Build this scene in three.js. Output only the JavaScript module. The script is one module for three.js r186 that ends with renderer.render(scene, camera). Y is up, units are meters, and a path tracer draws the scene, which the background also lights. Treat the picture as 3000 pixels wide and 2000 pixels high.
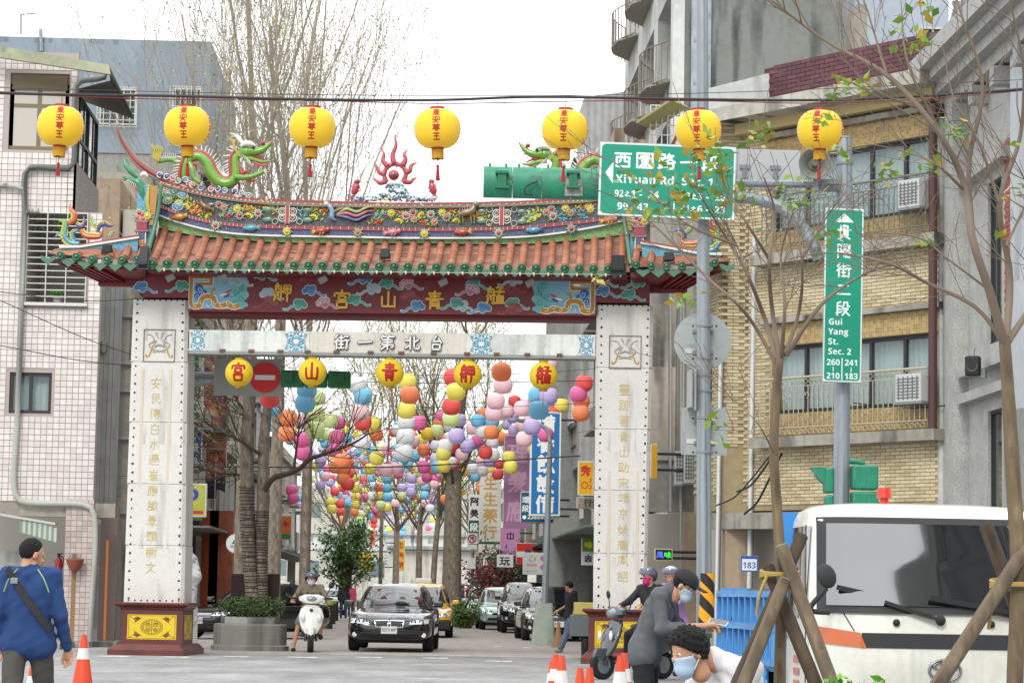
import * as THREE from 'three';
import { mergeGeometries, mergeVertices, toCreasedNormals } from 'three/addons/utils/BufferGeometryUtils.js';
import { RoundedBoxGeometry } from 'three/addons/geometries/RoundedBoxGeometry.js';

// ---------- camera, sky, sun, exposure ----------
const scene = new THREE.Scene();
const D2R = Math.PI / 180, FPX = 7500, EYE = 1.25;               // focal length in photo pixels, height of the lens above the road
const camera = new THREE.PerspectiveCamera(2 * Math.atan(1000 / FPX) / D2R, 1.5,.5,900);
camera.position.set(0, EYE, 0);
camera.rotation.set(5.651 * D2R, -2.182 * D2R, 1.0 * D2R, 'YXZ');
camera.updateMatrixWorld(true);
scene.add(camera);
const renderer = new THREE.WebGLRenderer({ antialias: true });
renderer.toneMapping = THREE.LinearToneMapping;
renderer.toneMappingExposure = 1.36;
renderer.shadowMap.enabled = true;
{ // an even, bright overcast sky, a little brighter overhead
  const W = 64, H = 32, d = new Float32Array(W * H * 4);
  for (let y = 0; y < H; y++) for (let x = 0; x < W; x++) {
    const up = Math.max(0, Math.sin(((y + .5) / H - .5) * Math.PI)), v = 1.32 * (.82 + .5 * up), i = (y * W + x) * 4;
    d[i] = v * .985; d[i + 1] = v; d[i + 2] = v * 1.02; d[i + 3] = 1;
  }
  const sky = new THREE.DataTexture(d, W, H, THREE.RGBAFormat, THREE.FloatType);
  sky.mapping = THREE.EquirectangularReflectionMapping; sky.magFilter = THREE.LinearFilter; sky.needsUpdate = true;
  scene.background = sky; scene.environment = sky;
}
const sun = new THREE.DirectionalLight(new THREE.Color(1,.97,.92), 1.3);
sun.name = 'sun'; sun.position.set(-14,46,6); sun.target.position.set(0,0,-50);
sun.shadow.radius = 30; sun.castShadow = true; sun.shadow.mapSize.set(2048,2048);
Object.assign(sun.shadow.camera, { left: -60, right: 60, top: 60, bottom: -60, near: 1, far: 220 });
scene.add(sun, sun.target);

// ---------- pixels to places ----------
const V3 = (x, y, z) => new THREE.Vector3(x, y, z);
const rayDir = (px, py) => V3((px - 1500) / FPX, -(py - 1000) / FPX, -1).applyQuaternion(camera.quaternion);
const at = (px, py, Z) => { const d = rayDir(px, py); return d.multiplyScalar(Z / -d.z).add(camera.position); };          // on the plane z = -Z
const onX = (px, py, X) => { const d = rayDir(px, py); return d.multiplyScalar(X / d.x).add(camera.position); };          // on the plane x = X
const gnd = (px, py, y = 0) => { const d = rayDir(px, py); return d.multiplyScalar((y - EYE) / d.y).add(camera.position); };
const onPlane = (px, py, p, n) => { const d = rayDir(px, py), t = V3(p.x, p.y, p.z).sub(camera.position).dot(n) / d.dot(n); return d.multiplyScalar(t).add(camera.position); };
const MPP = (Z) => Z / FPX;                                       // metres per photo pixel at depth Z

// ---------- helpers ----------
function rng(s) { let a = (s * 2654435761) >>> 0; return () => { a = (a + 0x6d2b79f5) | 0; let t = Math.imul(a ^ (a >>> 15), 1 | a); t = (t + Math.imul(t ^ (t >>> 7), 61 | t)) ^ t; return ((t ^ (t >>> 14)) >>> 0) / 4294967296; }; }
const lerp = (a, b, t) => a + (b - a) * t, clamp = (x, a, b) => Math.min(b, Math.max(a, x));
const RGB = (r, g, b) => new THREE.Color().setRGB(r, g, b);
const mat = (c, rough = .8, o = {}) => new THREE.MeshStandardMaterial({ color: c.isColor ? c : Array.isArray(c) ? RGB(...c) : new THREE.Color(c), roughness: rough, ...o });
const phys = (c, rough, o = {}) => new THREE.MeshPhysicalMaterial({ color: Array.isArray(c) ? RGB(...c) : new THREE.Color(c), roughness: rough, ...o });
const used = {};
const numbered = (n) => { used[n] = (used[n] ?? -1) + 1; return used[n] ? n + '_' + String(used[n]).padStart(3, '0') : n; };
function tag(o, label, category, group, kind) { Object.assign(o.userData, { label, category }); if (group) o.userData.group = group; if (kind) o.userData.kind = kind; return o; }
function thing(name, label, category, group) { const o = new THREE.Group(); o.name = numbered(name); scene.add(o); return tag(o, label, category, group); }
function add(parent, name, geo, m) {                             // a named mesh: a part when it has a parent, else a thing
  if (Array.isArray(geo)) geo = merge(geo);
  const o = new THREE.Mesh(geo, m); o.name = parent === scene ? numbered(name) : name; o.castShadow = o.receiveShadow = true; parent.add(o); return o;
}
function solo(name, label, category, geo, m, group) { return tag(add(scene, name, geo, m), label, category, group); }
function structure(name, geo, m, parent = scene) { const o = add(parent, name, geo, m); o.userData.kind = 'structure'; return o; }
function rebase(g) {                                              // moves the origin of a group built in world coordinates to the foot of the thing
  g.updateMatrixWorld(true);
  const b = new THREE.Box3().setFromObject(g), p = V3((b.min.x + b.max.x) / 2, b.min.y, (b.min.z + b.max.z) / 2);
  p.sub(g.position); for (const c of g.children) c.position.sub(p); g.position.add(p); return g;
}
function copy(root, label) { const r = root.clone(); r.name = numbered(root.name.replace(/_\d{3}$/, '')); r.userData = { ...root.userData }; if (label) r.userData.label = label; scene.add(r); return r; }
function pieces(parent, name, geos, mats, list, most = 300) {     // list of Matrix4 (best seen first): single meshes up to the limit, the rest one instanced part
  geos = [].concat(geos); mats = [].concat(mats); const r = rng(list.length + 7);
  list.slice(0, most).forEach((m) => { const o = add(parent, name, geos[(r() * geos.length) | 0], mats[(r() * mats.length) | 0]); o.applyMatrix4(m); });
  const rest = list.slice(most); if (!rest.length) return;
  mats.forEach((mm, k) => {
    const mine = rest.filter((_, i) => (i * 7 + (i >> 3)) % mats.length === k); if (!mine.length) return;
    const im = new THREE.InstancedMesh(geos[k % geos.length], mm, mine.length); mine.forEach((m, i) => im.setMatrixAt(i, m));
    im.name = name + '_field'; im.userData.kind = 'stuff'; im.castShadow = im.receiveShadow = true; parent.add(im);
  });
}
// geometry
const clean = (g) => { g = g.index ? g.toNonIndexed() : g; for (const k of Object.keys(g.attributes)) if (!['position', 'normal', 'uv', 'color'].includes(k)) g.deleteAttribute(k); if (!g.attributes.uv) g.setAttribute('uv', new THREE.BufferAttribute(new Float32Array(g.attributes.position.count * 2), 2)); return g; };
function merge(list) { list = list.map(clean); const anyC = list.some((g) => g.attributes.color); if (anyC) list.forEach((g) => g.attributes.color || paint(g, [1,1,1])); return mergeGeometries(list); }
function paint(g, c) { const n = g.attributes.position.count, a = new Float32Array(n * 3), k = Array.isArray(c) ? c : new THREE.Color(c).toArray(); for (let i = 0; i < n; i++) a.set(k, i * 3); g.setAttribute('color', new THREE.BufferAttribute(a, 3)); return g; }
const box = (w, h, d, x = 0, y = 0, z = 0) => new THREE.BoxGeometry(w, h, d).translate(x, y, z);
const rbox = (w, h, d, r, x = 0, y = 0, z = 0, s = 1) => new RoundedBoxGeometry(w, h, d, s, Math.min(r, w / 2.01, h / 2.01, d / 2.01)).translate(x, y, z);
const cyl = (r0, r1, h, x = 0, y = 0, z = 0, n = 14) => new THREE.CylinderGeometry(r0, r1, h, n).translate(x, y, z);
const ball = (r, x = 0, y = 0, z = 0, a = 12, b = 8) => new THREE.SphereGeometry(r, a, b).translate(x, y, z);
const vv = (p) => (p.isVector3 ? p : V3(...p));
const tube = (pts, r, n = 8, seg) => new THREE.TubeGeometry(new THREE.CatmullRomCurve3(pts.map(vv), false, 'centripetal'), seg ?? Math.max(4, pts.length * 4), r, n, false);
function rod(a, b, r, r2 = r, n = 8) { a = vv(a); b = vv(b); const d = b.clone().sub(a), L = d.length() || 1e-6; return new THREE.CylinderGeometry(r2, r, L, n).translate(0, L / 2,0).applyQuaternion(new THREE.Quaternion().setFromUnitVectors(V3(0,1,0), d.divideScalar(L))).translate(a.x, a.y, a.z); }
function bar(a, b, w, h) { a = vv(a); b = vv(b); const d = b.clone().sub(a), L = d.length(); return new THREE.BoxGeometry(w, h, L).applyMatrix4(new THREE.Matrix4().lookAt(V3(0,0,0), d, Math.abs(d.y) > .98 * L ? V3(0,0,1) : V3(0,1,0))).translate((a.x + b.x) / 2, (a.y + b.y) / 2, (a.z + b.z) / 2); }
function taperTube(pts, radii, n = 8, seg = 24) {                  // tube whose radius follows a list, ends closed to a point or cap
  const c = new THREE.CatmullRomCurve3(pts.map(vv), false, 'centripetal'), fr = c.computeFrenetFrames(seg, false), P = [], U = [], I = [], p = V3();
  for (let i = 0; i <= seg; i++) {
    const t = i / seg, f = t * (radii.length - 1), k = Math.min(radii.length - 2, f | 0), r = lerp(radii[k], radii[k + 1], f - k); c.getPointAt(t, p);
    for (let j = 0; j <= n; j++) { const a = j / n * 2 * Math.PI, ca = Math.cos(a) * r, sa = Math.sin(a) * r, N = fr.normals[i], B = fr.binormals[i]; P.push(p.x + N.x * ca + B.x * sa, p.y + N.y * ca + B.y * sa, p.z + N.z * ca + B.z * sa); U.push(t, j / n); }
  }
  for (let i = 0; i < seg; i++) for (let j = 0; j < n; j++) { const a = i * (n + 1) + j, b = a + n + 1; I.push(a, b, a + 1, b, b + 1, a + 1); }
  for (const [i, s] of [[0,1],[seg, -1]]) { const k = P.length / 3; c.getPointAt(i / seg, p); P.push(p.x, p.y, p.z); U.push(i / seg, 0); for (let j = 0; j < n; j++) { const a = i * (n + 1) + j; s > 0 ? I.push(k, a, a + 1) : I.push(k, a + 1, a); } }
  return geom(P, I, U);
}
function geom(P, I, U) { const g = new THREE.BufferGeometry(); g.setAttribute('position', new THREE.Float32BufferAttribute(P, 3)); if (U) g.setAttribute('uv', new THREE.Float32BufferAttribute(U, 2)); g.setIndex(I); g.computeVertexNormals(); return g; }
const poly = (pts) => { const s = new THREE.Shape(); pts.forEach(([x, y], i) => (i ? s.lineTo(x, y) : s.moveTo(x, y))); s.closePath(); return s; };
const extr = (pts, depth, bevel = 0, z = 0) => new THREE.ExtrudeGeometry(pts instanceof THREE.Shape ? pts : poly(pts), { depth, bevelEnabled: bevel > 0, bevelSize: bevel, bevelThickness: bevel, bevelSegments: 1, curveSegments: 10 }).translate(0,0, z);
const lathe = (pts, n = 20) => new THREE.LatheGeometry(pts.map(([r, y]) => new THREE.Vector2(r, y)), n);
const M4 = (x, y, z, ry = 0, sx = 1, sy = sx, sz = sx, rx = 0, rz = 0) => new THREE.Matrix4().compose(V3(x, y, z), new THREE.Quaternion().setFromEuler(new THREE.Euler(rx, ry, rz, 'YXZ')), V3(sx, sy, sz));
function wuv(g, s = 1) {                                          // uv in metres by the way each face points
  g = g.index ? g.toNonIndexed() : g; const p = g.attributes.position, n = g.attributes.normal, u = new Float32Array(p.count * 2);
  for (let i = 0; i < p.count; i++) { const ax = Math.abs(n.getX(i)), ay = Math.abs(n.getY(i)), az = Math.abs(n.getZ(i)), x = p.getX(i), y = p.getY(i), z = p.getZ(i); u.set(ay > ax && ay > az ? [x * s, z * s] : ax > az ? [z * s, y * s] : [x * s, y * s], i * 2); }
  g.setAttribute('uv', new THREE.BufferAttribute(u, 2)); return g;
}
function plane(w, h, flip) { const g = new THREE.PlaneGeometry(w, h), u = g.attributes.uv; if (flip) for (let i = 0; i < u.count; i++) u.setX(i, 1 - u.getX(i)); return g; }
const smooth = (g, a = .6) => toCreasedNormals(g, a);
// wall frames: x along the wall from p0 to p1, y up, z towards the viewer's side
function frame(x0, z0, x1, z1) { const a = Math.atan2(-(z1 - z0), x1 - x0); return { M: new THREE.Matrix4().makeRotationY(a).setPosition(x0,0, z0), L: Math.hypot(x1 - x0, z1 - z0), g(q) { return q.clone().applyMatrix4(this.M); }, p(s, y, o = 0) { return V3(s, y, o).applyMatrix4(this.M); }, m(m4) { return this.M.clone().multiply(m4); }, px(px, py, o = 0) { const n = V3(0,0,1).transformDirection(this.M), q = onPlane(px, py, this.p(0,0, o), n); return q.applyMatrix4(this.M.clone().invert()); } }; }
function wallGeo(s0, s1, y0, y1, holes = [], t = .2, z = 0) {     // wall with real openings, front face at z
  const sh = poly([[s0, y0],[s1, y0],[s1, y1],[s0, y1]]);
  for (const [a, b, c, d] of holes) { const h = new THREE.Path(); h.moveTo(a, c); h.lineTo(a, d); h.lineTo(b, d); h.lineTo(b, c); h.closePath(); sh.holes.push(h); }
  return wuv(new THREE.ExtrudeGeometry(sh, { depth: t, bevelEnabled: false }).translate(0,0, z - t));
}
// textures
function canvasTex(w, h, draw, o = {}) { const c = document.createElement('canvas'); c.width = w; c.height = h; const x = c.getContext('2d'); draw(x, w, h); const t = new THREE.CanvasTexture(c); t.colorSpace = o.data ? THREE.NoColorSpace : THREE.SRGBColorSpace; if (o.wrap) t.wrapS = t.wrapT = THREE.RepeatWrapping; t.magFilter = THREE.LinearFilter; return t; }
const NB = (() => { const r = rng(91), a = new Float32Array(65536); for (let i = 0; i < a.length; i++) a[i] = r(); return a; })();
function vnoise(x, y, per) { const xi = Math.floor(x), yi = Math.floor(y), f = x - xi, g = y - yi, u = f * f * (3 - 2 * f), v = g * g * (3 - 2 * g), w = (i, j) => NB[(((i % per) + per) % per) + (((j % per) + per) % per) * 256]; return lerp(lerp(w(xi, yi), w(xi + 1, yi), u), lerp(w(xi, yi + 1), w(xi + 1, yi + 1), u), v); }
function fbm(u, v, f, oct = 4) { let s = 0, a = .5, t = 0; for (let i = 0; i < oct; i++) { s += a * vnoise(u * f, v * f, Math.min(256, f)); t += a; a *= .5; f *= 2; } return s / t; }
function dataTex(n, fn, o = {}) { // fn(u, v) -> [r, g, b] 0..1 in sRGB
  const m = o.h ?? n, d = new Uint8Array(n * m * 4); for (let y = 0; y < m; y++) for (let x = 0; x < n; x++) { const c = fn((x + .5) / n, (y + .5) / m), i = (y * n + x) * 4; d[i] = clamp(c[0], 0,1) * 255; d[i + 1] = clamp(c[1], 0,1) * 255; d[i + 2] = clamp(c[2], 0,1) * 255; d[i + 3] = 255; }
  const t = new THREE.DataTexture(d, n, m); t.wrapS = t.wrapT = THREE.RepeatWrapping; t.magFilter = THREE.LinearFilter; t.minFilter = THREE.LinearMipmapLinearFilter; t.colorSpace = o.data ? THREE.NoColorSpace : THREE.SRGBColorSpace; t.needsUpdate = true; if (o.rep) t.repeat.set(o.rep, o.rep2 ?? o.rep); return t;
}
const hexc = (h) => { const c = new THREE.Color(h); const o = {}; c.getRGB(o, THREE.SRGBColorSpace); return [o.r, o.g, o.b]; };
// weathered plain surface: base tone, mottling, drips and specks of dirt
function stainTex(base, { n = 512, rep = .25, amp = .1, streak = .2, dark = .45, speck = .05, tint = [.9,.95,1] } = {}) {
  const b = hexc(base);
  return dataTex(n, (u, v) => {
    const m = fbm(u, v, 4,5) - .5, s = Math.max(0, fbm(u, v * .15,24,3) - .5) * Math.max(0, fbm(u + .3, v, 3,3) - .35) * 6, k = NB[((u * 997) | 0) * 61 % 65536 + (((v * 991) | 0) * 13 % 500)] > .93 ? speck : 0, f = fbm(u + .7, v + .2,64,2) - .5;
    const q = 1 + m * amp * 2 + f * amp - clamp(s * streak * 2,0,1) * (1 - dark) - k; return b.map((c, i) => c * q * (q < 1 ? lerp(1, tint[i], (1 - q)) : 1));
  }, { rep });
}
const fineBump = dataTex(256, (u, v) => { const a = fbm(u, v, 32,3); return [a, a, a]; }, { data: true, rep: 2 });
// ---------- brush strokes of the characters on signs and lanterns, on a 100 x 100 square, y down ----------
const BOAT = '22,4 14,14;12,16 12,60 4,94;12,16 40,16 40,94 32,90;4,54 48,48;25,26 27,36;24,62 26,74', SPEECH = '20,4 26,12;6,20 46,20;12,34 40,34;12,48 40,48;12,60 40,60 40,88 12,88 12,60', ROOF = '50,2 50,14;10,32 10,18 90,18 90,32', MAN = '22,4 6,44;14,30 14,96', HILL = '10,6 10,96;10,6 36,6 26,34 38,52 22,58', SHU = '56,8 54,30 46,40;56,8 80,8 80,34 94,34;48,50 84,50 46,96;54,60 94,96', SUN4 = (x, y, w, h) => `${x},${y} ${x + w},${y} ${x + w},${y + h} ${x},${y + h} ${x},${y}`, JADE = '6,16 40,16;8,46 38,46;2,84 42,76;24,16 24,80', RAIN = '18,4 82,4;50,4 50,36;8,28 8,14 92,14 92,28;24,20 36,24;24,30 36,34;64,20 76,24;64,30 76,34', GRASS = '8,12 92,12;32,4 32,20;68,4 68,20', SILK = '26,4 10,24 30,28;34,18 8,50 40,46;24,48 24,72;10,60 6,84;38,58 44,78', FIRE = '24,4 22,50 4,94;24,54 42,86;8,24 12,42;40,20 32,40';
const GLYPH = {
  '靈': RAIN + ';' + SUN4(12,42,18,14) + ';' + SUN4(41,42,18,14) + ';' + SUN4(70,42,18,14) + ';14,66 86,66;50,66 50,94;6,94 94,94;34,72 26,88;32,78 42,88;68,72 60,88;66,78 78,88',
  '安': ROOF + ';46,26 28,62 76,95;68,42 54,76 14,96;6,54 94,54', '尊': '30,2 38,12;70,2 62,12;8,16 92,16;' + SUN4(20,28,60,32) + ';40,16 38,40;60,16 62,42;20,48 80,48;6,68 94,68;62,60 62,94 50,90;30,76 40,86',
  '王': '14,12 86,12;20,48 80,48;6,90 94,90;50,12 50,90', '艋': BOAT + ';56,8 88,8 72,22;72,22 72,44 64,42;52,30 96,30;58,54 58,84;90,54 90,84;58,54 90,54;69,54 69,84;80,54 80,84;50,90 98,90',
  '舺': BOAT + ';' + SUN4(56,14,36,40) + ';56,34 92,34;74,14 74,98', '青': '20,14 80,14;26,28 74,28;6,43 94,43;50,2 50,43;28,54 26,96;28,54 72,54 72,94 62,90;28,68 72,68;28,80 72,80',
  '山': '50,6 50,86;14,36 14,88 86,88;86,34 86,92', '宮': ROOF + ';' + SUN4(32,32,36,20) + ';50,52 46,64;' + SUN4(24,64,52,30), '台': '48,4 26,40 78,36;64,20 84,48;' + SUN4(26,58,48,34), '北': '36,8 36,92;8,36 36,36;4,84 36,66;62,8 62,82 68,90 94,90 94,74;88,30 62,48',
  '第': '20,4 8,22;16,12 46,12;62,4 54,20;58,12 96,12;18,32 80,32 80,48 18,48 14,66 88,66 84,84 76,82;50,24 50,98;46,68 8,96', '一': '6,52 94,46', '街': '24,4 8,24;26,30 6,54;18,46 18,96;36,22 62,22;49,8 49,44;32,44 66,44;36,66 62,66;49,50 49,90;32,90 66,90;74,14 94,14;70,38 98,38;86,38 86,94 78,90',
  '西': '6,12 94,12;' + SUN4(14,34,72,58) + ';38,12 38,50 30,64;60,12 60,60 74,62', '園': SUN4(6,6,88,88) + ';28,22 72,22;50,12 50,36;20,36 80,36;' + SUN4(34,46,32,12) + ';50,60 24,84;46,66 46,86 56,80;54,62 80,84', '路': SUN4(10,8,28,24) + ';24,32 24,86;24,56 40,56;10,48 10,90;4,92 44,82;62,4 50,30;60,14 86,14 48,56;58,26 96,54;' + SUN4(58,62,30,32), '段': '34,6 12,14 12,96;12,34 36,34;12,56 36,56;4,82 42,72;' + SHU,
  '貴': SUN4(26,8,48,18) + ';50,2 50,36;6,36 94,36;' + SUN4(26,46,48,34) + ';26,57 74,57;26,68 74,68;36,82 10,96;64,82 90,96', '陽': HILL + ';' + SUN4(52,6,36,30) + ';52,21 88,21;44,46 98,46;56,46 40,72;50,60 94,60 88,94 78,90;66,62 50,84;80,62 62,92', '二': '18,24 82,24;4,82 96,82',
  '餐': '14,10 40,10;24,2 10,24;36,10 14,34;52,10 84,10 56,36;56,16 92,36;50,34 8,58;50,34 92,58;32,54 68,54;30,64 68,64 68,78 30,78;30,54 30,94;44,84 84,98;62,80 30,97', '飲': '26,4 6,26;26,4 46,22;18,26 36,26;' + SUN4(14,36,26,24) + ';14,48 40,48;14,60 14,92 44,84;64,4 50,36;62,20 94,20 88,36;74,28 70,62 46,96;74,50 98,96', '設': SPEECH + ';' + SHU, '備': MAN + ';34,16 96,16;52,4 52,28;78,4 78,28;34,34 96,34;46,46 46,94;46,46 90,46 90,92;46,60 90,60;46,74 90,74;68,46 68,96',
  '秀': '60,4 24,12;6,24 94,24;50,10 50,50;48,26 10,50;52,26 90,50;22,56 70,56 62,72 84,72 74,96 62,92;44,56 36,80 10,96', '阿': HILL + ';44,12 98,12;' + SUN4(52,32,20,28) + ';88,12 88,92 76,88', '美': '32,2 40,12;68,2 60,12;14,16 86,16;20,30 80,30;10,44 90,44;50,16 50,44;8,62 92,62;50,50 44,70 8,96;52,66 92,96', '洗': '14,10 24,20;6,34 16,42;6,90 22,60;48,6 38,28;44,22 88,22;64,4 64,44;32,46 96,46;54,46 50,74 32,94;74,46 74,90 96,90 96,76',
  '生': '28,8 12,40;22,28 84,28;20,58 80,58;6,92 94,92;50,4 50,92', '藥': GRASS + ';' + SUN4(36,26,28,22) + ';36,37 64,37;22,28 10,40 24,48;80,28 92,40 76,50;6,58 94,58;50,50 50,98;46,60 8,92;54,60 92,92', '行': '28,4 8,24;30,28 6,54;20,46 20,96;48,16 92,16;44,42 96,42;74,42 74,92 62,88', '忠': SUN4(24,12,52,28) + ';50,2 50,54;16,68 10,88;32,64 36,92 68,92 70,78;50,62 54,74;78,62 90,82',
  '興': '20,10 12,14 12,60;12,30 24,30;12,46 24,46;88,12 88,60;76,30 88,30;76,46 88,46;36,10 64,10 64,58;36,10 36,58;42,24 58,24;' + SUN4(44,36,12,12) + ';4,62 96,62;34,70 12,94;64,70 90,94', '號': SUN4(10,8,26,20) + ';6,42 42,42;16,42 12,60 38,60 34,90 24,88;66,4 66,18;66,10 88,10;50,20 94,20 90,32;50,20 50,60 42,92;56,36 84,34;68,26 68,46 90,46;62,58 60,78 52,92;62,58 82,58 82,90 96,90',
  '風': '20,8 14,60 4,94;20,8 78,8 80,60 92,94 96,80;34,20 64,18;' + SUN4(34,34,30,24) + ';49,22 49,80;28,82 70,76;62,66 74,84', '味': SUN4(8,20,22,46) + ';48,22 88,22;40,46 96,46;68,4 68,96;66,48 40,86;70,48 96,84', '水': '50,4 50,92 40,86;14,30 40,30 10,80;84,18 58,44;56,36 92,84', '景': SUN4(28,4,44,24) + ';28,16 72,16;50,30 50,38;8,40 92,40;' + SUN4(28,50,44,16) + ';50,66 50,96 42,92;30,76 16,92;70,76 84,92',
  '紙': SILK + ';86,8 56,18 56,86 72,78;56,48 96,44;76,12 80,60 94,92 98,76', '燈': FIRE + ';52,10 70,10 46,38;82,6 74,18;60,12 96,40;58,40 86,40;' + SUN4(60,52,24,16) + ';60,74 64,86;84,72 78,86;50,92 98,92', '玩': JADE + ';54,16 90,16;48,42 96,42;64,42 60,70 46,94;80,42 80,90 96,90 96,78', '理': JADE + ';' + SUN4(50,10,42,40) + ';50,30 92,30;71,10 71,90;52,68 92,68;46,90 98,90',
  '髮': '24,6 24,40;24,6 60,6;24,17 52,17;24,28 52,28;12,40 62,40;88,4 62,18;92,16 64,30;92,30 66,44;14,58 88,54;44,48 40,74 12,96;42,64 78,64 40,96;46,72 88,96;66,46 76,52', '廳': '50,2 50,12;14,14 92,14;14,14 12,60 4,94;24,24 50,24;30,24 30,60;44,24 44,66;30,36 44,36;30,48 44,48;24,62 50,58;58,28 92,28;74,20 74,40;' + SUN4(58,42,34,14) + ';26,76 22,92;42,70 44,92 72,92;60,70 64,80;80,68 90,84',
  '停': MAN + ';66,2 66,12;34,14 98,14;' + SUN4(48,22,36,14) + ';36,56 36,44 96,44 96,56;44,64 88,64;66,64 66,94 56,90', '之': '48,4 56,14;18,28 76,28 20,76;20,76 40,82 96,88', '民': '20,10 76,10 76,32 20,32;20,10 20,92 46,80;20,52 92,52;50,32 58,70 84,94 94,78', '傳': MAN + ';34,14 96,14;' + SUN4(44,22,42,24) + ';44,34 86,34;65,4 65,54;36,54 94,54;34,68 98,68;78,58 78,96 66,92;48,76 56,86', '白': '50,2 40,16;' + SUN4(20,18,60,74) + ';20,54 80,54',
  '遇': SUN4(38,6,46,30) + ';38,20 84,20;61,6 61,66;34,44 34,72;34,44 90,44 90,70;44,64 72,60;12,10 20,22;6,40 20,40 16,78 4,92;16,78 40,92 98,92', '崔': '50,2 50,22;18,8 18,24 82,24;82,8 82,24;36,30 16,58;26,46 26,96;26,46 86,46;26,62 80,62;26,78 80,78;26,94 92,94;56,46 56,94', '應': '50,2 50,12;14,14 92,14;14,14 12,60 4,94;34,22 22,44;28,36 28,66;48,20 40,38;44,34 92,34;44,44 84,44;44,54 84,54;44,64 92,64;64,34 64,64;28,76 22,92;42,74 46,92 72,92;58,72 62,80;78,72 88,86', '讖': SPEECH + ';54,6 54,36;74,4 80,60 96,94;46,22 96,22;62,36 48,36 48,80 68,80;58,44 58,74;90,36 62,92', '畢': SUN4(26,4,48,26) + ';26,17 74,17;50,4 50,98;10,40 90,40;32,34 32,62;68,34 68,62;22,62 78,62;6,78 94,78',
  '顯': SUN4(10,6,34,22) + ';10,17 44,17;16,32 8,48 20,52;38,32 30,48 44,54;10,70 8,90;22,70 24,88;34,68 40,86;52,8 96,8;72,8 66,22;' + SUN4(56,22,34,50) + ';56,38 90,38;56,54 90,54;64,76 50,94;80,76 96,94', '榭': '16,6 16,96;2,30 32,30;16,34 4,70;16,36 30,60;40,10 40,90;40,10 60,10 60,94;40,28 60,28;40,46 60,46;36,64 62,60;50,62 34,92;66,34 98,34;86,6 86,94 78,90;70,52 76,66', '文': '48,2 54,14;6,24 94,24;72,24 52,66 10,96;28,30 50,66 92,96',
  '跡': SUN4(8,8,26,24) + ';20,32 20,86;20,56 36,56;8,48 8,90;2,92 42,82;68,2 72,12;46,18 98,18;60,18 58,60 46,94;76,18 76,94 68,90;50,36 46,58;86,34 96,56', '著': GRASS + ';22,32 78,32;50,22 50,46;6,46 94,46;76,24 12,74;' + SUN4(30,60,46,34) + ';30,76 76,76', '助': SUN4(10,12,30,62) + ';10,32 40,32;10,52 40,52;2,86 48,76;52,32 92,32 86,92 72,86;70,6 68,50 46,94', '宋': ROOF + ';8,48 92,48;50,28 50,98;46,50 10,88;54,50 92,88', '靖': '24,4 28,14;4,22 46,22;14,34 18,60;38,32 32,60;2,74 48,66;54,12 94,12;56,24 92,24;50,36 98,36;74,2 74,36;58,46 56,96;58,46 90,46 90,94;58,60 90,60;58,74 90,74', '京': '50,2 50,14;8,18 92,18;' + SUN4(26,30,48,22) + ';50,52 50,94 40,90;30,64 14,84;70,64 88,84',
  '榮': '24,4 20,24 6,38;22,20 40,38;74,4 70,24 58,38;72,20 94,38;8,56 8,44 92,44 92,56;10,66 90,66;50,52 50,98;46,68 12,92;54,68 90,92', '膺': '50,2 50,12;14,14 92,14;14,14 12,60 4,94;34,22 22,40;28,34 28,56;44,22 38,34;42,32 92,32;42,42 84,42;42,52 92,52;64,32 64,52;34,60 32,96;34,60 82,60 82,94;34,72 82,72;34,84 82,84', '鳳': '18,8 14,60 4,94;18,8 80,8 82,60 92,94 97,80;32,18 68,18;36,26 36,58;36,26 62,26 62,40;36,34 62,34;36,44 66,44;36,56 66,56 62,78;34,66 30,78;44,66 44,76;54,64 56,74', '詔': SPEECH + ';54,10 90,10 86,42 74,40;70,10 66,32 48,46;' + SUN4(54,56,36,36), '牛': '28,8 12,40;22,30 84,30;6,58 94,58;50,4 50,96', '肉': SUN4(12,26,76,68) + ';50,4 50,40 26,54;50,36 74,54;50,62 26,80;50,58 76,80',
};
const strokes = (ch) => (GLYPH[ch] ?? '').split(';').filter(Boolean).map((s) => s.trim().split(' ').map((p) => p.split(',').map(Number)));
function drawGlyph(x, ch, cx, cy, s, w, color, sy = s) {              // centred, s = size, w = pen width
  x.strokeStyle = color; x.lineWidth = w; x.lineCap = 'round'; x.lineJoin = 'round';
  for (const st of strokes(ch)) { x.beginPath(); st.forEach(([a, b], i) => { const X = cx + (a / 100 - .5) * s, Y = cy + (b / 100 - .5) * sy; i ? x.lineTo(X, Y) : x.moveTo(X, Y); }); x.stroke(); }
}
function glyphGeo(ch, size, w, depth) {                               // raised character: each stroke a bar with rounded ends
  const out = [];
  for (const st of strokes(ch)) for (let i = 0; i + 1 < st.length; i++) {
    const [a, b] = [st[i], st[i + 1]].map(([u, v]) => [(u / 100 - .5) * size, (.5 - v / 100) * size]), L = Math.hypot(b[0] - a[0], b[1] - a[1]), sh = new THREE.Shape();
    sh.moveTo(0, -w / 2); sh.lineTo(L, -w * .42); sh.absarc(L, 0, w * .42, -Math.PI / 2, Math.PI / 2); sh.lineTo(0, w / 2); sh.absarc(0,0, w / 2, Math.PI / 2, Math.PI * 1.5);
    out.push(new THREE.ExtrudeGeometry(sh, { depth: depth * (.96 + .04 * ((i * 7 + out.length * 3) % 5) / 5), bevelEnabled: false, curveSegments: 3 }).rotateZ(Math.atan2(b[1] - a[1], b[0] - a[0])).translate(a[0], a[1], 0));
  }
  return merge(out);
}
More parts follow.
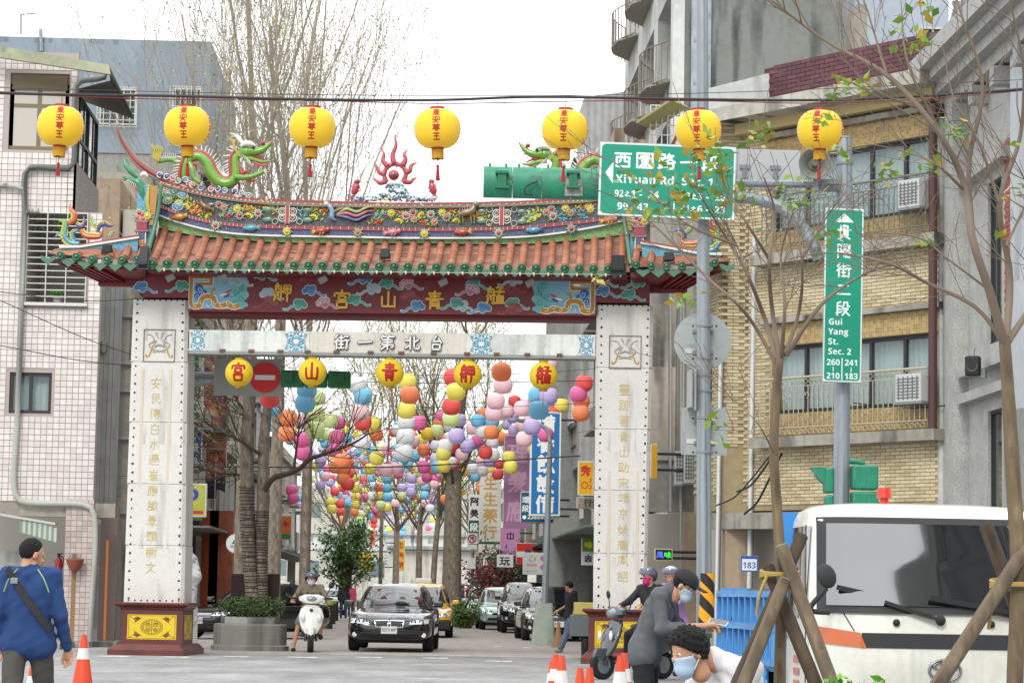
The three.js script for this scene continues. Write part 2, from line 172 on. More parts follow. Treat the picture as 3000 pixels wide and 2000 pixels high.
// ---------- ground ----------
const asphaltTex = dataTex(512, (u, v) => { const a = fbm(u, v, 6,4) - .5, b = fbm(u, v, 128,2) - .5, c = fbm(u + .4, v * .2,16,3) - .5, k = .53 + a * .17 + b * .14 + c * .13; return [k, k * 1.0, k * .995]; }, { rep: .13 });
const M = {
  asphalt: mat('#ffffff', .9, { map: asphaltTex, bumpMap: fineBump, bumpScale: .004 }),
  paver: mat('#ffffff', .88, { map: dataTex(512, (u, v) => { const r = Math.floor(v * 16), o = (r % 2) * .5, x = u * 8 + o, fx = x - Math.floor(x), fy = v * 16 - r, j = fx < .03 || fy < .06, t = NB[(Math.floor(x) % 8) * 31 + r * 7 + 5] - .5, n = fbm(u, v, 8,4) - .5, k = (j ? .46 : .58) + t * .09 + n * .12; return [k * 1.04, k * .985, k * .95]; }, { rep: .6 }) }),
  white: mat('#c9c9c4', .75), kerb: mat('#ffffff', .9, { map: stainTex('#8d8b86') }), steel: mat('#7d8388', .55, { metalness: .25 }), galv: mat('#ffffff', .5, { metalness: .35, map: stainTex('#8f979c', { rep: 1, amp: .12, streak: .3 }) }),
  black: mat('#17181a', .6), rubber: mat('#1b1b1c', .85), dark: mat('#2a2b2d', .7), chrome: mat('#d8dadc', .12, { metalness: 1 }), glass: phys('#ffffff', .03, { transmission: 1, thickness: 0 }), darkGlass: phys('#1b2226', .04, { clearcoat: 1, clearcoatRoughness: .03 }),
  vc: mat('#ffffff', .45, { vertexColors: true }), vcMatte: mat('#ffffff', .85, { vertexColors: true }), vcGloss: phys('#ffffff', .3, { vertexColors: true, clearcoat: .6, clearcoatRoughness: .15 }), wire: mat('#2c2d2f', .7), white2: mat('#d9dad8', .5), grey: mat('#8b9094', .6),
};
structure('road', wuv(new THREE.PlaneGeometry(260,420).rotateX(-Math.PI / 2).translate(0,0,-200)), M.asphalt);
structure('paved_street', wuv(new THREE.PlaneGeometry(10.6,190).rotateX(-Math.PI / 2).translate(-.3,.004,-51.5 - 95)), M.paver);
{ // the broken white line and the crossing marks in front of the gate
  const mk = (px, py, w, d) => { const p = gnd(px, py), o = add(scene, 'road_marking', wuv(new THREE.PlaneGeometry(w, d).rotateX(-Math.PI / 2)), mat('#ffffff', .7, { map: markTex })); o.position.set(p.x, .006, p.z); o.rotation.y = -.06; o.userData.kind = 'structure'; };
  const markTex = stainTex('#d2d2cc', { rep: .7, amp: .16, speck: .16 });
  for (const [px, py, w, d] of [[690,1924,.5,.6],[885,1926,.55,.65],[1080,1926,.5,.65],[1275,1928,.5,.65],[1462,1937,.5,.7],[515,1925,.5,.6],[330,1923,.6,.6],[1000,1917,.5,.22],[850,1917,.45,.2],[1460,1893,.2,.6],[1545,1897,.22,.6]]) mk(px, py, w, d);
  const a = gnd(950,1913), b = gnd(1740,1930), g = geom([a.x, .008, a.z, b.x, .008, b.z, b.x, .008, b.z - .25, a.x, .008, a.z - .25],[0,1,2,0,2,3]); structure('road_marking', wuv(g), mat('#ffffff', .7, { map: markTex }));
  const r = gnd(640,1892), q = gnd(575,1902); structure('road_marking', wuv(geom([q.x, .008, q.z, q.x + .1,.008, q.z, r.x + .1,.008, r.z, r.x, .008, r.z],[0,1,2,0,2,3])), mat('#9c4a48', .8));
}
// pavement by the shops behind the gate and under the corner building
structure('sidewalk', wuv(box(4,.12,190,-8.2,.06,-150)), M.kerb);
structure('sidewalk_right', wuv(box(3,.12,180,6.9,.06,-142)), M.kerb);
structure('sidewalk_corner', wuv(extr([[6.2,-46],[9.2,-41.5],[40,-36],[40,-60],[6.4,-51]].map(([x, z]) => [x, -z]), .13).rotateX(-Math.PI / 2)), M.kerb);
structure('sidewalk_left', wuv(box(30,.12,5,-22,.06,-54.5)), M.kerb);

// ---------- the gate: local x along its front, z = 0 on the front of the columns ----------
const gate = thing('temple_gate', 'temple archway with tiled roof, dragons on the ridge and two pale stone columns', 'gate');
{ const a = gnd(440,1914), b = gnd(1822,1946); gate.position.set((a.x + b.x) / 2,0, (a.z + b.z) / 2); gate.rotation.y = -.085; gate.updateMatrixWorld(true); }
const gInv = gate.matrixWorld.clone().invert(), gN = V3(0,0,1).transformDirection(gate.matrixWorld);
const gp = (px, py, zl = 0) => onPlane(px, py, V3(0,0, zl).applyMatrix4(gate.matrixWorld), gN).applyMatrix4(gInv);      // photo pixel -> gate-local point on the plane z = zl
const gpl = (list, zl) => list.map(([x, y]) => { const p = gp(x, y, zl); return [p.x, p.y]; });
const gw = (x, y, z) => V3(x, y, z).applyMatrix4(gate.matrixWorld);
const K = gp(1000,900).x - gp(999,900).x;                        // metres a pixel on the gate front
const stone = mat('#ffffff', .6, { map: dataTex(512, (u, v) => { const a = fbm(u, v, 5,4) - .5, b = fbm(u, v, 128,1) - .5, s = Math.max(0, fbm(u, v * .12,16,3) - .62), k = .79 + a * .045 + b * .055 - s * .4; return [k, k * .985, k * .96]; }, { rep: .5 }), bumpMap: fineBump, bumpScale: .002 });
const marble = mat('#ffffff', .35, { map: dataTex(256, (u, v) => { const a = fbm(u, v, 6,5) - .5, k = .36 + a * .14; return [k, k * .47, k * .43]; }, { rep: .6 }) });
const gold = mat('#c79c2c', .42, { metalness: .2 }), maroon = mat('#ffffff', .5, { map: stainTex('#6b1721', { rep: .4, amp: .1, streak: .12 }) }), maroonDark = maroon;
const panelTex = (dir) => canvasTex(590,420, (x, w, h) => {
  x.fillStyle = '#d8bd2c'; x.fillRect(0,0, w, h); x.strokeStyle = '#7a4a14'; x.lineWidth = 5; x.strokeRect(14,14, w - 28, h - 28); x.lineWidth = 2; x.strokeRect(24,24, w - 48, h - 48);
  for (const [a, b] of [[24,24],[w - 24,24],[24, h - 24],[w - 24, h - 24]]) { const sx = a < w / 2 ? 1 : -1, sy = b < h / 2 ? 1 : -1; x.strokeStyle = '#5d3212'; x.lineWidth = 5; x.strokeRect(Math.min(a, a + sx * 26), Math.min(b, b + sy * 26), 26,26); x.fillStyle = '#70401a'; x.beginPath(); x.moveTo(a + sx * 14, b + sy * 18); for (let i = 0; i <= 12; i++) { const t = i / 12; x.lineTo(a + sx * (20 + t * 140 + (i % 2) * 8), b + sy * (20 + 14 * Math.sin(t * 9) + (i % 2) * 12)); } for (let i = 12; i >= 0; i--) { const t = i / 12; x.lineTo(a + sx * (16 + t * 30 + (1 - t) * t * 120 + (i % 2) * 8), b + sy * (20 + t * 120 + (i % 2) * 10)); } x.closePath(); x.fill(); x.strokeStyle = '#c9a04a'; x.lineWidth = 2; for (let i = 0; i < 5; i++) { x.beginPath(); x.arc(a + sx * (40 + i * 14), b + sy * (40 + i * 10), 8 + i * 2,0,4); x.stroke(); } }
  const cx = w / 2, cy = h / 2; x.strokeStyle = '#5d3212'; x.lineWidth = 5; for (const r of [132,104]) { x.beginPath(); x.arc(cx, cy, r, 0,7); x.stroke(); }
  x.lineWidth = 4; for (let i = 0; i < 24; i++) { const a = i / 24 * 2 * Math.PI; x.save(); x.translate(cx + 118 * Math.cos(a), cy + 118 * Math.sin(a)); x.rotate(a); x.strokeRect(-8,-9,15,15); x.restore(); }
  x.lineWidth = 7; x.save(); x.beginPath(); x.arc(cx, cy, 96,0,7); x.clip(); for (const y of [-70,-45,-14,14,45,70]) { x.beginPath(); x.moveTo(cx - 96, cy + y); x.lineTo(cx + 96, cy + y); x.stroke(); } for (const s of [-1,1]) for (const t of [-1,1]) { x.strokeStyle = '#d8bd2c'; x.lineWidth = 14; x.beginPath(); x.moveTo(cx + s * 16, cy + t * 90); x.lineTo(cx + s * 16, cy + t * 24); x.stroke(); x.strokeStyle = '#5d3212'; x.lineWidth = 7; x.strokeRect(cx + s * 44 - 22, cy + t * 44 - 16,44,32); x.beginPath(); x.moveTo(cx + s * 40, cy + t * 44); x.lineTo(cx + s * 40, cy + t * 80); x.stroke(); } x.beginPath(); x.moveTo(cx, cy - 96); x.lineTo(cx, cy + 96); x.stroke(); x.restore();
});
function prismoid(w0, d0, w1, d1, h, y0, c = .06) { // tapered block with chamfered corners
  const ring = (w, d, y) => [[-w / 2 + c, d / 2],[w / 2 - c, d / 2],[w / 2, d / 2 - c],[w / 2, -d / 2 + c],[w / 2 - c, -d / 2],[-w / 2 + c, -d / 2],[-w / 2, -d / 2 + c],[-w / 2, d / 2 - c]].map(([a, b]) => [a, y, b]);
  const A = ring(w0, d0, y0), B = ring(w1, d1, y0 + h), P = [], I = []; const q = (a, b, c2, d) => { const k = P.length / 3; P.push(...a, ...b, ...c2,...d); I.push(k, k + 1, k + 2, k, k + 2, k + 3); };
  for (let i = 0; i < 8; i++) { const j = (i + 1) % 8; q(A[i], A[j], B[j], B[i]); } for (const [R, f] of [[A, 1],[B, 0]]) for (let i = 1; i < 7; i++) { const k = P.length / 3; P.push(...R[0], ...R[i], ...R[i + 1]); f ? I.push(k, k + 2, k + 1) : I.push(k, k + 1, k + 2); }
  return wuv(geom(P, I));
}
const CT = ['安民傳白水遇崔應讖畢顯榭文', '靈跡著青山助宋靖京榮膺鳳詔'];
function column(k) {
  const [bl, br, yb, yt, ct, cl, cr] = k ? [1705,1925,1946,1786,893, [1737,1748],[1893,1915]] : [325,545,1914,1766,876, [360,386],[538,549]];
  const b0 = gp(bl, yb), b1 = gp(br, yb), cx0 = (b0.x + b1.x) / 2, top = gp((cl[1] + cr[1]) / 2, ct), cap = gp(cl[0], yt), w0 = gp(cr[0], yt).x - gp(cl[0], yt).x, w1 = gp(cr[1], ct).x - gp(cl[1], ct).x, cx = (gp(cl[0], yt).x + gp(cr[0], yt).x) / 2, cx2 = top.x, dp = .95, cz = -dp / 2;
  const bw = b1.x - b0.x, bc = cx, H = cap.y;
  const pl = new THREE.Group(); pl.name = 'plinth'; gate.add(pl);
  add(pl, 'foot', smooth(lathe4([[bw / 2,0],[bw / 2,.1],[bw / 2 - .03,.13],[bw / 2 - .1,.2],[bw / 2 - .12,.2]], dp + bw - w0 - .3), .5).translate(bc, .0, cz), marble);
  const bw2 = bw - .26, bd2 = dp + .22;
  add(pl, 'block', wuv(box(bw2, H - .32, bd2, bc, .2 + (H - .32) / 2, cz)), marble);
  add(pl, 'cap', smooth(lathe4([[bw2 / 2,0],[bw2 / 2 + .02,.01],[bw2 / 2 + .03,.04],[bw2 / 2 + .1,.08],[bw2 / 2 + .12,.1],[bw2 / 2 + .12,.14]], bd2 - bw2), .5).translate(bc, H - .12, cz), marble);
  const pt = panelTex(); const pm = mat('#ffffff', .35, { map: pt, metalness: .25 });
  add(pl, 'front_panel', new THREE.PlaneGeometry(bw2 - .24, H - .5).translate(bc, .2 + (H - .32) / 2, cz + bd2 / 2 + .004), pm).userData.label = 'yellow panel with a round longevity emblem and bats';
  for (const s of [-1,1]) add(pl, 'side_panel', new THREE.PlaneGeometry(bd2 - .3, H - .5).rotateY(s * Math.PI / 2).translate(bc + s * (bw2 / 2 + .004), .2 + (H - .32) / 2, cz), pm);
  // shaft in courses
  const sh = new THREE.Group(); sh.name = 'column'; gate.add(sh); const y0 = H + .02, y1 = top.y, N = 5, brk = k ? [1786,1620,1435,1256,1076,893] : [1766,1596,1416,1235,1058,876];
  const ys = brk.map((py, i) => (i === 0 ? y0 : i === N ? y1 : gp(450 + k * 1370, py).y)), wAt = (y) => lerp(w0, w1, (y - y0) / (y1 - y0)), xAt = (y) => lerp(cx, cx2, (y - y0) / (y1 - y0));
  for (let i = 0; i < N; i++) { const a = ys[i], b = ys[i + 1] - .008; add(sh, 'stone_course', prismoid(wAt(a), dp * wAt(a) / w0, wAt(b), dp * wAt(b) / w0, b - a, a).translate(xAt((a + b) / 2), 0, cz), stone); if (i) add(sh, 'joint', box(wAt(a) - .03,.012, dp * wAt(a) / w0 - .03, xAt(a), a - .004, cz), M.dark); }
  // black bosses up both front edges, square carving, couplet
  const bead = new THREE.IcosahedronGeometry(.022,0), L = [], fz = (y) => cz + dp * wAt(y) / w0 / 2, nb = 34;
  for (let i = 0; i < nb; i++) for (const s of [-1,1]) { const y = lerp(y0 + .08, y1 - .1, i / (nb - 1)), r = rng(i * 2 + s + k * 90); L.push(M4(xAt(y) + s * (wAt(y) / 2 - .1) + (r() - .5) * .01, y, fz(y) + .004,0,.7 + r() * .8,.6 + r() * .7,.6,0, r() * 3)); }
  for (let i = 0; i < 9; i++) for (const y of [y0 + .04, y1 - .02]) L.push(M4(xAt(y) + (i / 8 - .5) * (wAt(y) - .2), y, fz(y) + .004,0,.9,.8,.6));
  pieces(sh, 'carved_boss', bead, M.dark, L);
  { const sq = k ? gp(1832,1032) : gp(465,1012), s = .62; add(sh, 'carved_panel', [box(s, .018,.02,0, s / 2), box(s, .018,.02,0, -s / 2), box(.018, s, .02, s / 2 - .009), box(.018, s, .02, -s / 2 + .009)].map((g) => g.translate(sq.x, sq.y, fz(sq.y) + .004)), mat('#6f6c66', .8));
    const lines = []; for (const m of [-1,1]) { lines.push(tube([[m * .02,-.1,0],[m * .14,-.06,.004],[m * .2,.02,0],[m * .1,.1,.004],[m * .16,.2,0],[m * .24,.22,0]], .014,5), tube([[m * .03,.0,0],[m * .1,.03,.01],[m * .06,.1,0]], .016,5), tube([[m * .03,.22,0],[m * .08,.26,0],[m * .02,.14,0]], .012,5)); } lines.push(tube([[-.1,-.02,.005],[0,.02,.01],[.1,-.02,.005]], .018,5), tube([[-.12,-.12,0],[0,-.1,.01],[.12,-.12,0]], .015,5));
    add(sh, 'carved_beast', lines.map((g) => g.translate(sq.x, sq.y, fz(sq.y) + .003)), mat('#a8a49c', .8));
    add(sh, 'carved_tusk', [-1,1].map((m) => tube([[m * .13,.0,0],[m * .16,-.1,.005],[m * .2,-.2,0],[m * .25,-.22,0],[m * .25,-.17,0]], .014,5).translate(sq.x, sq.y, fz(sq.y) + .004)), gold); }
  const txt = CT[k], p0 = k ? gp(1830,1142) : gp(456,1122), p1 = k ? gp(1824,1688) : gp(440,1662), gm = mat('#bdab70', .6);
  [...txt].forEach((ch, i) => { const t = i / (txt.length - 1), y = lerp(p0.y, p1.y, t); add(sh, 'inscribed_character', glyphGeo(ch, .215,.015,.006).translate(lerp(p0.x, p1.x, t), y, fz(y) + .001), gm); });
  const rm = mat('#c6bda8', .8); for (const s of [-1,1]) add(sh, 'worn_border', box(.05, p0.y - p1.y + .55,.003, (p0.x + p1.x) / 2 + s * .27, (p0.y + p1.y) / 2,0).rotateX(0).translate(0,0, fz((p0.y + p1.y) / 2) - .0).applyMatrix4(new THREE.Matrix4()), rm);
  return { xAt, wAt, y0, y1, dp, cz };
}
function lathe4(prof, extraD) { // square "lathe": profile of half widths and heights swept round a rectangle
  const P = [], I = []; const R = prof.map(([r, y]) => { const d = r + extraD / 2; return [[-r, y, d],[r, y, d],[r, y, -d],[-r, y, -d]]; });
  for (let i = 0; i + 1 < R.length; i++) for (let j = 0; j < 4; j++) { const k = P.length / 3, n = (j + 1) % 4; P.push(...R[i][j], ...R[i][n], ...R[i + 1][n], ...R[i + 1][j]); I.push(k, k + 1, k + 2, k, k + 2, k + 3); }
  const T = R[R.length - 1], k = P.length / 3; P.push(...T[0], ...T[1], ...T[2], ...T[3]); I.push(k, k + 1, k + 2, k, k + 2, k + 3); return wuv(geom(P, I));
}
const colL = column(0), colR = column(1);

// ---- main lintel with painted clouds, corner paintings and gold characters
const cloudCol = ['#7fa3ad', '#6f8f7f', '#5d7fa0', '#a58f96', '#4f8b7a'];
{
  const zF = .06, a = gp(420,800, zF), b = gp(1905,812, zF), yB = (gp(700,912, zF).y + gp(1600,924, zF).y) / 2, yT = gp(1140,765, zF).y + .15, cy = (gp(470,874,0).y + gp(1830,890,0).y) / 2;
  const l = new THREE.Group(); l.name = 'lintel'; gate.add(l); const xl = gp(551,900, zF).x, xr = gp(1748,900, zF).x;
  add(l, 'beam', wuv(extr([[xl, yB],[xr, yB],[xr, cy + .012],[b.x, cy + .012],[b.x, yT],[a.x, yT],[a.x, cy + .012],[xl, cy + .012]], .8).translate(0,0, zF - .8)), maroon);
  add(l, 'under_beam', wuv(box(xr - xl, .075,.5, (xl + xr) / 2, yB - .038, zF - .45)), maroonDark);
  // paintings are flat print: one sheet each
  const cloudTex = (seed, c1, c2, fill) => canvasTex(256,128, (x, w, h) => {
    x.clearRect(0,0, w, h); const r = rng(seed), bl = [[90,50,34],[130,44,30],[62,66,24],[118,74,30]]; const path = (k) => { x.beginPath(); for (const [p, q, s] of bl) { x.moveTo(p + s + k, q); x.arc(p, q, s + k, 0,7); } };
    x.strokeStyle = c1; x.fillStyle = c1; path(4); x.fill(); x.lineWidth = 22; x.lineCap = 'round'; x.beginPath(); x.moveTo(140,76); x.quadraticCurveTo(180,70,196,92); x.quadraticCurveTo(215,110,246,100); x.stroke(); x.fillStyle = c2; path(-2); x.fill(); x.strokeStyle = c2; x.lineWidth = 12; x.beginPath(); x.moveTo(140,76); x.quadraticCurveTo(180,70,196,92); x.quadraticCurveTo(215,108,240,101); x.stroke(); x.strokeStyle = fill; x.lineWidth = 5; for (const [p, q, s] of bl.slice(0,3)) { x.beginPath(); for (let t = 0; t < 9; t += .3) x.lineTo(p + Math.cos(t + seed) * s * (.8 - t * .08), q + Math.sin(t + seed) * s * (.8 - t * .08)); x.stroke(); }
  });
  const cm = [['#b9c4c6', '#8aa3aa', '#a9bcc0'],['#a9c6cf', '#4f7fa8', '#2c5c92'],['#9fc4bd', '#4e9486', '#1f6a58'],['#c9aeb6', '#9a6f7c', '#e0c8cc'],['#8f4348', '#722730', '#a06058']].map(([a1, b1, c1], i) => mat('#ffffff', .55, { map: cloudTex(i + 1, a1, b1, c1), transparent: true, alphaTest: .5 }));
  const CL = [[790,862,0,1],[785,885,4,-1],[915,852,1,1],[870,893,2,-1],[955,888,3,1],[905,815,4,1],[1045,880,2,1],[1060,818,1,-1],[1085,848,0,-1],[1140,832,2,1],[1200,832,3,1],[1205,868,4,1],[1215,898,1,-1],[1330,890,2,-1],[1360,898,0,1],[1410,903,1,-1],[1395,832,2,1],[1375,850,3,-1],[1510,890,2,1],[1500,905,4,-1],[1500,822,0,-1],[1500,842,4,1],[770,806,2,1],[525,840,2,-1],[420,842,1,1],[1775,855,1,1],[1860,830,2,-1],[1770,825,0,1],[1850,865,2,1],[700,822,0,1]];
  CL.forEach(([px, py, c, s], i) => { const p = gp(px, py, zF); add(l, 'painted_cloud', plane(.56,.3, s < 0).translate(p.x, p.y, zF + .004 + (i % 7) * .0008), cm[c]); });
  const pt = canvasTex(512,300, (x, w, h) => {
    x.clearRect(0,0, w, h); x.fillStyle = '#78a9bd'; x.beginPath(); x.moveTo(10,8); x.lineTo(430,20); for (const [p, q] of [[490,40],[500,90],[480,130],[505,190],[470,230],[500,270]]) x.quadraticCurveTo(p + 18, q - 26, p, q); x.lineTo(420,292); x.lineTo(6,294); x.fill();
    x.fillStyle = '#5fa7a6'; for (const [p, q, s] of [[420,60,46],[450,120,44],[400,140,40],[446,190,44],[400,230,40],[450,256,36]]) { x.beginPath(); x.arc(p, q, s, 0,7); x.fill(); } x.strokeStyle = '#1f6f66'; x.lineWidth = 5; for (const [p, q, s] of [[420,60,30],[450,120,28],[400,150,26],[446,200,28],[400,240,24]]) { x.beginPath(); for (let t = 0; t < 8; t += .3) x.lineTo(p + Math.cos(t) * s * (1 - t * .1), q + Math.sin(t) * s * (1 - t * .1)); x.stroke(); } x.lineWidth = 6; x.beginPath(); x.moveTo(300,180); x.quadraticCurveTo(420,230,470,60); x.stroke();
    x.strokeStyle = '#e6e2d2'; x.lineWidth = 40; x.lineJoin = 'round'; const P = (f) => { f(); x.stroke(); }; const fr = () => { x.beginPath(); x.moveTo(40,280); x.lineTo(24,250); x.lineTo(24,26); x.lineTo(190,26); x.lineTo(190,84); x.lineTo(60,84); }; P(fr); x.strokeStyle = '#a5701d'; x.lineWidth = 30; P(fr);
    x.fillStyle = '#1f4f9c'; for (const [p, q, s] of [[90,120,36],[130,160,30],[80,190,30],[60,50,0]]) { x.beginPath(); x.arc(p, q, s, 0,7); x.fill(); } x.strokeStyle = '#b9cfe0'; x.lineWidth = 5; for (const [p, q] of [[100,130],[126,168],[80,190]]) { x.beginPath(); for (let t = 0; t < 8; t += .3) x.lineTo(p + Math.cos(t) * (24 - t * 2.4), q + Math.sin(t) * (24 - t * 2.4)); x.stroke(); }
    const body = () => { x.beginPath(); x.moveTo(40,270); x.quadraticCurveTo(110,290,110,230); x.quadraticCurveTo(120,180,180,190); x.quadraticCurveTo(230,190,220,240); x.quadraticCurveTo(250,290,330,250); x.quadraticCurveTo(380,290,430,262); }; x.strokeStyle = '#e9e4cf'; x.lineWidth = 52; P(body); x.strokeStyle = '#ad7a1c'; x.lineWidth = 40; P(body); x.lineWidth = 22; x.strokeStyle = '#ad7a1c'; x.beginPath(); x.moveTo(200,200); x.quadraticCurveTo(190,120,230,130); x.stroke(); x.strokeStyle = '#e9e4cf'; x.lineWidth = 5; for (let i = 0; i < 7; i++) { x.beginPath(); x.arc(60 + i * 55,262 - (i % 2) * 20,13,.5,4.4); x.stroke(); }
    x.fillStyle = '#b83524'; x.beginPath(); x.ellipse(330,150,44,10,-.5,0,7); x.fill(); x.fillStyle = '#e6ded0'; x.beginPath(); x.ellipse(296,172,34,8,-.3,0,7); x.fill(); x.fillStyle = '#23468e'; x.beginPath(); x.ellipse(326,182,30,10,-.5,0,7); x.fill();
  });
  const pm = mat('#ffffff', .5, { map: pt, transparent: true, alphaTest: .5 });
  for (const s of [-1,1]) { const q0 = s < 0 ? gp(552,802, zF) : gp(1558,815, zF), q1 = s < 0 ? gp(728,908, zF) : gp(1745,922, zF); add(l, 'corner_painting', plane(q1.x - q0.x, q0.y - q1.y, s > 0).translate((q0.x + q1.x) / 2, (q0.y + q1.y) / 2, zF + .003), pm); }
  for (const [ch, px, py] of [['舺', 829,856],['宮', 1002,877],['山', 1138,878],['青', 1274,880],['艋', 1452,866]]) { const p = gp(px, py, zF); add(l, 'gold_character', glyphGeo(ch, ch === '山' ? .34 : .36,.042,.045).translate(p.x, p.y, zF + .002), gold).userData.label = 'raised gold character ' + ch; }
}
// ---- lower white beam
{
  const zF = .0, a = gp(553,964, zF), b = gp(1745,981, zF), yB = (gp(560,1027, zF).y + gp(1740,1041, zF).y) / 2, yT = (a.y + b.y) / 2, h = yT - yB, L = b.x - a.x, l = new THREE.Group(); l.name = 'lower_beam'; gate.add(l); const m = mat('#ffffff', .7, { map: stainTex('#cfd3cf', { rep: .35, amp: .1, streak: .14, dark: .5, tint: [.8,.9,.9] }) });
  const mk = (p0, p1) => wuv(box(p1 - p0 - .004, h, .42, (p0 + p1) / 2, yB + h / 2,-.25)); const c0 = gp(905,1000, zF).x, c1 = gp(1365,1000, zF).x;
  add(l, 'beam_section', mk(a.x, c0), m); add(l, 'beam_section', mk(c0, c1), mat('#ffffff', .65, { map: stainTex('#cfcac0', { rep: .4, amp: .07, streak: .15 }) })); add(l, 'beam_section', mk(c1, b.x), m);
  add(l, 'drip_edge', box(L, .06,.46, (a.x + b.x) / 2, yB - .032,-.25), mat('#8d918c', .8));
  const ft = canvasTex(256,128, (x, w, hh) => { x.clearRect(0,0, w, hh); x.fillStyle = '#c9d6d6'; x.beginPath(); x.moveTo(20,0); x.quadraticCurveTo(70,30,66,64); x.quadraticCurveTo(70,98,20,128); x.lineTo(236,128); x.quadraticCurveTo(186,98,190,64); x.quadraticCurveTo(186,30,236,0); x.fill(); const r = rng(5), C = ['#2f6ea5', '#3f9aa8', '#214f93', '#7fb8c0']; x.save(); x.clip(); for (let i = 0; i < 70; i++) { const an = r() * 6.3, d = 12 + r() * 62, px = 128 + Math.cos(an) * d * 1.3, py = 64 + Math.sin(an) * d; for (const [s, t] of [[1,1],[-1,1],[1,-1],[-1,-1]]) { x.fillStyle = C[i % 4]; x.beginPath(); x.ellipse(128 + s * Math.abs(px - 128), 64 + t * Math.abs(py - 64), 5 + r() * 5,3, an * s * t, 0,7); x.fill(); } } x.fillStyle = '#e5e0d5'; for (let i = 0; i < 8; i++) { x.beginPath(); x.ellipse(128 + Math.cos(i * .785) * 14,64 + Math.sin(i * .785) * 14,9,4, i * .785,0,7); x.fill(); } x.restore(); x.strokeStyle = '#b98f35'; x.lineWidth = 3; for (const s of [1,-1]) { x.beginPath(); x.moveTo(128 + s * 100,0); x.quadraticCurveTo(128 + s * 52,30,128 + s * 56,64); x.quadraticCurveTo(128 + s * 52,98,128 + s * 100,128); x.stroke(); } });
  const fm = mat('#ffffff', .5, { map: ft, transparent: true, alphaTest: .4 });
  for (const [px, w] of [[866,.62],[1410,.62],[578,.42],[1718,.42]]) add(l, 'floral_panel', new THREE.PlaneGeometry(w * 1.15, h - .01).translate(gp(px, 1000, zF).x, yB + h / 2,-.034), fm);
  for (const [ch, px] of [['街', 1000],['一', 1069],['第', 1135],['北', 1208],['台', 1278]]) { const p = gp(px, 1001, zF), hh = .29; add(l, 'black_backing', glyphGeo(ch, hh, .062,.03).translate(p.x, yB + h / 2,-.036), M.black); add(l, 'white_character', glyphGeo(ch, hh, .036,.05).translate(p.x, yB + h / 2,-.03), M.white2); }
  for (const px of [650,735,820,900,985,1085,1175,1270,1368,1455,1545,1640]) add(l, 'bracket', box(.11,.05,.07, gp(px, 1030, zF).x, yB + .01,-.02), mat('#6d4a40', .7));
}
// ---------- gate roof ----------
const clayTex = stainTex('#f4f2f0', { n: 256, rep: 1.2, amp: .22, streak: .3, speck: .12 });
const clay = ['#a46c50', '#9f6549', '#ab7558', '#966049'].map((c) => mat(c, .75, { map: clayTex }));
const panClay = ['#9a7060', '#a67866', '#8c6254', '#7f5a4e'].map((c) => mat(c, .8, { map: clayTex }));
const greenGlaze = phys('#245c3a', .28, { clearcoat: .5, clearcoatRoughness: .2 }), greenGlaze2 = phys('#3f6e55', .4, { clearcoat: .3 });
const crackle = (base, line, n = 26) => { const r = rng(n), pts = []; for (let i = 0; i < n * n; i++) pts.push([(i % n + r()) / n, (((i / n) | 0) + r()) / n, .8 + r() * .4]); const b = hexc(base), l = hexc(line); return dataTex(512, (u, v) => { let d1 = 9, d2 = 9, k = 1; const ci = (u * n) | 0, cj = (v * n) | 0; for (let i = -1; i < 2; i++) for (let j = -1; j < 2; j++) { const a = (ci + i + n) % n, c = (cj + j + n) % n, p = pts[a + c * n]; let dx = Math.abs(u - p[0]), dy = Math.abs(v - p[1]); if (dx > .5) dx = 1 - dx; if (dy > .5) dy = 1 - dy; const d = Math.hypot(dx, dy); if (d < d1) { d2 = d1; d1 = d; k = p[2]; } else if (d < d2) d2 = d; } const e = (d2 - d1) * n; return e < .08 ? l : b.map((q) => q * k); }, { rep: 1.1 }); };
const mosaicDark = phys('#ffffff', .3, { map: crackle('#15181e', '#858d92', 26), clearcoat: .4 }), mosaicBlue = phys('#ffffff', .3, { map: crackle('#171e56', '#8f9ab4', 30), clearcoat: .4 }), mosaicGreen = phys('#ffffff', .35, { map: crackle('#5f9048', '#86b069', 34), clearcoat: .3 }), mosaicSky = phys('#ffffff', .35, { map: crackle('#3f86a0', '#8fc3d0', 34), clearcoat: .3 }), redGlaze = phys('#8c2a33', .35, { clearcoat: .4 }), whiteGlaze = phys('#cfd0c8', .4, { clearcoat: .3 }), bronze = mat('#7a725f', .6);
const roof = new THREE.Group(); roof.name = 'roof'; gate.add(roof);
const EZ = .85, RZ = -.38;
const interp = (tab) => (x) => { for (let i = 0; i + 1 < tab.length; i++) if (x <= tab[i + 1][0]) return lerp(tab[i][1], tab[i + 1][1], (x - tab[i][0]) / (tab[i + 1][0] - tab[i][0])); return tab[tab.length - 1][1]; };
const topPx = [[486,661],[566,682],[683,694],[842,703],[1124,704],[1204,704],[1488,708],[1615,703],[1741,691],[1826,678]];
const ridgeY = interp(topPx.map(([x, y]) => { const p = gp(x, y, RZ); return [p.x, p.y]; }));
const eL = gp(448,770, EZ), eR = gp(1823,787, EZ), eY = (x) => lerp(eL.y, eR.y, (x - eL.x) / (eR.x - eL.x));
const roofPt = (x, t) => { const y0 = eY(x), y1 = ridgeY(x), sag = .06 * Math.sin(Math.PI * t); return V3(x, lerp(y0, y1, t) - sag, lerp(EZ, RZ, t)); };
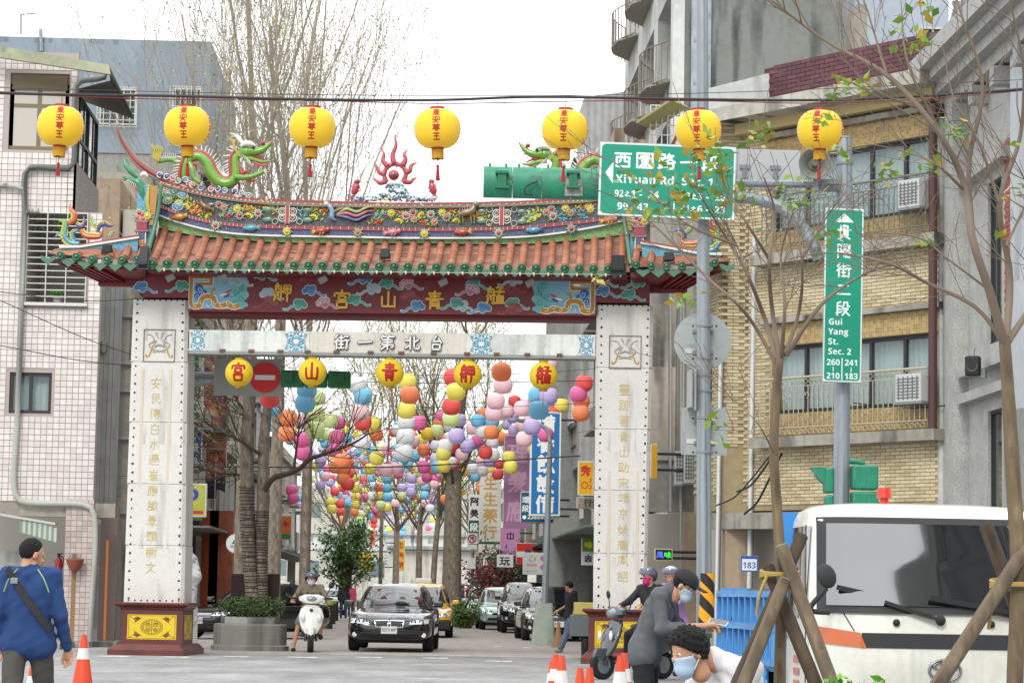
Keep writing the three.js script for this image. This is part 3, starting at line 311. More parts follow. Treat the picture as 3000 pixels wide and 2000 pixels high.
{ // deck slab front and back, soffit
  const P = [], I = [], U = [], n = 24, m = 5; for (let i = 0; i <= n; i++) for (let j = 0; j <= m; j++) { const x = lerp(eL.x - .14, eR.x + .14, i / n), p = roofPt(x, j / m); P.push(p.x, p.y - .06, p.z); U.push(p.x, p.z); }
  for (let i = 0; i < n; i++) for (let j = 0; j < m; j++) { const a = i * (m + 1) + j, b = a + m + 1; I.push(a, b, a + 1, b, b + 1, a + 1); }
  const g = geom(P, I, U); add(roof, 'deck', g, clay[3]); const back = g.clone().scale(1,1,-1).translate(0,0,2 * RZ - .1); { const ix = back.index.array; for (let i = 0; i < ix.length; i += 3) [ix[i], ix[i + 1]] = [ix[i + 1], ix[i]]; back.computeVertexNormals(); } add(roof, 'deck', back, clay[3]);
  add(roof, 'soffit', wuv(box(eR.x - eL.x + .2,.05,2 * (EZ - RZ) - .1, (eL.x + eR.x) / 2, (eL.y + eR.y) / 2 - .13, RZ)), maroonDark);
  const N = 34, seg = 7, R = .074, bar7 = [0,1].map((k) => { const g2 = new THREE.CylinderGeometry(R, R * .9,1,8,1, false, -Math.PI * .62, Math.PI * 1.24); return g2; }), L1 = [], L2 = [], caps = [], drips = [], rr = rng(3);
  const panG = (() => { const g2 = new THREE.CylinderGeometry(.16,.16,1,6,1, true, Math.PI - .78,1.56); return g2.scale(1,1,1); })();
  const q = new THREE.Quaternion();
  for (let i = 0; i < N; i++) {
    const x = lerp(eL.x, eR.x, i / (N - 1)) + (rr() - .5) * .012;
    for (let k = 0; k < seg; k++) { const a = roofPt(x, lerp(.07,1, k / seg)), b = roofPt(x, lerp(.07,1, (k + 1) / seg)), d = b.clone().sub(a), Ln = d.length(); q.setFromUnitVectors(V3(0,1,0), d.clone().normalize()); L1.push(new THREE.Matrix4().compose(a.clone().add(b).multiplyScalar(.5).add(V3((rr() - .5) * .008,.005,0)), q, V3(1 + rr() * .05, Ln * 1.06,1))); }
    const c = roofPt(x, .0), c2 = roofPt(x, .13); caps.push([c, c2]);
    if (i < N - 1) { const xm = x + (eR.x - eL.x) / (N - 1) / 2; for (let k = 0; k < 9; k++) { const a = roofPt(xm, lerp(.0,1, k / 9)), b = roofPt(xm, lerp(.0,1, (k + 1.25) / 9)), d = b.clone().sub(a), Ln = d.length(); q.setFromUnitVectors(V3(0,1,0), d.clone().normalize()); L2.push(new THREE.Matrix4().compose(a.clone().add(b).multiplyScalar(.5).add(V3(0,.085,.045)), q.clone().multiply(new THREE.Quaternion().setFromAxisAngle(V3(1,0,0), .1)), V3(.85, Ln, .85))); } drips.push(roofPt(xm, 0)); }
  }
  pieces(roof, 'barrel_tile', bar7, clay, L1); pieces(roof, 'pan_tile', panG, panClay, L2);
  const capG = merge([new THREE.CylinderGeometry(.082,.082,.2,10).rotateX(Math.PI / 2), new THREE.TorusGeometry(.062,.02,5,12).translate(0,0,.1), ball(.05,0,0,.09,8,5), extr([[-.07,-.02],[.07,-.02],[.05,-.09],[0,-.125],[-.05,-.09]], .02,.004,.085)]);
  const dripS = new THREE.Shape(); dripS.moveTo(-.135,.05); dripS.quadraticCurveTo(0,-.01,.135,.05); dripS.lineTo(.135,-.01); dripS.quadraticCurveTo(.09,-.05,.06,-.06); dripS.quadraticCurveTo(.03,-.1,0,-.115); dripS.quadraticCurveTo(-.03,-.1,-.06,-.06); dripS.quadraticCurveTo(-.09,-.05,-.135,-.01);
  const dripG = merge([extr(dripS, .02,.004), new THREE.TorusGeometry(.035,.01,4,10).translate(0,-.02,.022), ball(.014,-.08,.0,.02,5,4), ball(.014,.08,.0,.02,5,4)]), bulbs = [];
  caps.forEach(([c]) => { const o = add(roof, 'round_eave_tile', capG, greenGlaze); o.position.set(c.x, c.y + .005, c.z - .02); o.rotation.x = .22; });
  drips.forEach((c) => { const o = add(roof, 'drip_tile', dripG, greenGlaze2); o.position.set(c.x, c.y - .07, c.z + .02); o.rotation.x = -.1; });
  add(roof, 'light_cord', drips.slice(1).map((c, i) => rod([drips[i].x, drips[i].y - .13, drips[i].z + .09],[c.x, c.y - .13, c.z + .09], .006,.006,4)), mat('#b8ad98', .7));
  drips.forEach((c) => { const o = add(roof, 'cord_bulb', cordBulb(), mat('#c9bda2', .5)); o.position.set(c.x + .1, c.y - .13, c.z + .1); });
  function cordBulb() { return (cordBulb.g ??= merge([box(.035,.045,.035), ball(.016,0,-.03,0,6,4)])); }
}
// ---- ridge: bands that sag in the middle
const ridge = new THREE.Group(); ridge.name = 'ridge'; gate.add(ridge);
const spl = (pts, n = 40) => new THREE.SplineCurve(pts.map(([x, y]) => new THREE.Vector2(x, y))).getPoints(n).map((v) => [v.x, v.y]);
function band(name, top, bot, z, depth, m, parent = ridge) { const T = spl(gpl(top, z)), B = spl(gpl(bot, z)); return add(parent, name, wuv(extr([...T, ...B.reverse()], depth).translate(0,0, z - depth)), m); }
const pA = [[470,533],[589,566],[694,580],[833,588],[1042,594],[1150,597],[1394,595],[1603,588],[1743,578],[1850,545]], pB = [[470,541],[589,573],[694,590],[833,602],[1042,607],[1150,609],[1394,607],[1603,599],[1743,590],[1850,560]], pC = [[466,598],[554,630],[659,651],[798,659],[1042,664],[1199,667],[1394,666],[1533,661],[1757,638],[1850,610]], pD = pC.map(([x, y]) => [x, y + 10]), pE = [[462,626],[519,647],[624,673],[763,686],[1042,691],[1199,694],[1464,693],[1603,684],[1757,659],[1850,636]], pF = pE.map(([x, y]) => [x, y + 5]), pG = [[466,668],[566,688],[683,700],[842,710],[1124,712],[1204,712],[1488,715],[1615,709],[1741,698],[1845,684]];
band('dark_mosaic_band', pB, pC, RZ + .14,.5, mosaicDark); band('blue_mosaic_band', pD, pE, RZ + .2,.62, mosaicBlue); band('green_mosaic_band', pF, pG, RZ + .13,.6, mosaicGreen); band('white_edging', pE, pF, RZ + .23,.68, whiteGlaze); band('red_moulding', pC, pD, RZ + .24,.7, redGlaze); band('bronze_cornice', pA.map(([x, y]) => [x, y + 3]), pB, RZ + .22,.66, bronze); band('red_cornice', pA.map(([x, y]) => [x, y - 4]), pA.map(([x, y]) => [x, y + 3]), RZ + .17,.56, redGlaze);
{ const T = spl(gpl(pB, RZ + .22), 90), L = []; for (const [x, y] of T) L.push(M4(x, y + .045, RZ + .225)); pieces(ridge, 'cornice_bead', box(.03,.03,.02), mat('#b9b096', .6), L); const T2 = spl(gpl(pC, RZ + .24), 90), L2 = []; T2.forEach(([x, y]) => L2.push(M4(x, y - .03, RZ + .245))); pieces(ridge, 'moulding_bead', box(.014,.055,.014), mat('#b9a890', .6), L2); }
// upturned ridge horns
const horn = (s) => { const src = [[340,368],[358,413],[391,462],[424,492],[457,512],[500,536],[560,556]], g1 = src.map(([x, y]) => gp(x, y, RZ - .1)); const cx = gp(1155,600, RZ - .1).x; const f = (p) => (s > 0 ? V3(2 * cx - p.x, p.y, p.z) : p); const P = g1.map(f); const o = add(ridge, 'ridge_horn', [taperTube(P, [.015,.05,.075,.08,.09,.09], 7,30)], redGlaze); add(ridge, 'horn_edging', [taperTube(P.map((p) => p.clone().add(V3(-s * .0,-.085,.05))), [.01,.02,.03,.035], 5,30), taperTube(P.map((p) => p.clone().add(V3(0,.05,.06))), [.008,.015,.02,.02], 5,30)], bronze); };
horn(-1); horn(1);
// flowers, leaves and creatures of cut porcelain on the bands
function flower(c, ring, R = .1, leaf = '#3a8aa0') { const g = []; for (let i = 0; i < 8; i++) { const a = i * .785 + .3; g.push(paint(new THREE.ConeGeometry(R * .34, R * 1.1,4).scale(1,1,.4).translate(0, R * .9,0).rotateZ(a), i % 3 ? leaf : '#5f9a4a')); } for (let i = 0; i < 12; i++) g.push(paint(new THREE.SphereGeometry(R * .2,5,4).scale(.8,1.6,.6).translate(0, R * .58,.02).rotateZ(i * .5236), ring)); g.push(paint(ball(R * .44,0,0,.03,9,6).scale(1,1,.7), c)); return merge(g); }
const FL = [flower('#8c2028', '#a8988a'), flower('#b85f2a', '#ab9a88', .09, '#4f8a52'), flower('#c0a72c', '#cdc25a', .095, '#3f7f9c'), flower('#9c2f3a', '#b0aea4', .1, '#5f9a6a'), flower('#b03f30', '#a8a088', .09, '#6fa050')];
const zP = RZ + .17;
[[641,600,0],[656,608,1],[694,611,2],[702,632,0],[755,625,3],[1146,623,2],[1188,632,3],[1210,622,0],[1213,642,1],[1262,628,3],[1273,650,1],[1295,622,2],[1308,638,0],[1192,633,4],[1616,613,0],[1620,634,3],[1657,610,2],[1672,624,1],[1600,622,4],[1730,612,2]].forEach(([x, y, k]) => { const p = gp(x, y, zP), o = add(ridge, 'porcelain_flower', FL[k], M.vcGloss); o.position.copy(p); o.rotation.z = x; });
[[631,661,3],[840,678,2],[1048,681,4],[1243,684,2],[1461,683,3],[1674,671,0]].forEach(([x, y, k]) => { const p = gp(x, y, RZ + .24), o = add(ridge, 'porcelain_flower', FL[k], M.vcGloss); o.position.copy(p); o.rotation.z = x; });
function spray(c1, c2, n = 6) { const g = [], r = rng(n + 3); for (let i = 0; i < n; i++) { const a = (i / (n - 1) - .5) * 2.2, L = .16 + r() * .08; g.push(paint(rod([0,0,0],[Math.sin(a) * L, Math.cos(a) * L, .01], .01,.006,4), '#8a7a2c')); for (let k = 1; k < 4; k++) g.push(paint(ball(.034,0,0,0,5,4).scale(.6,1.3,.5).rotateZ(-a + (k % 2 ? .7 : -.7)).translate(Math.sin(a) * L * k / 3 + (k % 2 ? .02 : -.02), Math.cos(a) * L * k / 3,.015), k % 2 ? c1 : c2)); } return merge(g); }
const SP = [spray('#c4b334', '#6f9a3a'), spray('#b8602c', '#c48a3a', 5), spray('#3f86a0', '#5fa0a8', 5), spray('#b23a2c', '#8fa83c', 5)];
[[540,600,0],[565,615,1],[585,620,1],[612,630,0],[725,628,0],[727,612,1],[675,622,2],[775,608,0],[790,618,3],[668,630,3],[900,625,2],[915,632,0],[945,615,1],[1120,630,2],[1165,620,3],[1165,645,0],[1105,650,3],[1235,628,0],[1235,650,3],[1335,645,0],[1400,630,1],[1405,640,0],[1540,635,2],[1560,640,0],[1575,635,0],[1700,630,2],[1710,608,3],[1725,600,0],[1640,640,2],[520,590,0],[1320,620,1],[1130,612,0]].forEach(([x, y, k], i) => { const p = gp(x, y + 8, zP - .02), o = add(ridge, 'porcelain_spray', SP[k], M.vcGloss); o.position.copy(p); o.rotation.z = ((i * 37) % 7 - 3) * .25; });
// medallions with a red bar, corner clouds
for (const px of [842,1470]) { const p = gp(px, px < 1000 ? 629 : 634, zP), g = []; const tor = (r, t, x, y, c, z = 0) => g.push(paint(new THREE.TorusGeometry(r, t, 5,16).translate(x, y, z), c)); g.push(paint(box(.07,.36,.05,0,0,.02), '#9c2632')); for (const s of [-1,1]) { g.push(paint(box(.012,.36,.06, s * .04,0,.02), '#c9c4b4')); for (const t of [-1,1]) { g.push(paint(ball(.075, s * .1, t * .06,0,9,6).scale(1,1,.3), '#26307a')); tor(.075,.012, s * .1, t * .06, '#d0d0c8', .01); tor(.035,.01, s * .1, t * .06, '#c9b04a', .025); g.push(paint(ball(.08, s * .26, t * .14,0,8,5).scale(1.5,.7,.25), '#4f6f5a')); tor(.055,.012, s * .24, t * .135, '#94a48f', .015); } } add(ridge, 'cloud_medallion', merge(g), M.vcGloss).position.copy(p); }
{ const g = []; const cl = (px, py, c, e, r) => { const p = gp(px, py, zP); g.push(paint(ball(r, 0,0,0,9,6).scale(1.2,.9,.3).translate(p.x, p.y, p.z), c), paint(new THREE.TorusGeometry(r * .9, r * .13,5,14).scale(1.2,.9,1).translate(p.x, p.y, p.z + .01), e), paint(new THREE.TorusGeometry(r * .4, r * .13,5,12,5).translate(p.x, p.y, p.z + r * .28), e)); }; cl(490,550, '#9c2f36', '#d5d0c4', .07); cl(510,560, '#4f6f5a', '#94a48f', .1); cl(535,570, '#5d86a0', '#9fb0b4', .09); cl(490,588, '#5f8a5a', '#94a48f', .085); cl(520,605, '#4f8aa0', '#9fb0b4', .1); cl(488,570, '#4f6f5a', '#94a48f', .08); cl(470,560, '#8a9a5a', '#d0c8a0', .06); cl(1815,585, '#4f6f5a', '#94a48f', .1); cl(1790,600, '#5d86a0', '#9fb0b4', .09); add(ridge, 'corner_clouds', merge(g), M.vcGloss); }
function fish(body, fin) { const g = [paint(ball(.1,0,0,0,10,7).scale(1.25,.62,.5), body), paint(ball(.05,.12,.01,.01,8,6), body), paint(ball(.014,.14,.03,.045,5,4), '#e0d8c8')]; for (let i = -2; i < 3; i++) g.push(paint(new THREE.ConeGeometry(.02,.12,4).translate(0,.06,0).rotateZ(Math.PI / 2 + i * .3).translate(-.1,0,0), fin)); for (let i = 0; i < 5; i++) g.push(paint(new THREE.ConeGeometry(.012,.06,4).translate(-.06 + i * .03,.075,0), fin)); for (const s of [-1,1]) g.push(paint(new THREE.ConeGeometry(.02,.08,4).rotateZ(2.4).translate(.03 * s, -.07,.04), fin)); return merge(g); }
[[525,635, '#a5822c', '#b5552c', 1],[940,676, '#9c2f2a', '#b8a23c', 1],[735,668, '#3f86a0', '#5fa0a8', -1],[1355,680, '#9c3a2a', '#c0a84c', -1],[1565,674, '#3f86a0', '#2f5f86', -1],[1785,645, '#b0662c', '#c0a84c', 1],[1150,680, '#b06a78', '#c08a90', 1]].forEach(([x, y, b, f, s]) => { const o = add(ridge, 'porcelain_fish', fish(b, f), M.vcGloss); o.position.copy(gp(x, y, RZ + .26)); o.rotation.y = s < 0 ? Math.PI : 0; o.rotation.z = .1 * s; });
{ // phoenix with trailing tail, beast, bird
  const p = gp(985,628, zP + .03), k = K, g = [paint(taperTube([[-.22,.19,.03],[-.14,.16,.05],[-.08,.06,.05],[-.08,-.06,.04],[0,-.13,.03]],[.02,.045,.05,.06,.01], 7,16), '#6f93a8'), paint(ball(.05,-.2,.2,.04,8,6), '#c8c6c0')]; for (let i = 0; i < 7; i++) g.push(paint(new THREE.ConeGeometry(.02,.2,4).translate(0,.1,0).rotateZ(-.7 - i * .1).translate(-.06 + i * .015,.02 + i * .01,.06), '#6d5a44'));
  [['#8f9a5a', .1],['#b0616a', .02],['#5a5a86', -.06]].forEach(([c, dy]) => g.push(paint(taperTube([[0,-.02,.03],[.2, dy, .05],[.4, dy - .05,.04],[.6, dy + .04,.03],[.75, dy + .06,.02]],[.02,.035,.03,.028,.006], 6,24), c))); add(ridge, 'phoenix', merge(g), M.vcGloss).position.copy(p);
  const q = gp(1370,628, zP + .03), g2 = [paint(taperTube([[-.2,-.02,.02],[-.05,.02,.06],[.08,.06,.05],[.14,.18,.05]],[.03,.07,.07,.04], 7,14), '#7a6a52'), paint(ball(.06,.16,.2,.06,8,6), '#6f8a6a')]; for (const x of [-.16,-.1,.06,.12]) g2.push(paint(rod([x, 0,.05],[x + .02,-.18,.05], .02,.014,5), '#6f7a44')); for (let i = 0; i < 6; i++) g2.push(paint(new THREE.ConeGeometry(.014,.09,4).translate(-.15 + i * .05,.1 + i * .01,.05), '#b07a80')); add(ridge, 'mythical_beast', merge(g2), M.vcGloss).position.copy(q);
  const r = gp(596,605, zP + .03), g3 = [paint(taperTube([[-.06,.14,.02],[-.02,.04,.05],[.06,-.02,.05],[.16,-.06,.03],[.2,-.12,.02]],[.02,.05,.06,.04,.01], 7,14), '#6d5a44'), paint(ball(.04,.1,.06,.06,7,5).scale(1.5,.7,.6), '#9a8a80')]; for (let i = 0; i < 5; i++) g3.push(paint(new THREE.ConeGeometry(.016,.16,4).translate(0,.08,0).rotateZ(.3 + i * .12).translate(-.02,.06,.06), '#6a5438')); add(ridge, 'porcelain_bird', merge(g3), M.vcGloss).position.copy(r);
}
// ---- dragons (left one drawn, right one mirrored)
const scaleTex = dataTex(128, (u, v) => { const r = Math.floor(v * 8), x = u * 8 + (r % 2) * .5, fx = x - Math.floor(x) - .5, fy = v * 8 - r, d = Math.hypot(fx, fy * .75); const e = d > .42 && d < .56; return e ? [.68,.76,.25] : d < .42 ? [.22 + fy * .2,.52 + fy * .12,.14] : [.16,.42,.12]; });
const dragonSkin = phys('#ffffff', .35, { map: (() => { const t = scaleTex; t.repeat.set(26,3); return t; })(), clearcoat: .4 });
function dragon(s) {
  const z = RZ - .1, cx = gp(1155,560, z).x, D = new THREE.Group(); D.name = 'dragon'; gate.add(D); const P = (px, py, dz = 0) => { const p = gp(px, py, z); return V3(s > 0 ? 2 * cx - p.x : p.x, p.y, p.z + dz); };
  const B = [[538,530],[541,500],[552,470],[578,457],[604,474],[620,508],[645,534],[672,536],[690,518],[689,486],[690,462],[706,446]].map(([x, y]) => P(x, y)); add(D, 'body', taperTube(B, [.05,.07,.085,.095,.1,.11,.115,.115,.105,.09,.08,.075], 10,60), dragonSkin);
  const cv = new THREE.CatmullRomCurve3(B, false, 'centripetal'), dors = [], sp = []; for (let i = 0; i <= 44; i++) { const t = i / 44, p = cv.getPointAt(t), tg = cv.getTangentAt(t), n = V3(-tg.y, tg.x, 0).multiplyScalar(s > 0 ? -1 : 1).normalize(); dors.push(p.clone().add(n.clone().multiplyScalar(.1))); sp.push([p.clone().add(n.clone().multiplyScalar(.11)), p.clone().add(n.clone().multiplyScalar(.25)).add(tg.clone().multiplyScalar(-.06))]); }
  add(D, 'dorsal_band', taperTube(dors, [.03,.045,.045,.045,.03], 6,60), phys('#a8323a', .4, { clearcoat: .3 })); add(D, 'spine', sp.map(([a, b]) => rod(a, b, .02,.006,4)), whiteGlaze);
  const T = [[516,498],[520,482],[508,468],[486,466],[462,474]].map(([x, y]) => P(x, y, -.06)); add(D, 'tail', taperTube(T, [.05,.055,.05,.045,.03], 8,24), dragonSkin);
  const yellow = phys('#a8962c', .4, { clearcoat: .3 }); add(D, 'tail_fan', [0,1,2,3,4].map((i) => taperTube([P(464,474), P(448 + i * 5,458 - i), P(452 + i * 6,440), P(434 + i * 9,418 + i * 2)],[.02,.025,.02,.004], 5,14)), yellow);
  add(D, 'tail_spine', [0,1,2,3,4,5,6,7].map((i) => rod(P(470 + i * 6,463), P(472 + i * 6,445 + (i % 2) * 3), .012,.003,4)), whiteGlaze);
  add(D, 'mane', [0,1,2,3,4,5,6].map((i) => taperTube([P(706,462,.05), P(690 - i, 440 - i * 3,.06), P(684 + i * 2,420 - i * 2,.05), P(664 + i * 8,398 + i * 3,.03)],[.022,.022,.016,.003], 5,14)), yellow);
  add(D, 'head', [ball(.13,0,0,0,12,9).scale(1.2,.85,.75).translate(...P(722,444).toArray()), taperTube([P(726,442), P(752,444), P(772,436), P(792,418)],[.1,.085,.06,.035], 8,14)], dragonSkin);
  add(D, 'jaw', taperTube([P(714,462), P(740,466), P(765,474), P(787,472)],[.06,.05,.04,.015], 7,12), dragonSkin); add(D, 'mouth_lining', taperTube([P(730,456), P(752,458), P(775,468)],[.04,.03,.01], 6,10), phys('#a03038', .4)); add(D, 'lip', [taperTube([P(738,472), P(765,484), P(786,482)],[.02,.03,.02], 6,10), taperTube([P(775,432), P(795,415), P(798,408)],[.03,.03,.012], 6,10)], phys('#b8525a', .4));
  add(D, 'tooth', [0,1,2,3,4,5].map((i) => rod(P(742 + i * 8,451 - i * 1.5), P(743 + i * 8,459 - i), .011,.002,4)), whiteGlaze);
  add(D, 'brow', taperTube([P(705,430,.06), P(722,422,.08), P(738,424,.08), P(750,430,.06)],[.03,.06,.055,.02], 8,12), whiteGlaze); add(D, 'horn', [[0,.05],[6,-.05]].map(([d, dz]) => taperTube([P(714 + d, 424, dz), P(698 + d, 408, dz), P(690 + d, 396, dz), P(673 + d, 391, dz)],[.035,.03,.022,.006], 6,14)), whiteGlaze); add(D, 'antler_tip', taperTube([P(694,402,.05), P(684,400,.05), P(676,404,.05)],[.015,.012,.004], 5,8), whiteGlaze);
  add(D, 'eye', ball(.028,0,0,0,8,6).translate(...P(744,434,.1).toArray()), M.black); add(D, 'nose_ball', ball(.045).translate(...P(771,420,.04).toArray()), phys('#a02a30', .3)); add(D, 'beard', [...Array(9)].map((_, i) => rod(P(706 + i * 3,446 + i * 3,.06), P(692 + i * 6,452 + i * 5,.06), .012,.003,4)), whiteGlaze);
  add(D, 'foreleg', taperTube([P(690,520,.1), P(716,523,.14), P(742,520,.16), P(776,506,.16)],[.06,.06,.045,.04], 8,16), dragonSkin); add(D, 'claw', [[788,500],[790,508],[786,515],[780,498]].map(([x, y]) => rod(P(776,506,.16), P(x, y, .18), .016,.003,5)), whiteGlaze); add(D, 'leg_flame', [taperTube([P(708,515,.12), P(722,506,.14), P(735,512,.14)],[.04,.04,.01], 6,10), taperTube([P(725,530,.12), P(745,532,.14), P(760,526,.14)],[.03,.03,.008], 6,10), taperTube([P(555,480,.1), P(575,485,.12), P(578,500,.12)],[.02,.035,.01], 6,10)], phys('#a8323a', .4));
  add(D, 'hind_leg', taperTube([P(556,480,.1), P(566,500,.14), P(572,525,.16), P(590,540,.16)],[.06,.055,.04,.04], 8,16), dragonSkin); add(D, 'hind_claw', [[600,536],[602,543],[596,549]].map(([x, y]) => rod(P(590,540,.16), P(x, y, .18), .016,.003,5)), whiteGlaze); add(D, 'belly', [...Array(8)].map((_, i) => ball(.03,0,0,0,6,5).translate(...P(698 + i * 1.5,480 + i * 4,.03).toArray())), phys('#b8525a', .5)); add(D, 'support', rod(P(700,555), P(700,535), .025), phys('#7a2a30', .5)); add(D, 'support', rod(P(545,552), P(545,520), .03), phys('#a8323a', .5));
  const clouds = [[470,515, '#3a3a7a'],[490,520, '#3a3a7a'],[508,523, '#a85a66'],[523,532, '#5f8a7a'],[545,528, '#5d86a0'],[556,540, '#b0662c'],[565,545, '#b0662c'],[590,553, '#5d86a0'],[620,556, '#a85a66'],[640,556, '#3a3a7a'],[660,560, '#5d86a0'],[690,562, '#3a3a7a'],[710,570, '#7a9a90'],[730,575, '#8aa090']]; const g = []; clouds.forEach(([x, y, c], i) => { const p = P(x, y, .06), r = .075; g.push(paint(ball(r, 0,0,0,8,6).scale(1.25,.8,.7).translate(p.x, p.y, p.z), c), paint(new THREE.TorusGeometry(r * .7,.013,5,12,5.2).rotateZ(i).translate(p.x, p.y, p.z + .05), '#c8c6c0')); }); add(D, 'cloud_base', merge(g), M.vcGloss);
}
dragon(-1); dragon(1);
{ // flaming pearl over waves, two carp
  const F = new THREE.Group(); F.name = 'flaming_pearl'; gate.add(F); const z = RZ - .1, P = (x, y, dz = 0) => gp(x, y, z).add(V3(0,0, dz)), red = phys('#a3444a', .45, { clearcoat: .3 });
  add(F, 'pearl', ball(.105,0,0,0,18,14).translate(...P(1154,514,.05).toArray()), phys('#8f1f2a', .15, { clearcoat: 1 })); const c = P(1157,511); add(F, 'ring', new THREE.TorusGeometry(.21,.045,7,26, Math.PI * 1.5).rotateZ(-Math.PI * .25).translate(c.x, c.y, c.z), red);
  for (const f of [[[1155,480],[1150,455],[1160,425],[1158,400],[1160,392]],[[1135,487],[1122,470],[1124,450],[1117,436]],[[1180,485],[1188,465],[1184,452],[1194,436]],[[1128,510],[1112,505],[1104,490],[1094,473]],[[1187,506],[1200,500],[1205,485],[1222,475]],[[1132,530],[1112,536],[1104,530],[1090,521]],[[1182,530],[1200,534],[1212,524],[1222,520]]]) add(F, 'flame', taperTube(f.map(([x, y]) => P(x, y)), [.065,.05,.035,.006], 6,18), red);
  const g = [], r = rng(44); for (let i = 0; i < 150; i++) { const u = r() * 2 - 1, hgt = 1 - Math.abs(u), px = 1154 + u * 120, py = 592 - r() * 70 * Math.max(.12,1 - Math.abs(u) * 2.2), p = P(px, py, (r() - .3) * .14), c2 = ['#2f5f8a', '#4f8a96', '#9fb8b4', '#c8cec6', '#37507a'][(r() * 5) | 0]; g.push(paint(new THREE.TorusGeometry(.05,.018,4,8, Math.PI).translate(p.x, p.y, p.z), c2), paint(ball(.024, p.x, p.y + .03, p.z + .01,5,4), '#c2cac4')); } add(F, 'wave_base', merge(g), M.vcGloss);
  for (const [px, s] of [[1042,1],[1268,-1]]) { const o = add(F, 'carp', fish('#9c3040', '#b85a64'), M.vcGloss); o.position.copy(P(px, 553,.05)); o.rotation.set(0, s < 0 ? Math.PI : 0,1.3); o.scale.setScalar(1.15); }
}
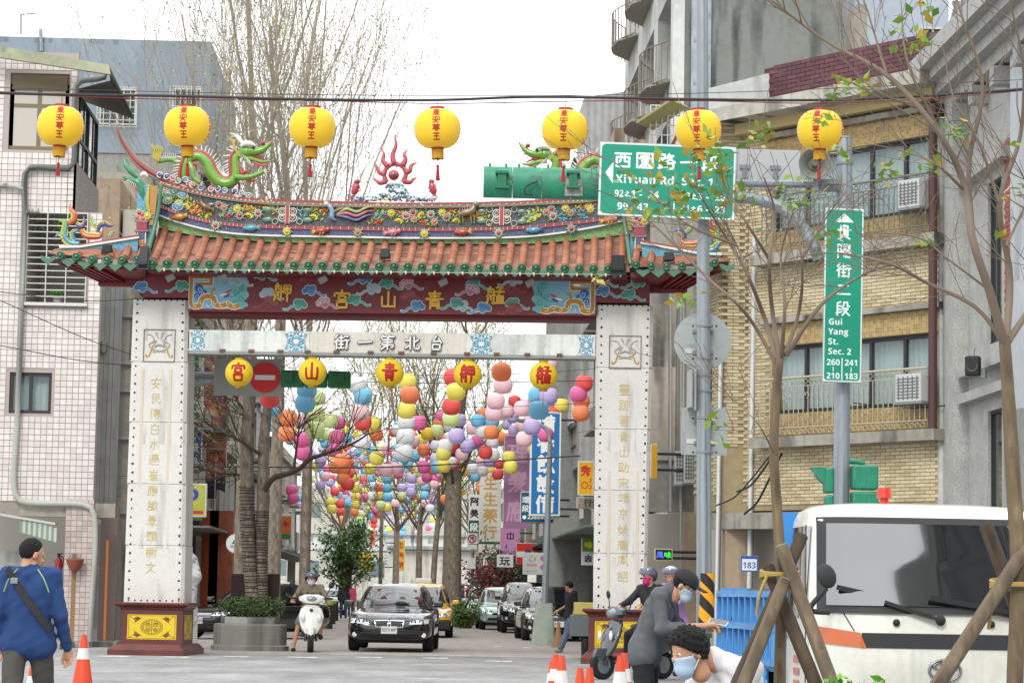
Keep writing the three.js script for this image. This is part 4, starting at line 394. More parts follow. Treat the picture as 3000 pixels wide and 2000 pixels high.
// ---- gable posts and lower side roofs with scrolls
function sideRoof(s) {
  const cx = gp(1155,700,0).x, S = new THREE.Group(); S.name = 'side_roof'; gate.add(S); const mx = (p) => (s > 0 ? V3(2 * cx - p.x - .15, p.y, p.z) : p), P = (px, py, z = 0) => mx(gp(px, py, z)), PL = (l, z) => { const a = l.map(([x, y]) => { const p = P(x, y, z); return [p.x, p.y]; }); return s > 0 ? a.reverse() : a; };
  // post
  const a = P(398,700,.2), py = (y) => P(412, y, .2).y, pc = P(415,700,.2).x; add(S, 'post_core', wuv(box(.3, py(540) - py(790), .5, pc + (s > 0 ? -.02 : .02), (py(540) + py(790)) / 2,-.1)), mosaicSky);
  add(S, 'post_gold_panel', extr(PL([[440,545],[462,545],[455,620],[448,660],[436,660]], .2), .03).translate(0,0,.2), mat('#a5783f', .5)); add(S, 'post_edge', [taperTube([P(472,540,.2), P(462,620,.22), P(448,680,.3), P(425,760,.6)],[.03,.04,.045,.05], 6,20)], greenGlaze2); add(S, 'post_flame', taperTube([P(436,540,.2), P(432,600,.22), P(438,625,.22)],[.02,.04,.03], 6,14), phys('#b0a02c', .4));
  add(S, 'post_cap_box', box(.2,.14,.25, pc, py(662), .14), redGlaze); add(S, 'post_shelf', [box(.27,.035,.3, pc, py(677), .14), box(.24,.03,.28, pc, py(650), .14)], phys('#9a6068', .4)); add(S, 'post_blue_panel', box(.11,.17,.1, pc, py(692), .22), mosaicBlue); add(S, 'post_white_edge', [box(.02,.4,.1, pc - .075, py(712), .22), box(.02,.4,.1, pc + .075, py(712), .22)], whiteGlaze); add(S, 'post_band', box(.1,.07,.11, pc, py(708), .22), mat('#b0823f', .5)); add(S, 'post_band', box(.1,.05,.11, pc, py(718), .22), redGlaze);
  for (const [dx, dy, k] of [[-.1,0,1],[0,.06,4],[.1,.03,2],[.02,-.02,1],[-.06,.09,3]]) { const o = add(S, 'porcelain_flower', FL[k], M.vcGloss); o.position.set(pc + dx, py(638) + dy, .24); }
  // dragon head facing out on the post
  const hd = (x, y, dz = 0) => P(x, y, .1 + dz); add(S, 'dragon_head', [taperTube([hd(420,590), hd(415,560), hd(405,535), hd(382,528), hd(358,515)],[.05,.08,.09,.06,.02], 8,18), taperTube([hd(400,520), hd(380,500), hd(365,478), hd(362,462)],[.03,.06,.05,.02], 7,12)], phys('#2f7a55', .35, { clearcoat: .4 })); add(S, 'dragon_jaw', taperTube([hd(410,548), hd(392,540), hd(372,530), hd(356,526)],[.05,.04,.03,.01], 6,12), phys('#a8323a', .4)); add(S, 'dragon_brow', taperTube([hd(412,515,.08), hd(420,508,.08), hd(432,518,.08)],[.03,.05,.02], 6,10), whiteGlaze); add(S, 'dragon_beard', [...Array(10)].map((_, i) => rod(hd(412 - i * 4,545 - i * 2,.05), hd(418 - i * 6,562 - i * 3,.06), .013,.003,4)), whiteGlaze); add(S, 'dragon_neck', taperTube([hd(396,550), hd(402,575), hd(414,590)],[.02,.04,.02], 6,10), phys('#a85a60', .4));
  // deck
  const q0 = P(178,752,.75), q1 = P(425,768,.75), r0 = P(189,740,-.1), r1 = P(425,715,-.1); const dk = geom([...P(140,742,.8).toArray(), ...q1.toArray(), ...r1.toArray(), ...P(160,728,-.1).toArray()], s > 0 ? [0,2,1,0,3,2] : [0,1,2,0,2,3],[0,0,1,0,1,1,0,1]); add(S, 'deck', dk, clay[3]); add(S, 'soffit', [geom([...P(140,756,.7).toArray(), ...P(425,792,.7).toArray(), ...P(425,830,-.5).toArray(), ...P(300,830,-.5).toArray()],[0,1,2,0,2,3],[0,0,1,0,1,1,0,1])], maroonDark);
  const caps = [[178,749],[225,753],[271,760],[315,762],[359,762],[403,760]]; caps.forEach(([x, y], i) => { const c = P(x, y, .82), o = add(S, 'round_eave_tile', (sideRoof.c ??= merge([new THREE.CylinderGeometry(.082,.082,.2,10).rotateX(Math.PI / 2), new THREE.TorusGeometry(.062,.02,5,12).translate(0,0,.1), ball(.05,0,0,.09,8,5)])), greenGlaze); o.position.copy(c);
    if (i) { const top = [0,745,740,728,716,712][i]; for (let k = 0; k < 3; k++) { const p0 = P(x + 6 + k * 5, lerp(y - 6, top, k / 3), lerp(.72,.1, k / 3)), p1 = P(x + 6 + (k + 1) * 5, lerp(y - 6, top, (k + 1) / 3), lerp(.72,.1, (k + 1) / 3)); add(S, 'barrel_tile', rod(p0, p1,.074,.072,9), clay[(i + k) % 4]); } } });
  [[140,757],[200,764],[248,770],[293,774],[337,776],[381,776]].forEach(([x, y]) => { const o = add(S, 'drip_tile', (sideRoof.d ??= extr([[-.14,.05],[0,.0],[.14,.05],[.13,-.02],[.06,-.07],[0,-.12],[-.06,-.07],[-.13,-.02]], .02,.004)), greenGlaze2); o.position.copy(P(x, y, .85)); });
  add(S, 'blue_side_band', wuv(extr(PL([[172,722],[232,722],[404,698],[402,735],[300,752],[189,757]], .3), .35).translate(0,0,-.05)), mosaicSky); add(S, 'red_ridge', extr(PL([[228,716],[406,686],[406,692],[230,722]], .34), .42).translate(0,0,-.08), redGlaze); add(S, 'ridge_edging', [extr(PL([[172,718],[228,719],[406,692],[406,697],[232,725],[172,726]], .36), .44).translate(0,0,-.08)], whiteGlaze);
  for (let i = 0; i < 5; i++) add(S, 'rafter', bar(P(165 + i * 28,764 + i * 4,.62), P(300 + i * 16,824,-.4), .06,.08), maroonDark); add(S, 'eave_beam', bar(P(150,762,.72), P(420,790,.72), .08,.08), maroonDark); add(S, 'wall_plate', bar(P(290,826,-.45), P(430,828,-.45), .2,.16), maroonDark); add(S, 'bracket_block', [box(.9,.45,.7, P(475,830,0).x, P(475,830,0).y, -.42)], maroonDark);
  // scrolls: bands with frilled edge
  const scroll = (pts, w, c1, c2) => { const C = pts.map(([x, y]) => P(x, y, .12)), g = [paint(taperTube(C, w, 7,24), c1)], cv = new THREE.CatmullRomCurve3(C); const n = 16; for (let i = 1; i < n; i++) { const t = i / n, p = cv.getPointAt(t), tg = cv.getTangentAt(t), nn = V3(-tg.y, tg.x, 0).normalize(), f = t * (w.length - 1), k = Math.min(w.length - 2, f | 0), r = lerp(w[k], w[k + 1], f - k); g.push(paint(ball(r * .62,0,0,0,6,4).translate(p.x + nn.x * r, p.y + nn.y * r, p.z + .02), c2)); } add(S, 'scroll', merge(g), M.vcGloss); };
  scroll([[232,714],[208,712],[192,700],[188,690],[172,684],[160,694]],[.05,.06,.06,.055,.04,.01], '#3f7f96', '#b0a82c'); scroll([[186,692],[190,672],[192,655],[184,645],[170,648]],[.05,.05,.045,.035,.01], '#5f9a6a', '#a8a82c'); scroll([[198,656],[216,645],[218,628],[206,612],[204,596]],[.04,.055,.05,.035,.006], '#b4532c', '#b8a82c'); scroll([[220,654],[236,664],[246,655],[246,638],[242,632]],[.03,.045,.035,.02,.005], '#4a4a8a', '#b8a82c'); scroll([[222,706],[212,694],[214,680],[230,674]],[.03,.04,.035,.015], '#3f7f96', '#b8a82c'); scroll([[236,672],[248,690],[272,694],[292,692],[298,676]],[.04,.055,.055,.045,.02], '#b4532c', '#b8a82c'); scroll([[286,680],[290,664],[304,656],[320,662],[334,660]],[.03,.045,.045,.03,.006], '#45458a', '#b8a82c'); scroll([[286,666],[272,654],[268,640],[272,634]],[.03,.04,.03,.006], '#5f9a6a', '#b8a82c'); scroll([[322,694],[328,684],[336,678]],[.03,.03,.008], '#7a9a8a', '#b8a82c');
}
sideRoof(-1); sideRoof(1);
// ---- lamps fixed to the gate
function flood(px, py, w, h, z, rx, label) { const p = gp(px, py, z), f = thing('floodlight', label, 'floodlight', 'black floodlights on the gate roof'); add(f, 'housing', rbox(w, h, .09,.015), M.black); add(f, 'lens', box(w * .86, h * .8,.006,0, h * .02,.049), M.dark); add(f, 'bracket', [box(.02, h * .7,.03, -w / 2 - .012, -h * .35,0), box(.02, h * .7,.03, w / 2 + .012, -h * .35,0), box(w + .05,.02,.03,0, -h * .7,0)], M.dark); f.position.copy(gw(p.x, p.y, p.z)); f.rotation.set(rx, gate.rotation.y, 0, 'YXZ'); }
flood(421,750,.17,.4,.98,-.35, 'black floodlight hung over the eave at the gable post'); flood(1128,743,.17,.19,.7,-.1, 'square black floodlight lying on the middle of the tiled roof'); flood(1811,770,.25,.3,1.0,.1, 'large black floodlight beside the pole, on the eave'); flood(1960,752,.18,.17,.85,-.1, 'small black floodlight on the lower roof by the grey pole'); flood(313,729,.18,.16,.6,.1, 'small black floodlight on the lower roof near the scroll ornament');
for (const [px, py] of [[498,812],[651,812],[945,818],[1298,826],[1553,828]]) { const p = gp(px, py, .6), f = thing('spotlight', 'small white spotlight hanging under the eave', 'spotlight', 'white spotlights under the gate eave'); add(f, 'housing', rbox(.17,.13,.06,.01).rotateX(.6).rotateZ(.5), mat('#8a8884', .6)); add(f, 'stem', rod([0,0,0],[.02,.16,-.02], .012), M.grey); f.position.copy(gw(p.x, p.y, p.z)); }
// ---------- lanterns ----------
const ribbed = (R, H, n, seg = 24) => { const p = [[R * .3, H / 2]], N = n * 2; for (let i = 0; i <= N; i++) { const t = i / N, y = lerp(.5,-.5, t) * H, e = Math.sqrt(Math.max(0,1 - Math.pow(Math.abs(2 * t - 1), 2.1))); p.push([lerp(R * .33, R, e) * (i % 2 ? 1 : .955), y]); } return lathe(p.reverse(), seg); };
const lantPaper = (c, map) => phys(c, .7, { transmission: .3, thickness: 0,...(map ? { map } : {}) });
{ // yellow lanterns on the cable across the junction
  const tex = canvasTex(1024,256, (x, w, h) => { x.fillStyle = '#ffdd34'; x.fillRect(0,0, w, h); x.strokeStyle = '#f4d24a'; for (let i = 0; i < 12; i++) { x.setLineDash([4,5]); x.lineWidth = 3; x.beginPath(); x.moveTo((i + .5) / 12 * w, 20); x.lineTo((i + .5) / 12 * w, h - 10); x.stroke(); } x.setLineDash([]); for (let k = 0; k < 4; k++) [...'靈安尊王'].forEach((ch, i) => drawGlyph(x, ch, (k + .5) / 4 * w, 44 + i * 53,58,7.5, '#b5281c', 46)); });
  const R = .262, body = ribbed(R, .43,15,32), m = lantPaper('#ffffff', tex), red = mat('#8f2a1c', .6), amber = mat('#b98a0c', .7), tas = mat('#9c1220', .8);
  const spots = [[176,370,.1],[548,371,-.1],[914,374,.02],[1281,377,-.06],[1655,380,-.12],[2047,381,-.2],[2404,381,-.35]], where = ['against the pink tiled house', 'over the green dragon', 'in front of the bare tree', 'in the open sky beside the flaming pearl', 'over the green signal housing', 'in front of the tall grey pole', 'in front of the loudspeaker horn'];
  spots.forEach(([px, py, a], i) => {
    const p = at(px, py, 28), l = thing('yellow_lantern', 'round yellow lantern with red characters hung ' + where[i], 'lantern', 'yellow lanterns on the cable');
    const b = add(l, 'body', body, m); b.rotation.y = Math.PI * .75 + a; add(l, 'top_rim', cyl(.082,.085,.035,0,.225,0,18), red); add(l, 'bottom_rim', cyl(.07,.07,.03,0,-.222,0,18), red);
    const fr = []; for (let k = 0; k < 22; k++) { const q = k / 22 * 6.283; fr.push(box(.021,.1 + (k % 3) * .008,.004,0,-.285,.066).rotateY(q)); } add(l, 'fringe', fr, amber); add(l, 'cord', [rod([0,-.23,0],[0,-.42,0], .003,.003,4), rod([0,.23,0],[0,.33,0], .004,.004,4)], M.wire); const ln = (i === 3 || i === 4 ? .16 : .13); add(l, 'tassel', [ball(.018,0,-.42,0,8,6), cyl(.012,.026, ln, 0,-.42 - ln / 2,0,7)], tas);
    l.position.copy(p); l.rotation.z = (i % 2 ? .03 : -.02);
  });
  const c = (dy, pts, r, mm, label) => solo('overhead_cable', label, 'cable', tube(pts.map(([x, y]) => at(x, y + dy, 28)), r, 5,60), mm);
  c(0, [[-200,262],[100,275],[500,281],[900,291],[1281,293],[1560,284],[2047,291],[2404,293],[2760,278],[3200,245]], .016, M.wire, 'thick dark cable carrying the yellow lanterns'); c(8, [[-200,262],[100,270],[500,283],[900,286],[1281,295],[1700,288],[2047,287],[2404,294],[2800,275],[3200,235]], .006, mat('#7a2a24', .7), 'thin red flex wound along the lantern cable'); c(-6, [[-200,258],[1000,284],[2000,280],[3200,230]], .004, M.wire, 'thin upper wire above the lantern cable');
}
[['宮', 700,1092, 'beside the red no-entry disc'],['山', 915,1090, 'in front of the green signal'],['青', 1142,1092, 'the middle one of five'],['舺', 1370,1097, 'overlapping a red paper lantern'],['艋', 1592,1101, 'next to the column without a signal']].forEach(([ch, px, py, wh]) => {
  const t = canvasTex(512,256, (x, w, h) => { x.fillStyle = '#f6d820'; x.fillRect(0,0, w, h); drawGlyph(x, ch, w * .25, h * .5,96,15, '#b3180f', 118); drawGlyph(x, ch, w * .75, h * .5,96,15, '#b3180f', 118); });
  const p = gp(px, py, .12), l = thing('gate_lantern', 'yellow lantern with red character ' + ch + ' under the gate beam, ' + wh, 'lantern', 'lanterns under the gate beam'), R = .268; const b = add(l, 'body', (globalThis.gl ??= new THREE.SphereGeometry(.268,32,20)), lantPaper('#ffffff', t)); b.rotation.y = -.02 - gate.rotation.y; add(l, 'top_rim', cyl(.09,.09,.04,0, R, 0,16), mat('#a8880c', .6)); add(l, 'bottom_rim', cyl(.085,.08,.05,0, -R, 0,16), mat('#a8880c', .6)); add(l, 'cord', rod([0, R, 0],[0, R + .1,0], .004), M.wire); add(l, 'tassel', [rod([0, -R - .02,0],[0, -R - .16,0], .003,.003,4), cyl(.006,.012,.14,0, -R - .22,0,6)], mat('#8f2018', .8)); l.position.copy(gw(p.x, p.y, p.z)); l.rotation.y = gate.rotation.y;
});
{ // coloured paper lanterns over the street: measured x, y, diameter and colour in two windows of the photograph; the depth follows from a 38 cm lantern
  const A = '780,545,120B 770,630,120B 855,595,90G 840,700,110G 835,805,115G 895,740,70B 935,745,95G 990,760,80M 1110,510,110W 1150,585,110B 1128,690,110P 1148,755,105R 1225,765,90Y 1235,835,85O 660,730,110O 650,830,105O 600,700,70Y 540,660,110B 540,765,100B 535,600,120R 740,750,90P 745,870,100M 755,960,90M 980,850,90M 915,840,70G 1040,770,45O 1025,810,60Y 1045,860,60B 965,935,90M 1150,890,100W 1110,830,50Y 1440,490,110Y 1455,575,115O 1435,675,110Y 1435,755,105W 1515,760,95M 1430,850,110W 1420,950,110W 1490,850,60G 1480,900,60R 1380,780,60B 1370,920,50B 1410,1000,70B 1445,1030,60B 1440,1010,60M 1240,990,90Y 1195,1060,70Y 1255,1040,60P 1370,1055,80P 1380,1095,60M 1325,1095,60Y 1550,1050,80M 1015,1010,100O 965,1055,70O 1025,1060,80O 1060,1020,60R 1060,1090,60R 1020,1125,80O 1050,1160,80R 870,1170,60V 1095,1185,65Y 965,1210,55R 1255,1185,55R 1310,1125,60B 1310,1185,60B 1310,1245,58B 1258,1235,55Y 1205,1235,50W 1265,1300,60G 1155,1250,55M 1105,1240,55Y 1105,1295,55Y 1095,1345,50O 1050,1280,45B 1000,1290,55R 1000,1340,50R 940,1275,55Y 945,1325,60Y 1180,1280,50G 1185,1325,50G 1225,1300,45M 1230,1335,50M 1245,1355,45R 1135,1355,45G 1130,1395,45G 1125,1430,40B 1130,1460,40V 1110,1480,35V 1200,1370,45B 1220,1400,45R 1220,1430,40R 1205,1460,35G 1235,1460,35P 1210,1490,40R 1210,1515,38R 1210,1545,36R 1010,1390,40O 1010,1420,38R 1035,1458,38G 1320,1390,38V 1310,1420,38W 1318,1458,38Y 1298,1475,34B 1410,1415,38V 1412,1450,38B 1412,1482,36B 1385,1470,34Y 1525,1380,40B 1528,1410,38B 1505,1410,34P 1510,1445,36P 1510,1478,34P 1360,1285,48P 1360,1310,45M 1310,1315,50Y 680,1200,70M 690,1250,70M 735,1250,50B 730,1300,45V 660,1290,45R 900,1110,60P 870,1010,70V 840,1040,60Y 800,1130,55G 720,1060,60P 930,1150,50V';
  const B = '395,460,110R 415,555,115Y 385,650,110R 385,730,105G 318,720,70M 440,740,80V 300,765,70O 290,810,80G 230,830,80L 370,780,70W 420,845,100V 375,860,80W 330,860,60R 715,425,120O 725,510,115P 678,615,110P 665,695,105P 720,705,75W 590,700,75O 560,745,85B 655,750,85B 525,795,80P 590,820,85W 650,820,90O 708,810,40Y 555,875,75M 510,900,75V 450,905,60G 1035,370,90P 945,575,100B 1025,585,110V 960,675,120B 910,625,45Y 850,665,100P 890,700,60V 790,725,70V 1050,700,90R 1110,645,90Y 1175,635,70V 1220,570,105M 1258,500,105R 1240,615,100O 1235,695,105O 1300,420,60M 1300,360,50M 1005,755,90M 1065,770,70Y 1130,772,70L 850,775,80P 915,785,105V 800,810,75V 750,775,60Y 1005,835,95M 865,865,100P 930,860,60Y 930,930,80Y 760,855,60O 820,890,75B 765,925,75O 840,935,70G 840,998,75G 765,985,80Y 775,1050,85Y 655,895,75W 710,880,60B 620,925,50V 660,965,80W 635,1010,75V 585,1010,70P 700,1030,60R 590,1075,70W 545,1115,60B 525,1060,70W 640,1060,55Y 690,1095,70R 345,910,90W 285,910,70W 245,910,60V 335,960,90Y 285,990,70W 240,970,55M 335,1040,85Y 405,1030,70R 265,1065,70O 220,1050,65M 180,1080,60G 145,1090,45L 465,1080,60L 430,1110,50O 455,965,80P 470,1000,60G 360,1075,60O 225,1115,65M 280,1120,55M 310,1100,50L 275,1160,55P 190,1140,60P 125,1125,60V 60,1185,55V 120,1180,55V 120,1215,58V 210,1185,52B 210,1235,55B 62,1235,55G 65,1260,50R 130,1240,50R 135,1295,50G 180,1245,45L 265,1220,45V 270,1270,50V 215,1285,52P 245,1320,55W 165,1310,45W 185,1340,40R 105,1320,45V 60,1335,42B 100,1270,50B 345,1260,60O 360,1205,50B 360,1165,50Y 315,1220,40L 405,1210,45M 450,1210,50L 445,1160,50G 580,1190,58O 575,1150,50O 75,1390,36G 178,1375,38B 182,1410,36B 160,1405,32P 165,1442,36P 165,1478,36P 265,1390,38Y 258,1430,36W 235,1448,36M 415,1420,36V 20,1300,45P 10,1230,50W 30,1070,60P 60,870,70G 40,1360,36L 130,1360,36L 90,1350,40P';
  const COL = { W: ['#eef0f2', 'white'], B: ['#86d2ee', 'sky blue'], P: ['#fbdae2', 'pale pink'], M: ['#f07ab6', 'magenta'], R: ['#f2635e', 'red'], O: ['#f99a66', 'orange'], Y: ['#f8ee76', 'lemon yellow'], G: ['#e4f0b0', 'pale green'], V: ['#d0c0ec', 'lavender'], L: ['#f4d24a', 'golden yellow lettered'] };
  const g0 = ribbed(.19,.34,9,20), g1 = ribbed(.19,.34,6,14), ring = new THREE.TorusGeometry(.062,.006,4,14).rotateX(Math.PI / 2).translate(0,.172,0), ms = {}, r = rng(12), bySize = [];
  for (const [str, bx] of [[A, 550],[B, 1150]]) for (const s of str.split(' ')) { const [x, y, d] = s.slice(0,-1).split(',').map(Number); bySize.push([bx + x / 2.24,900 + y / 2.24, d / 2.24, s.slice(-1)]); }
  for (let i = 0; i < 38; i++) { const u = r() * 2 - 1; bySize.push([1360 + u * 230,1250 + r() * 130 - 130 * Math.max(0, u), 26 + r() * 12, 'WBPMROYGVBVP'[(r() * 12) | 0]]); }
  bySize.sort((a, b) => b[2] - a[2]).forEach(([px, py, d, c]) => {
    const [hex, word] = COL[c], p = at(px, py, .375 * FPX / d), l = thing('paper_lantern', word + ' paper lantern strung over the street behind the gate', 'lantern', word + ' paper lanterns over the street');
    add(l, 'shade', d > 25 ? g0 : g1, (ms[c] ??= lantPaper(hex))); if (d > 25) { add(l, 'wire_ring', ring, M.wire); add(l, 'hanger', rod([0,.17,0],[0,.24,0], .003,.003,4), M.wire); } l.position.copy(p); l.scale.setScalar(1.13); l.rotation.set((r() - .5) * .12, r() * 6.28, (r() - .5) * .14);
  });
  { // the many small ones farther down the street, past the ones built singly
    const far = {}; for (let i = 0; i < 260; i++) { const t = r(), u = r() * 2 - 1, y = lerp(1300,1500, t) - 50 * u * u; (far['WBPMROYGVBVP'[(r() * 12) | 0]] ??= []).push([1135 + u * lerp(330,150, t), y, lerp(23,15, t) + r() * 4]); }
    const o = thing('far_paper_lanterns', 'mass of small mixed-colour paper lanterns far down the street', 'lanterns'); o.userData.kind = 'stuff'; for (const c in far) { const im = new THREE.InstancedMesh(g1, ms[c], far[c].length); far[c].forEach(([x, y, d], i) => { const p = at(x, y, .375 * FPX / d); im.setMatrixAt(i, M4(p.x, p.y, p.z, r() * 6,1.1)); }); im.name = 'lantern_field'; im.userData.kind = 'stuff'; im.castShadow = im.receiveShadow = true; o.add(im); }
  }
  for (const [Z, y0, sag] of [[57,6.6,.5],[60,6.0,.4],[66,6.4,.7],[74,6.3,.9],[84,6.2,1.0],[96,6.2,1.1],[112,6.2,1.0],[135,6.1,1.0],[165,6.0,.9]]) solo('string_wire', 'thin wire strung between the shop fronts to carry paper lanterns', 'wire', tube([-6.3,-3,0,3,5.8].map((x) => [x, y0 - sag * (1 - (x / 6.2) ** 2), -Z]), .006,4,24), M.wire, 'lantern wires across the street');
}
// ---------- signs, signals and poles ----------
const signMat = (w, h, f, rough = .4) => mat('#ffffff', rough, { map: canvasTex(w, h, f) });
function board(parent, name, w, h, m, back = M.grey, t = .02) { add(parent, name + '_face', new THREE.PlaneGeometry(w, h).translate(0,0, t / 2 + .002), m); add(parent, name + '_panel', rbox(w + .012, h + .012, t, .004), back); return parent; }
const roundRect = (x, a, b, w, h, r) => { x.beginPath(); x.roundRect(a, b, w, h, r); };
const ZP = 31;
{
  const s = thing('road_sign', 'wide green road sign with white lettering and a leftward arrow', 'road sign'), g = '#008a6e', c0 = at(1757,413, ZP - .25), c1 = at(2153,648, ZP - .25), w = c1.x - c0.x, h = c0.y - c1.y - .05;
  board(s, 'sign', w, h, signMat(1024,600, (x, W, H) => { x.fillStyle = '#cfd4d2'; x.fillRect(0,0, W, H); x.fillStyle = g; roundRect(x, 14,14, W - 28, H - 28,36); x.fill(); [...'西園路一段'].forEach((ch, i) => drawGlyph(x, ch, 175 + i * 165,140,132,17, '#e3e7e4')); x.fillStyle = '#e3e7e4'; x.beginPath(); x.moveTo(44,250); x.lineTo(104,160); x.lineTo(104,340); x.fill(); x.font = 'bold 92px sans-serif'; x.fillText('XiYuan Rd. Sec. 1', 122,330,860); x.font = 'bold 78px sans-serif'; x.fillText('92', 118,445,70); drawGlyph(x, '之', 214,420,48,8, '#e3e7e4'); x.fillText('1 -  24', 240,445,250); x.fillText('42', 620,445,70); drawGlyph(x, '之', 716,420,48,8, '#e3e7e4'); x.fillText('3 -  20', 742,445,250); x.fillText('99 - 43', 140,548,350); x.fillText('41', 620,548,70); drawGlyph(x, '之', 716,524,48,8, '#e3e7e4'); x.fillText('6 -  23', 742,548,250); x.fillRect(564,385,9,175); }));
  add(s, 'clamp', [box(.3,.05,.1,-.4,-.02,-.05), box(.3,.05,.1,.4,-.02,-.05)], M.steel); s.position.set((c0.x + c1.x) / 2, (c0.y + c1.y) / 2, -ZP + .25); s.rotation.z = -.018;
  const v = thing('street_name_sign', 'tall narrow green street sign with an upward arrow on a grey pole', 'road sign'), d0 = at(2416,610, ZP - .25), d1 = at(2526,1120, ZP - .25);
  board(v, 'sign', d1.x - d0.x, d0.y - d1.y, signMat(256,1160, (x, W, H) => { x.fillStyle = '#cfd4d2'; x.fillRect(0,0, W, H); x.fillStyle = g; roundRect(x, 9,9, W - 18, H - 18,22); x.fill(); x.fillStyle = '#e3e7e4'; x.beginPath(); x.moveTo(128,30); x.lineTo(192,92); x.lineTo(64,92); x.fill(); [...'貴陽街二段'].forEach((ch, i) => drawGlyph(x, ch, 128,158 + i * 128,98,11, '#e3e7e4')); x.font = 'bold 58px sans-serif'; ['Gui', 'Yang', 'St.', 'Sec. 2'].forEach((t, i) => x.fillText(t, 32,780 + i * 66)); x.font = 'bold 56px sans-serif'; x.fillText('260', 24,1050,90); x.fillText('241', 144,1050,92); x.fillText('210', 24,1140,90); x.fillText('183', 144,1140,92); x.fillRect(124,1000,7,146); x.fillRect(66,1062,6,30); x.fillRect(186,1062,6,30); }));
  add(v, 'clamp', [box(.26,.04,.12,0,.6,-.08), box(.26,.04,.12,0,-.6,-.08)], M.steel); v.position.set((d0.x + d1.x) / 2, (d0.y + d1.y) / 2, -ZP + .25); v.rotation.z = -.012;
}
{ // pole with the long signal arm
  const p = thing('signal_pole', 'grey steel pole with a long curved arm carrying signals and signs', 'pole'), b = at(2462,1500, ZP), P = (x, y, d = 0) => at(x, y, ZP + d);
  add(p, 'shaft', rod([b.x, 0, -ZP], P(2476,405), .105,.092,18), M.galv); add(p, 'top_cap', cyl(.09,.1,.02).translate(...P(2476,403).toArray()), M.steel); add(p, 'arm', tube([P(2400,760), P(2370,690), P(2300,615), P(2200,580), P(2050,575), P(1800,575)], .075,12,40), M.galv); add(p, 'arm_collar', rod(P(2470,690), P(2385,690), .06), M.galv); add(p, 'signal_bar', rod(P(2470,540), P(1423,527), .052,.04,12), M.galv); add(p, 'bracket', [rod(P(2300,540), P(2290,590), .04), box(.35,.06,.16).translate(...P(2445,535).toArray()), box(.35,.06,.16).translate(...P(2440,552).toArray())], M.steel); for (const y of [450,480]) add(p, 'band', cyl(.105,.105,.03).translate(...P(2474, y).toArray()), M.steel);
  const bk = thing('sign_back', 'blank pale back of a road sign fixed to the signal arm', 'road sign'); { const a = P(2152,436,.15), c = P(2345,560,.15); add(bk, 'panel', rbox(c.x - a.x, a.y - c.y, .02,.004), mat('#a9adad', .5)); for (const x of [-.28,.1]) add(bk, 'bracket', [box(.13,.05,.03, x, .03,.02), box(.06,.14,.02, x, -.05,.02)], M.steel); bk.position.set((a.x + c.x) / 2, (a.y + c.y) / 2, -ZP - .15); }
  const green = phys('#ffffff', .45, { map: stainTex('#1f8262', { rep: .9, amp: .1, streak: .25, dark: .4 }), clearcoat: .2 });
  const sg = thing('traffic_signal', 'row of green traffic signal housings seen from behind, weathered paint', 'traffic signal'); const a = P(1417,483,-.02), c = P(1758,584,-.02), hh = a.y - c.y; const sec = (c.x - a.x) / 4; for (let i = 0; i < 4; i++) { add(sg, 'housing', new THREE.CylinderGeometry(hh / 2, hh / 2, sec - .008,24).rotateZ(Math.PI / 2).scale(1,1,.6).translate(a.x + (i + .5) * sec, c.y + hh / 2, -ZP - .06), green); add(sg, 'lug', [-.1,.1].map((d) => box(.03,.04,.04, a.x + (i + .5) * sec + d, a.y + .015, -ZP - .05)), green); } for (const px of [1470,1678]) { const q = P(px, 528); add(sg, 'clamp', [box(.1,.17,.1, q.x, q.y, -ZP + .08), box(.16,.03,.12, q.x, q.y - .1, -ZP + .09), box(.16,.03,.12, q.x, q.y + .08, -ZP + .09)], mat('#156a4a', .5)); } add(sg, 'grey_patch', [box(.2,.09,.003, P(1676,480).x + .02, P(0,497).y, -ZP + .073), box(.22,.12,.003, P(1680,560).x, P(1680,562).y, -ZP + .073)], mat('#ffffff', .9, { map: stainTex('#8d8f88', { rep: 2, amp: .3 }) })); add(sg, 'loose_wire', tube([P(1575,530,-.1), P(1540,548,-.12), P(1538,568,-.12), P(1560,568,-.1)], .012,6), M.wire); rebase(sg);
  const s2 = thing('traffic_signal', 'faded green signal housings either side of the grey pole, low above the truck', 'traffic signal'); for (const [x0, x1, y0, y1, d] of [[2495,2570,1362,1436,-.1],[2495,2570,1440,1490,-.1],[2415,2440,1370,1445,.1],[2418,2440,1450,1490,.1]]) { const e = P(x0, y0, d), f = P(x1, y1, d); add(s2, 'housing', rbox(f.x - e.x, e.y - f.y, .26,.03, (e.x + f.x) / 2, (e.y + f.y) / 2, -ZP - d, 2), green); } { const e = P(2372,1370,.2), f = P(2420,1370,.2), h2 = P(2425,1432,.2), i2 = P(2395,1405,.2); add(s2, 'visor', extr([[e.x, e.y],[f.x, f.y],[h2.x, h2.y],[i2.x, i2.y]].reverse(), .2).translate(0,0, -ZP - .2), green); } add(s2, 'bracket', tube([P(2485,1350), P(2510,1352), P(2535,1358)], .03,8), green); rebase(s2);
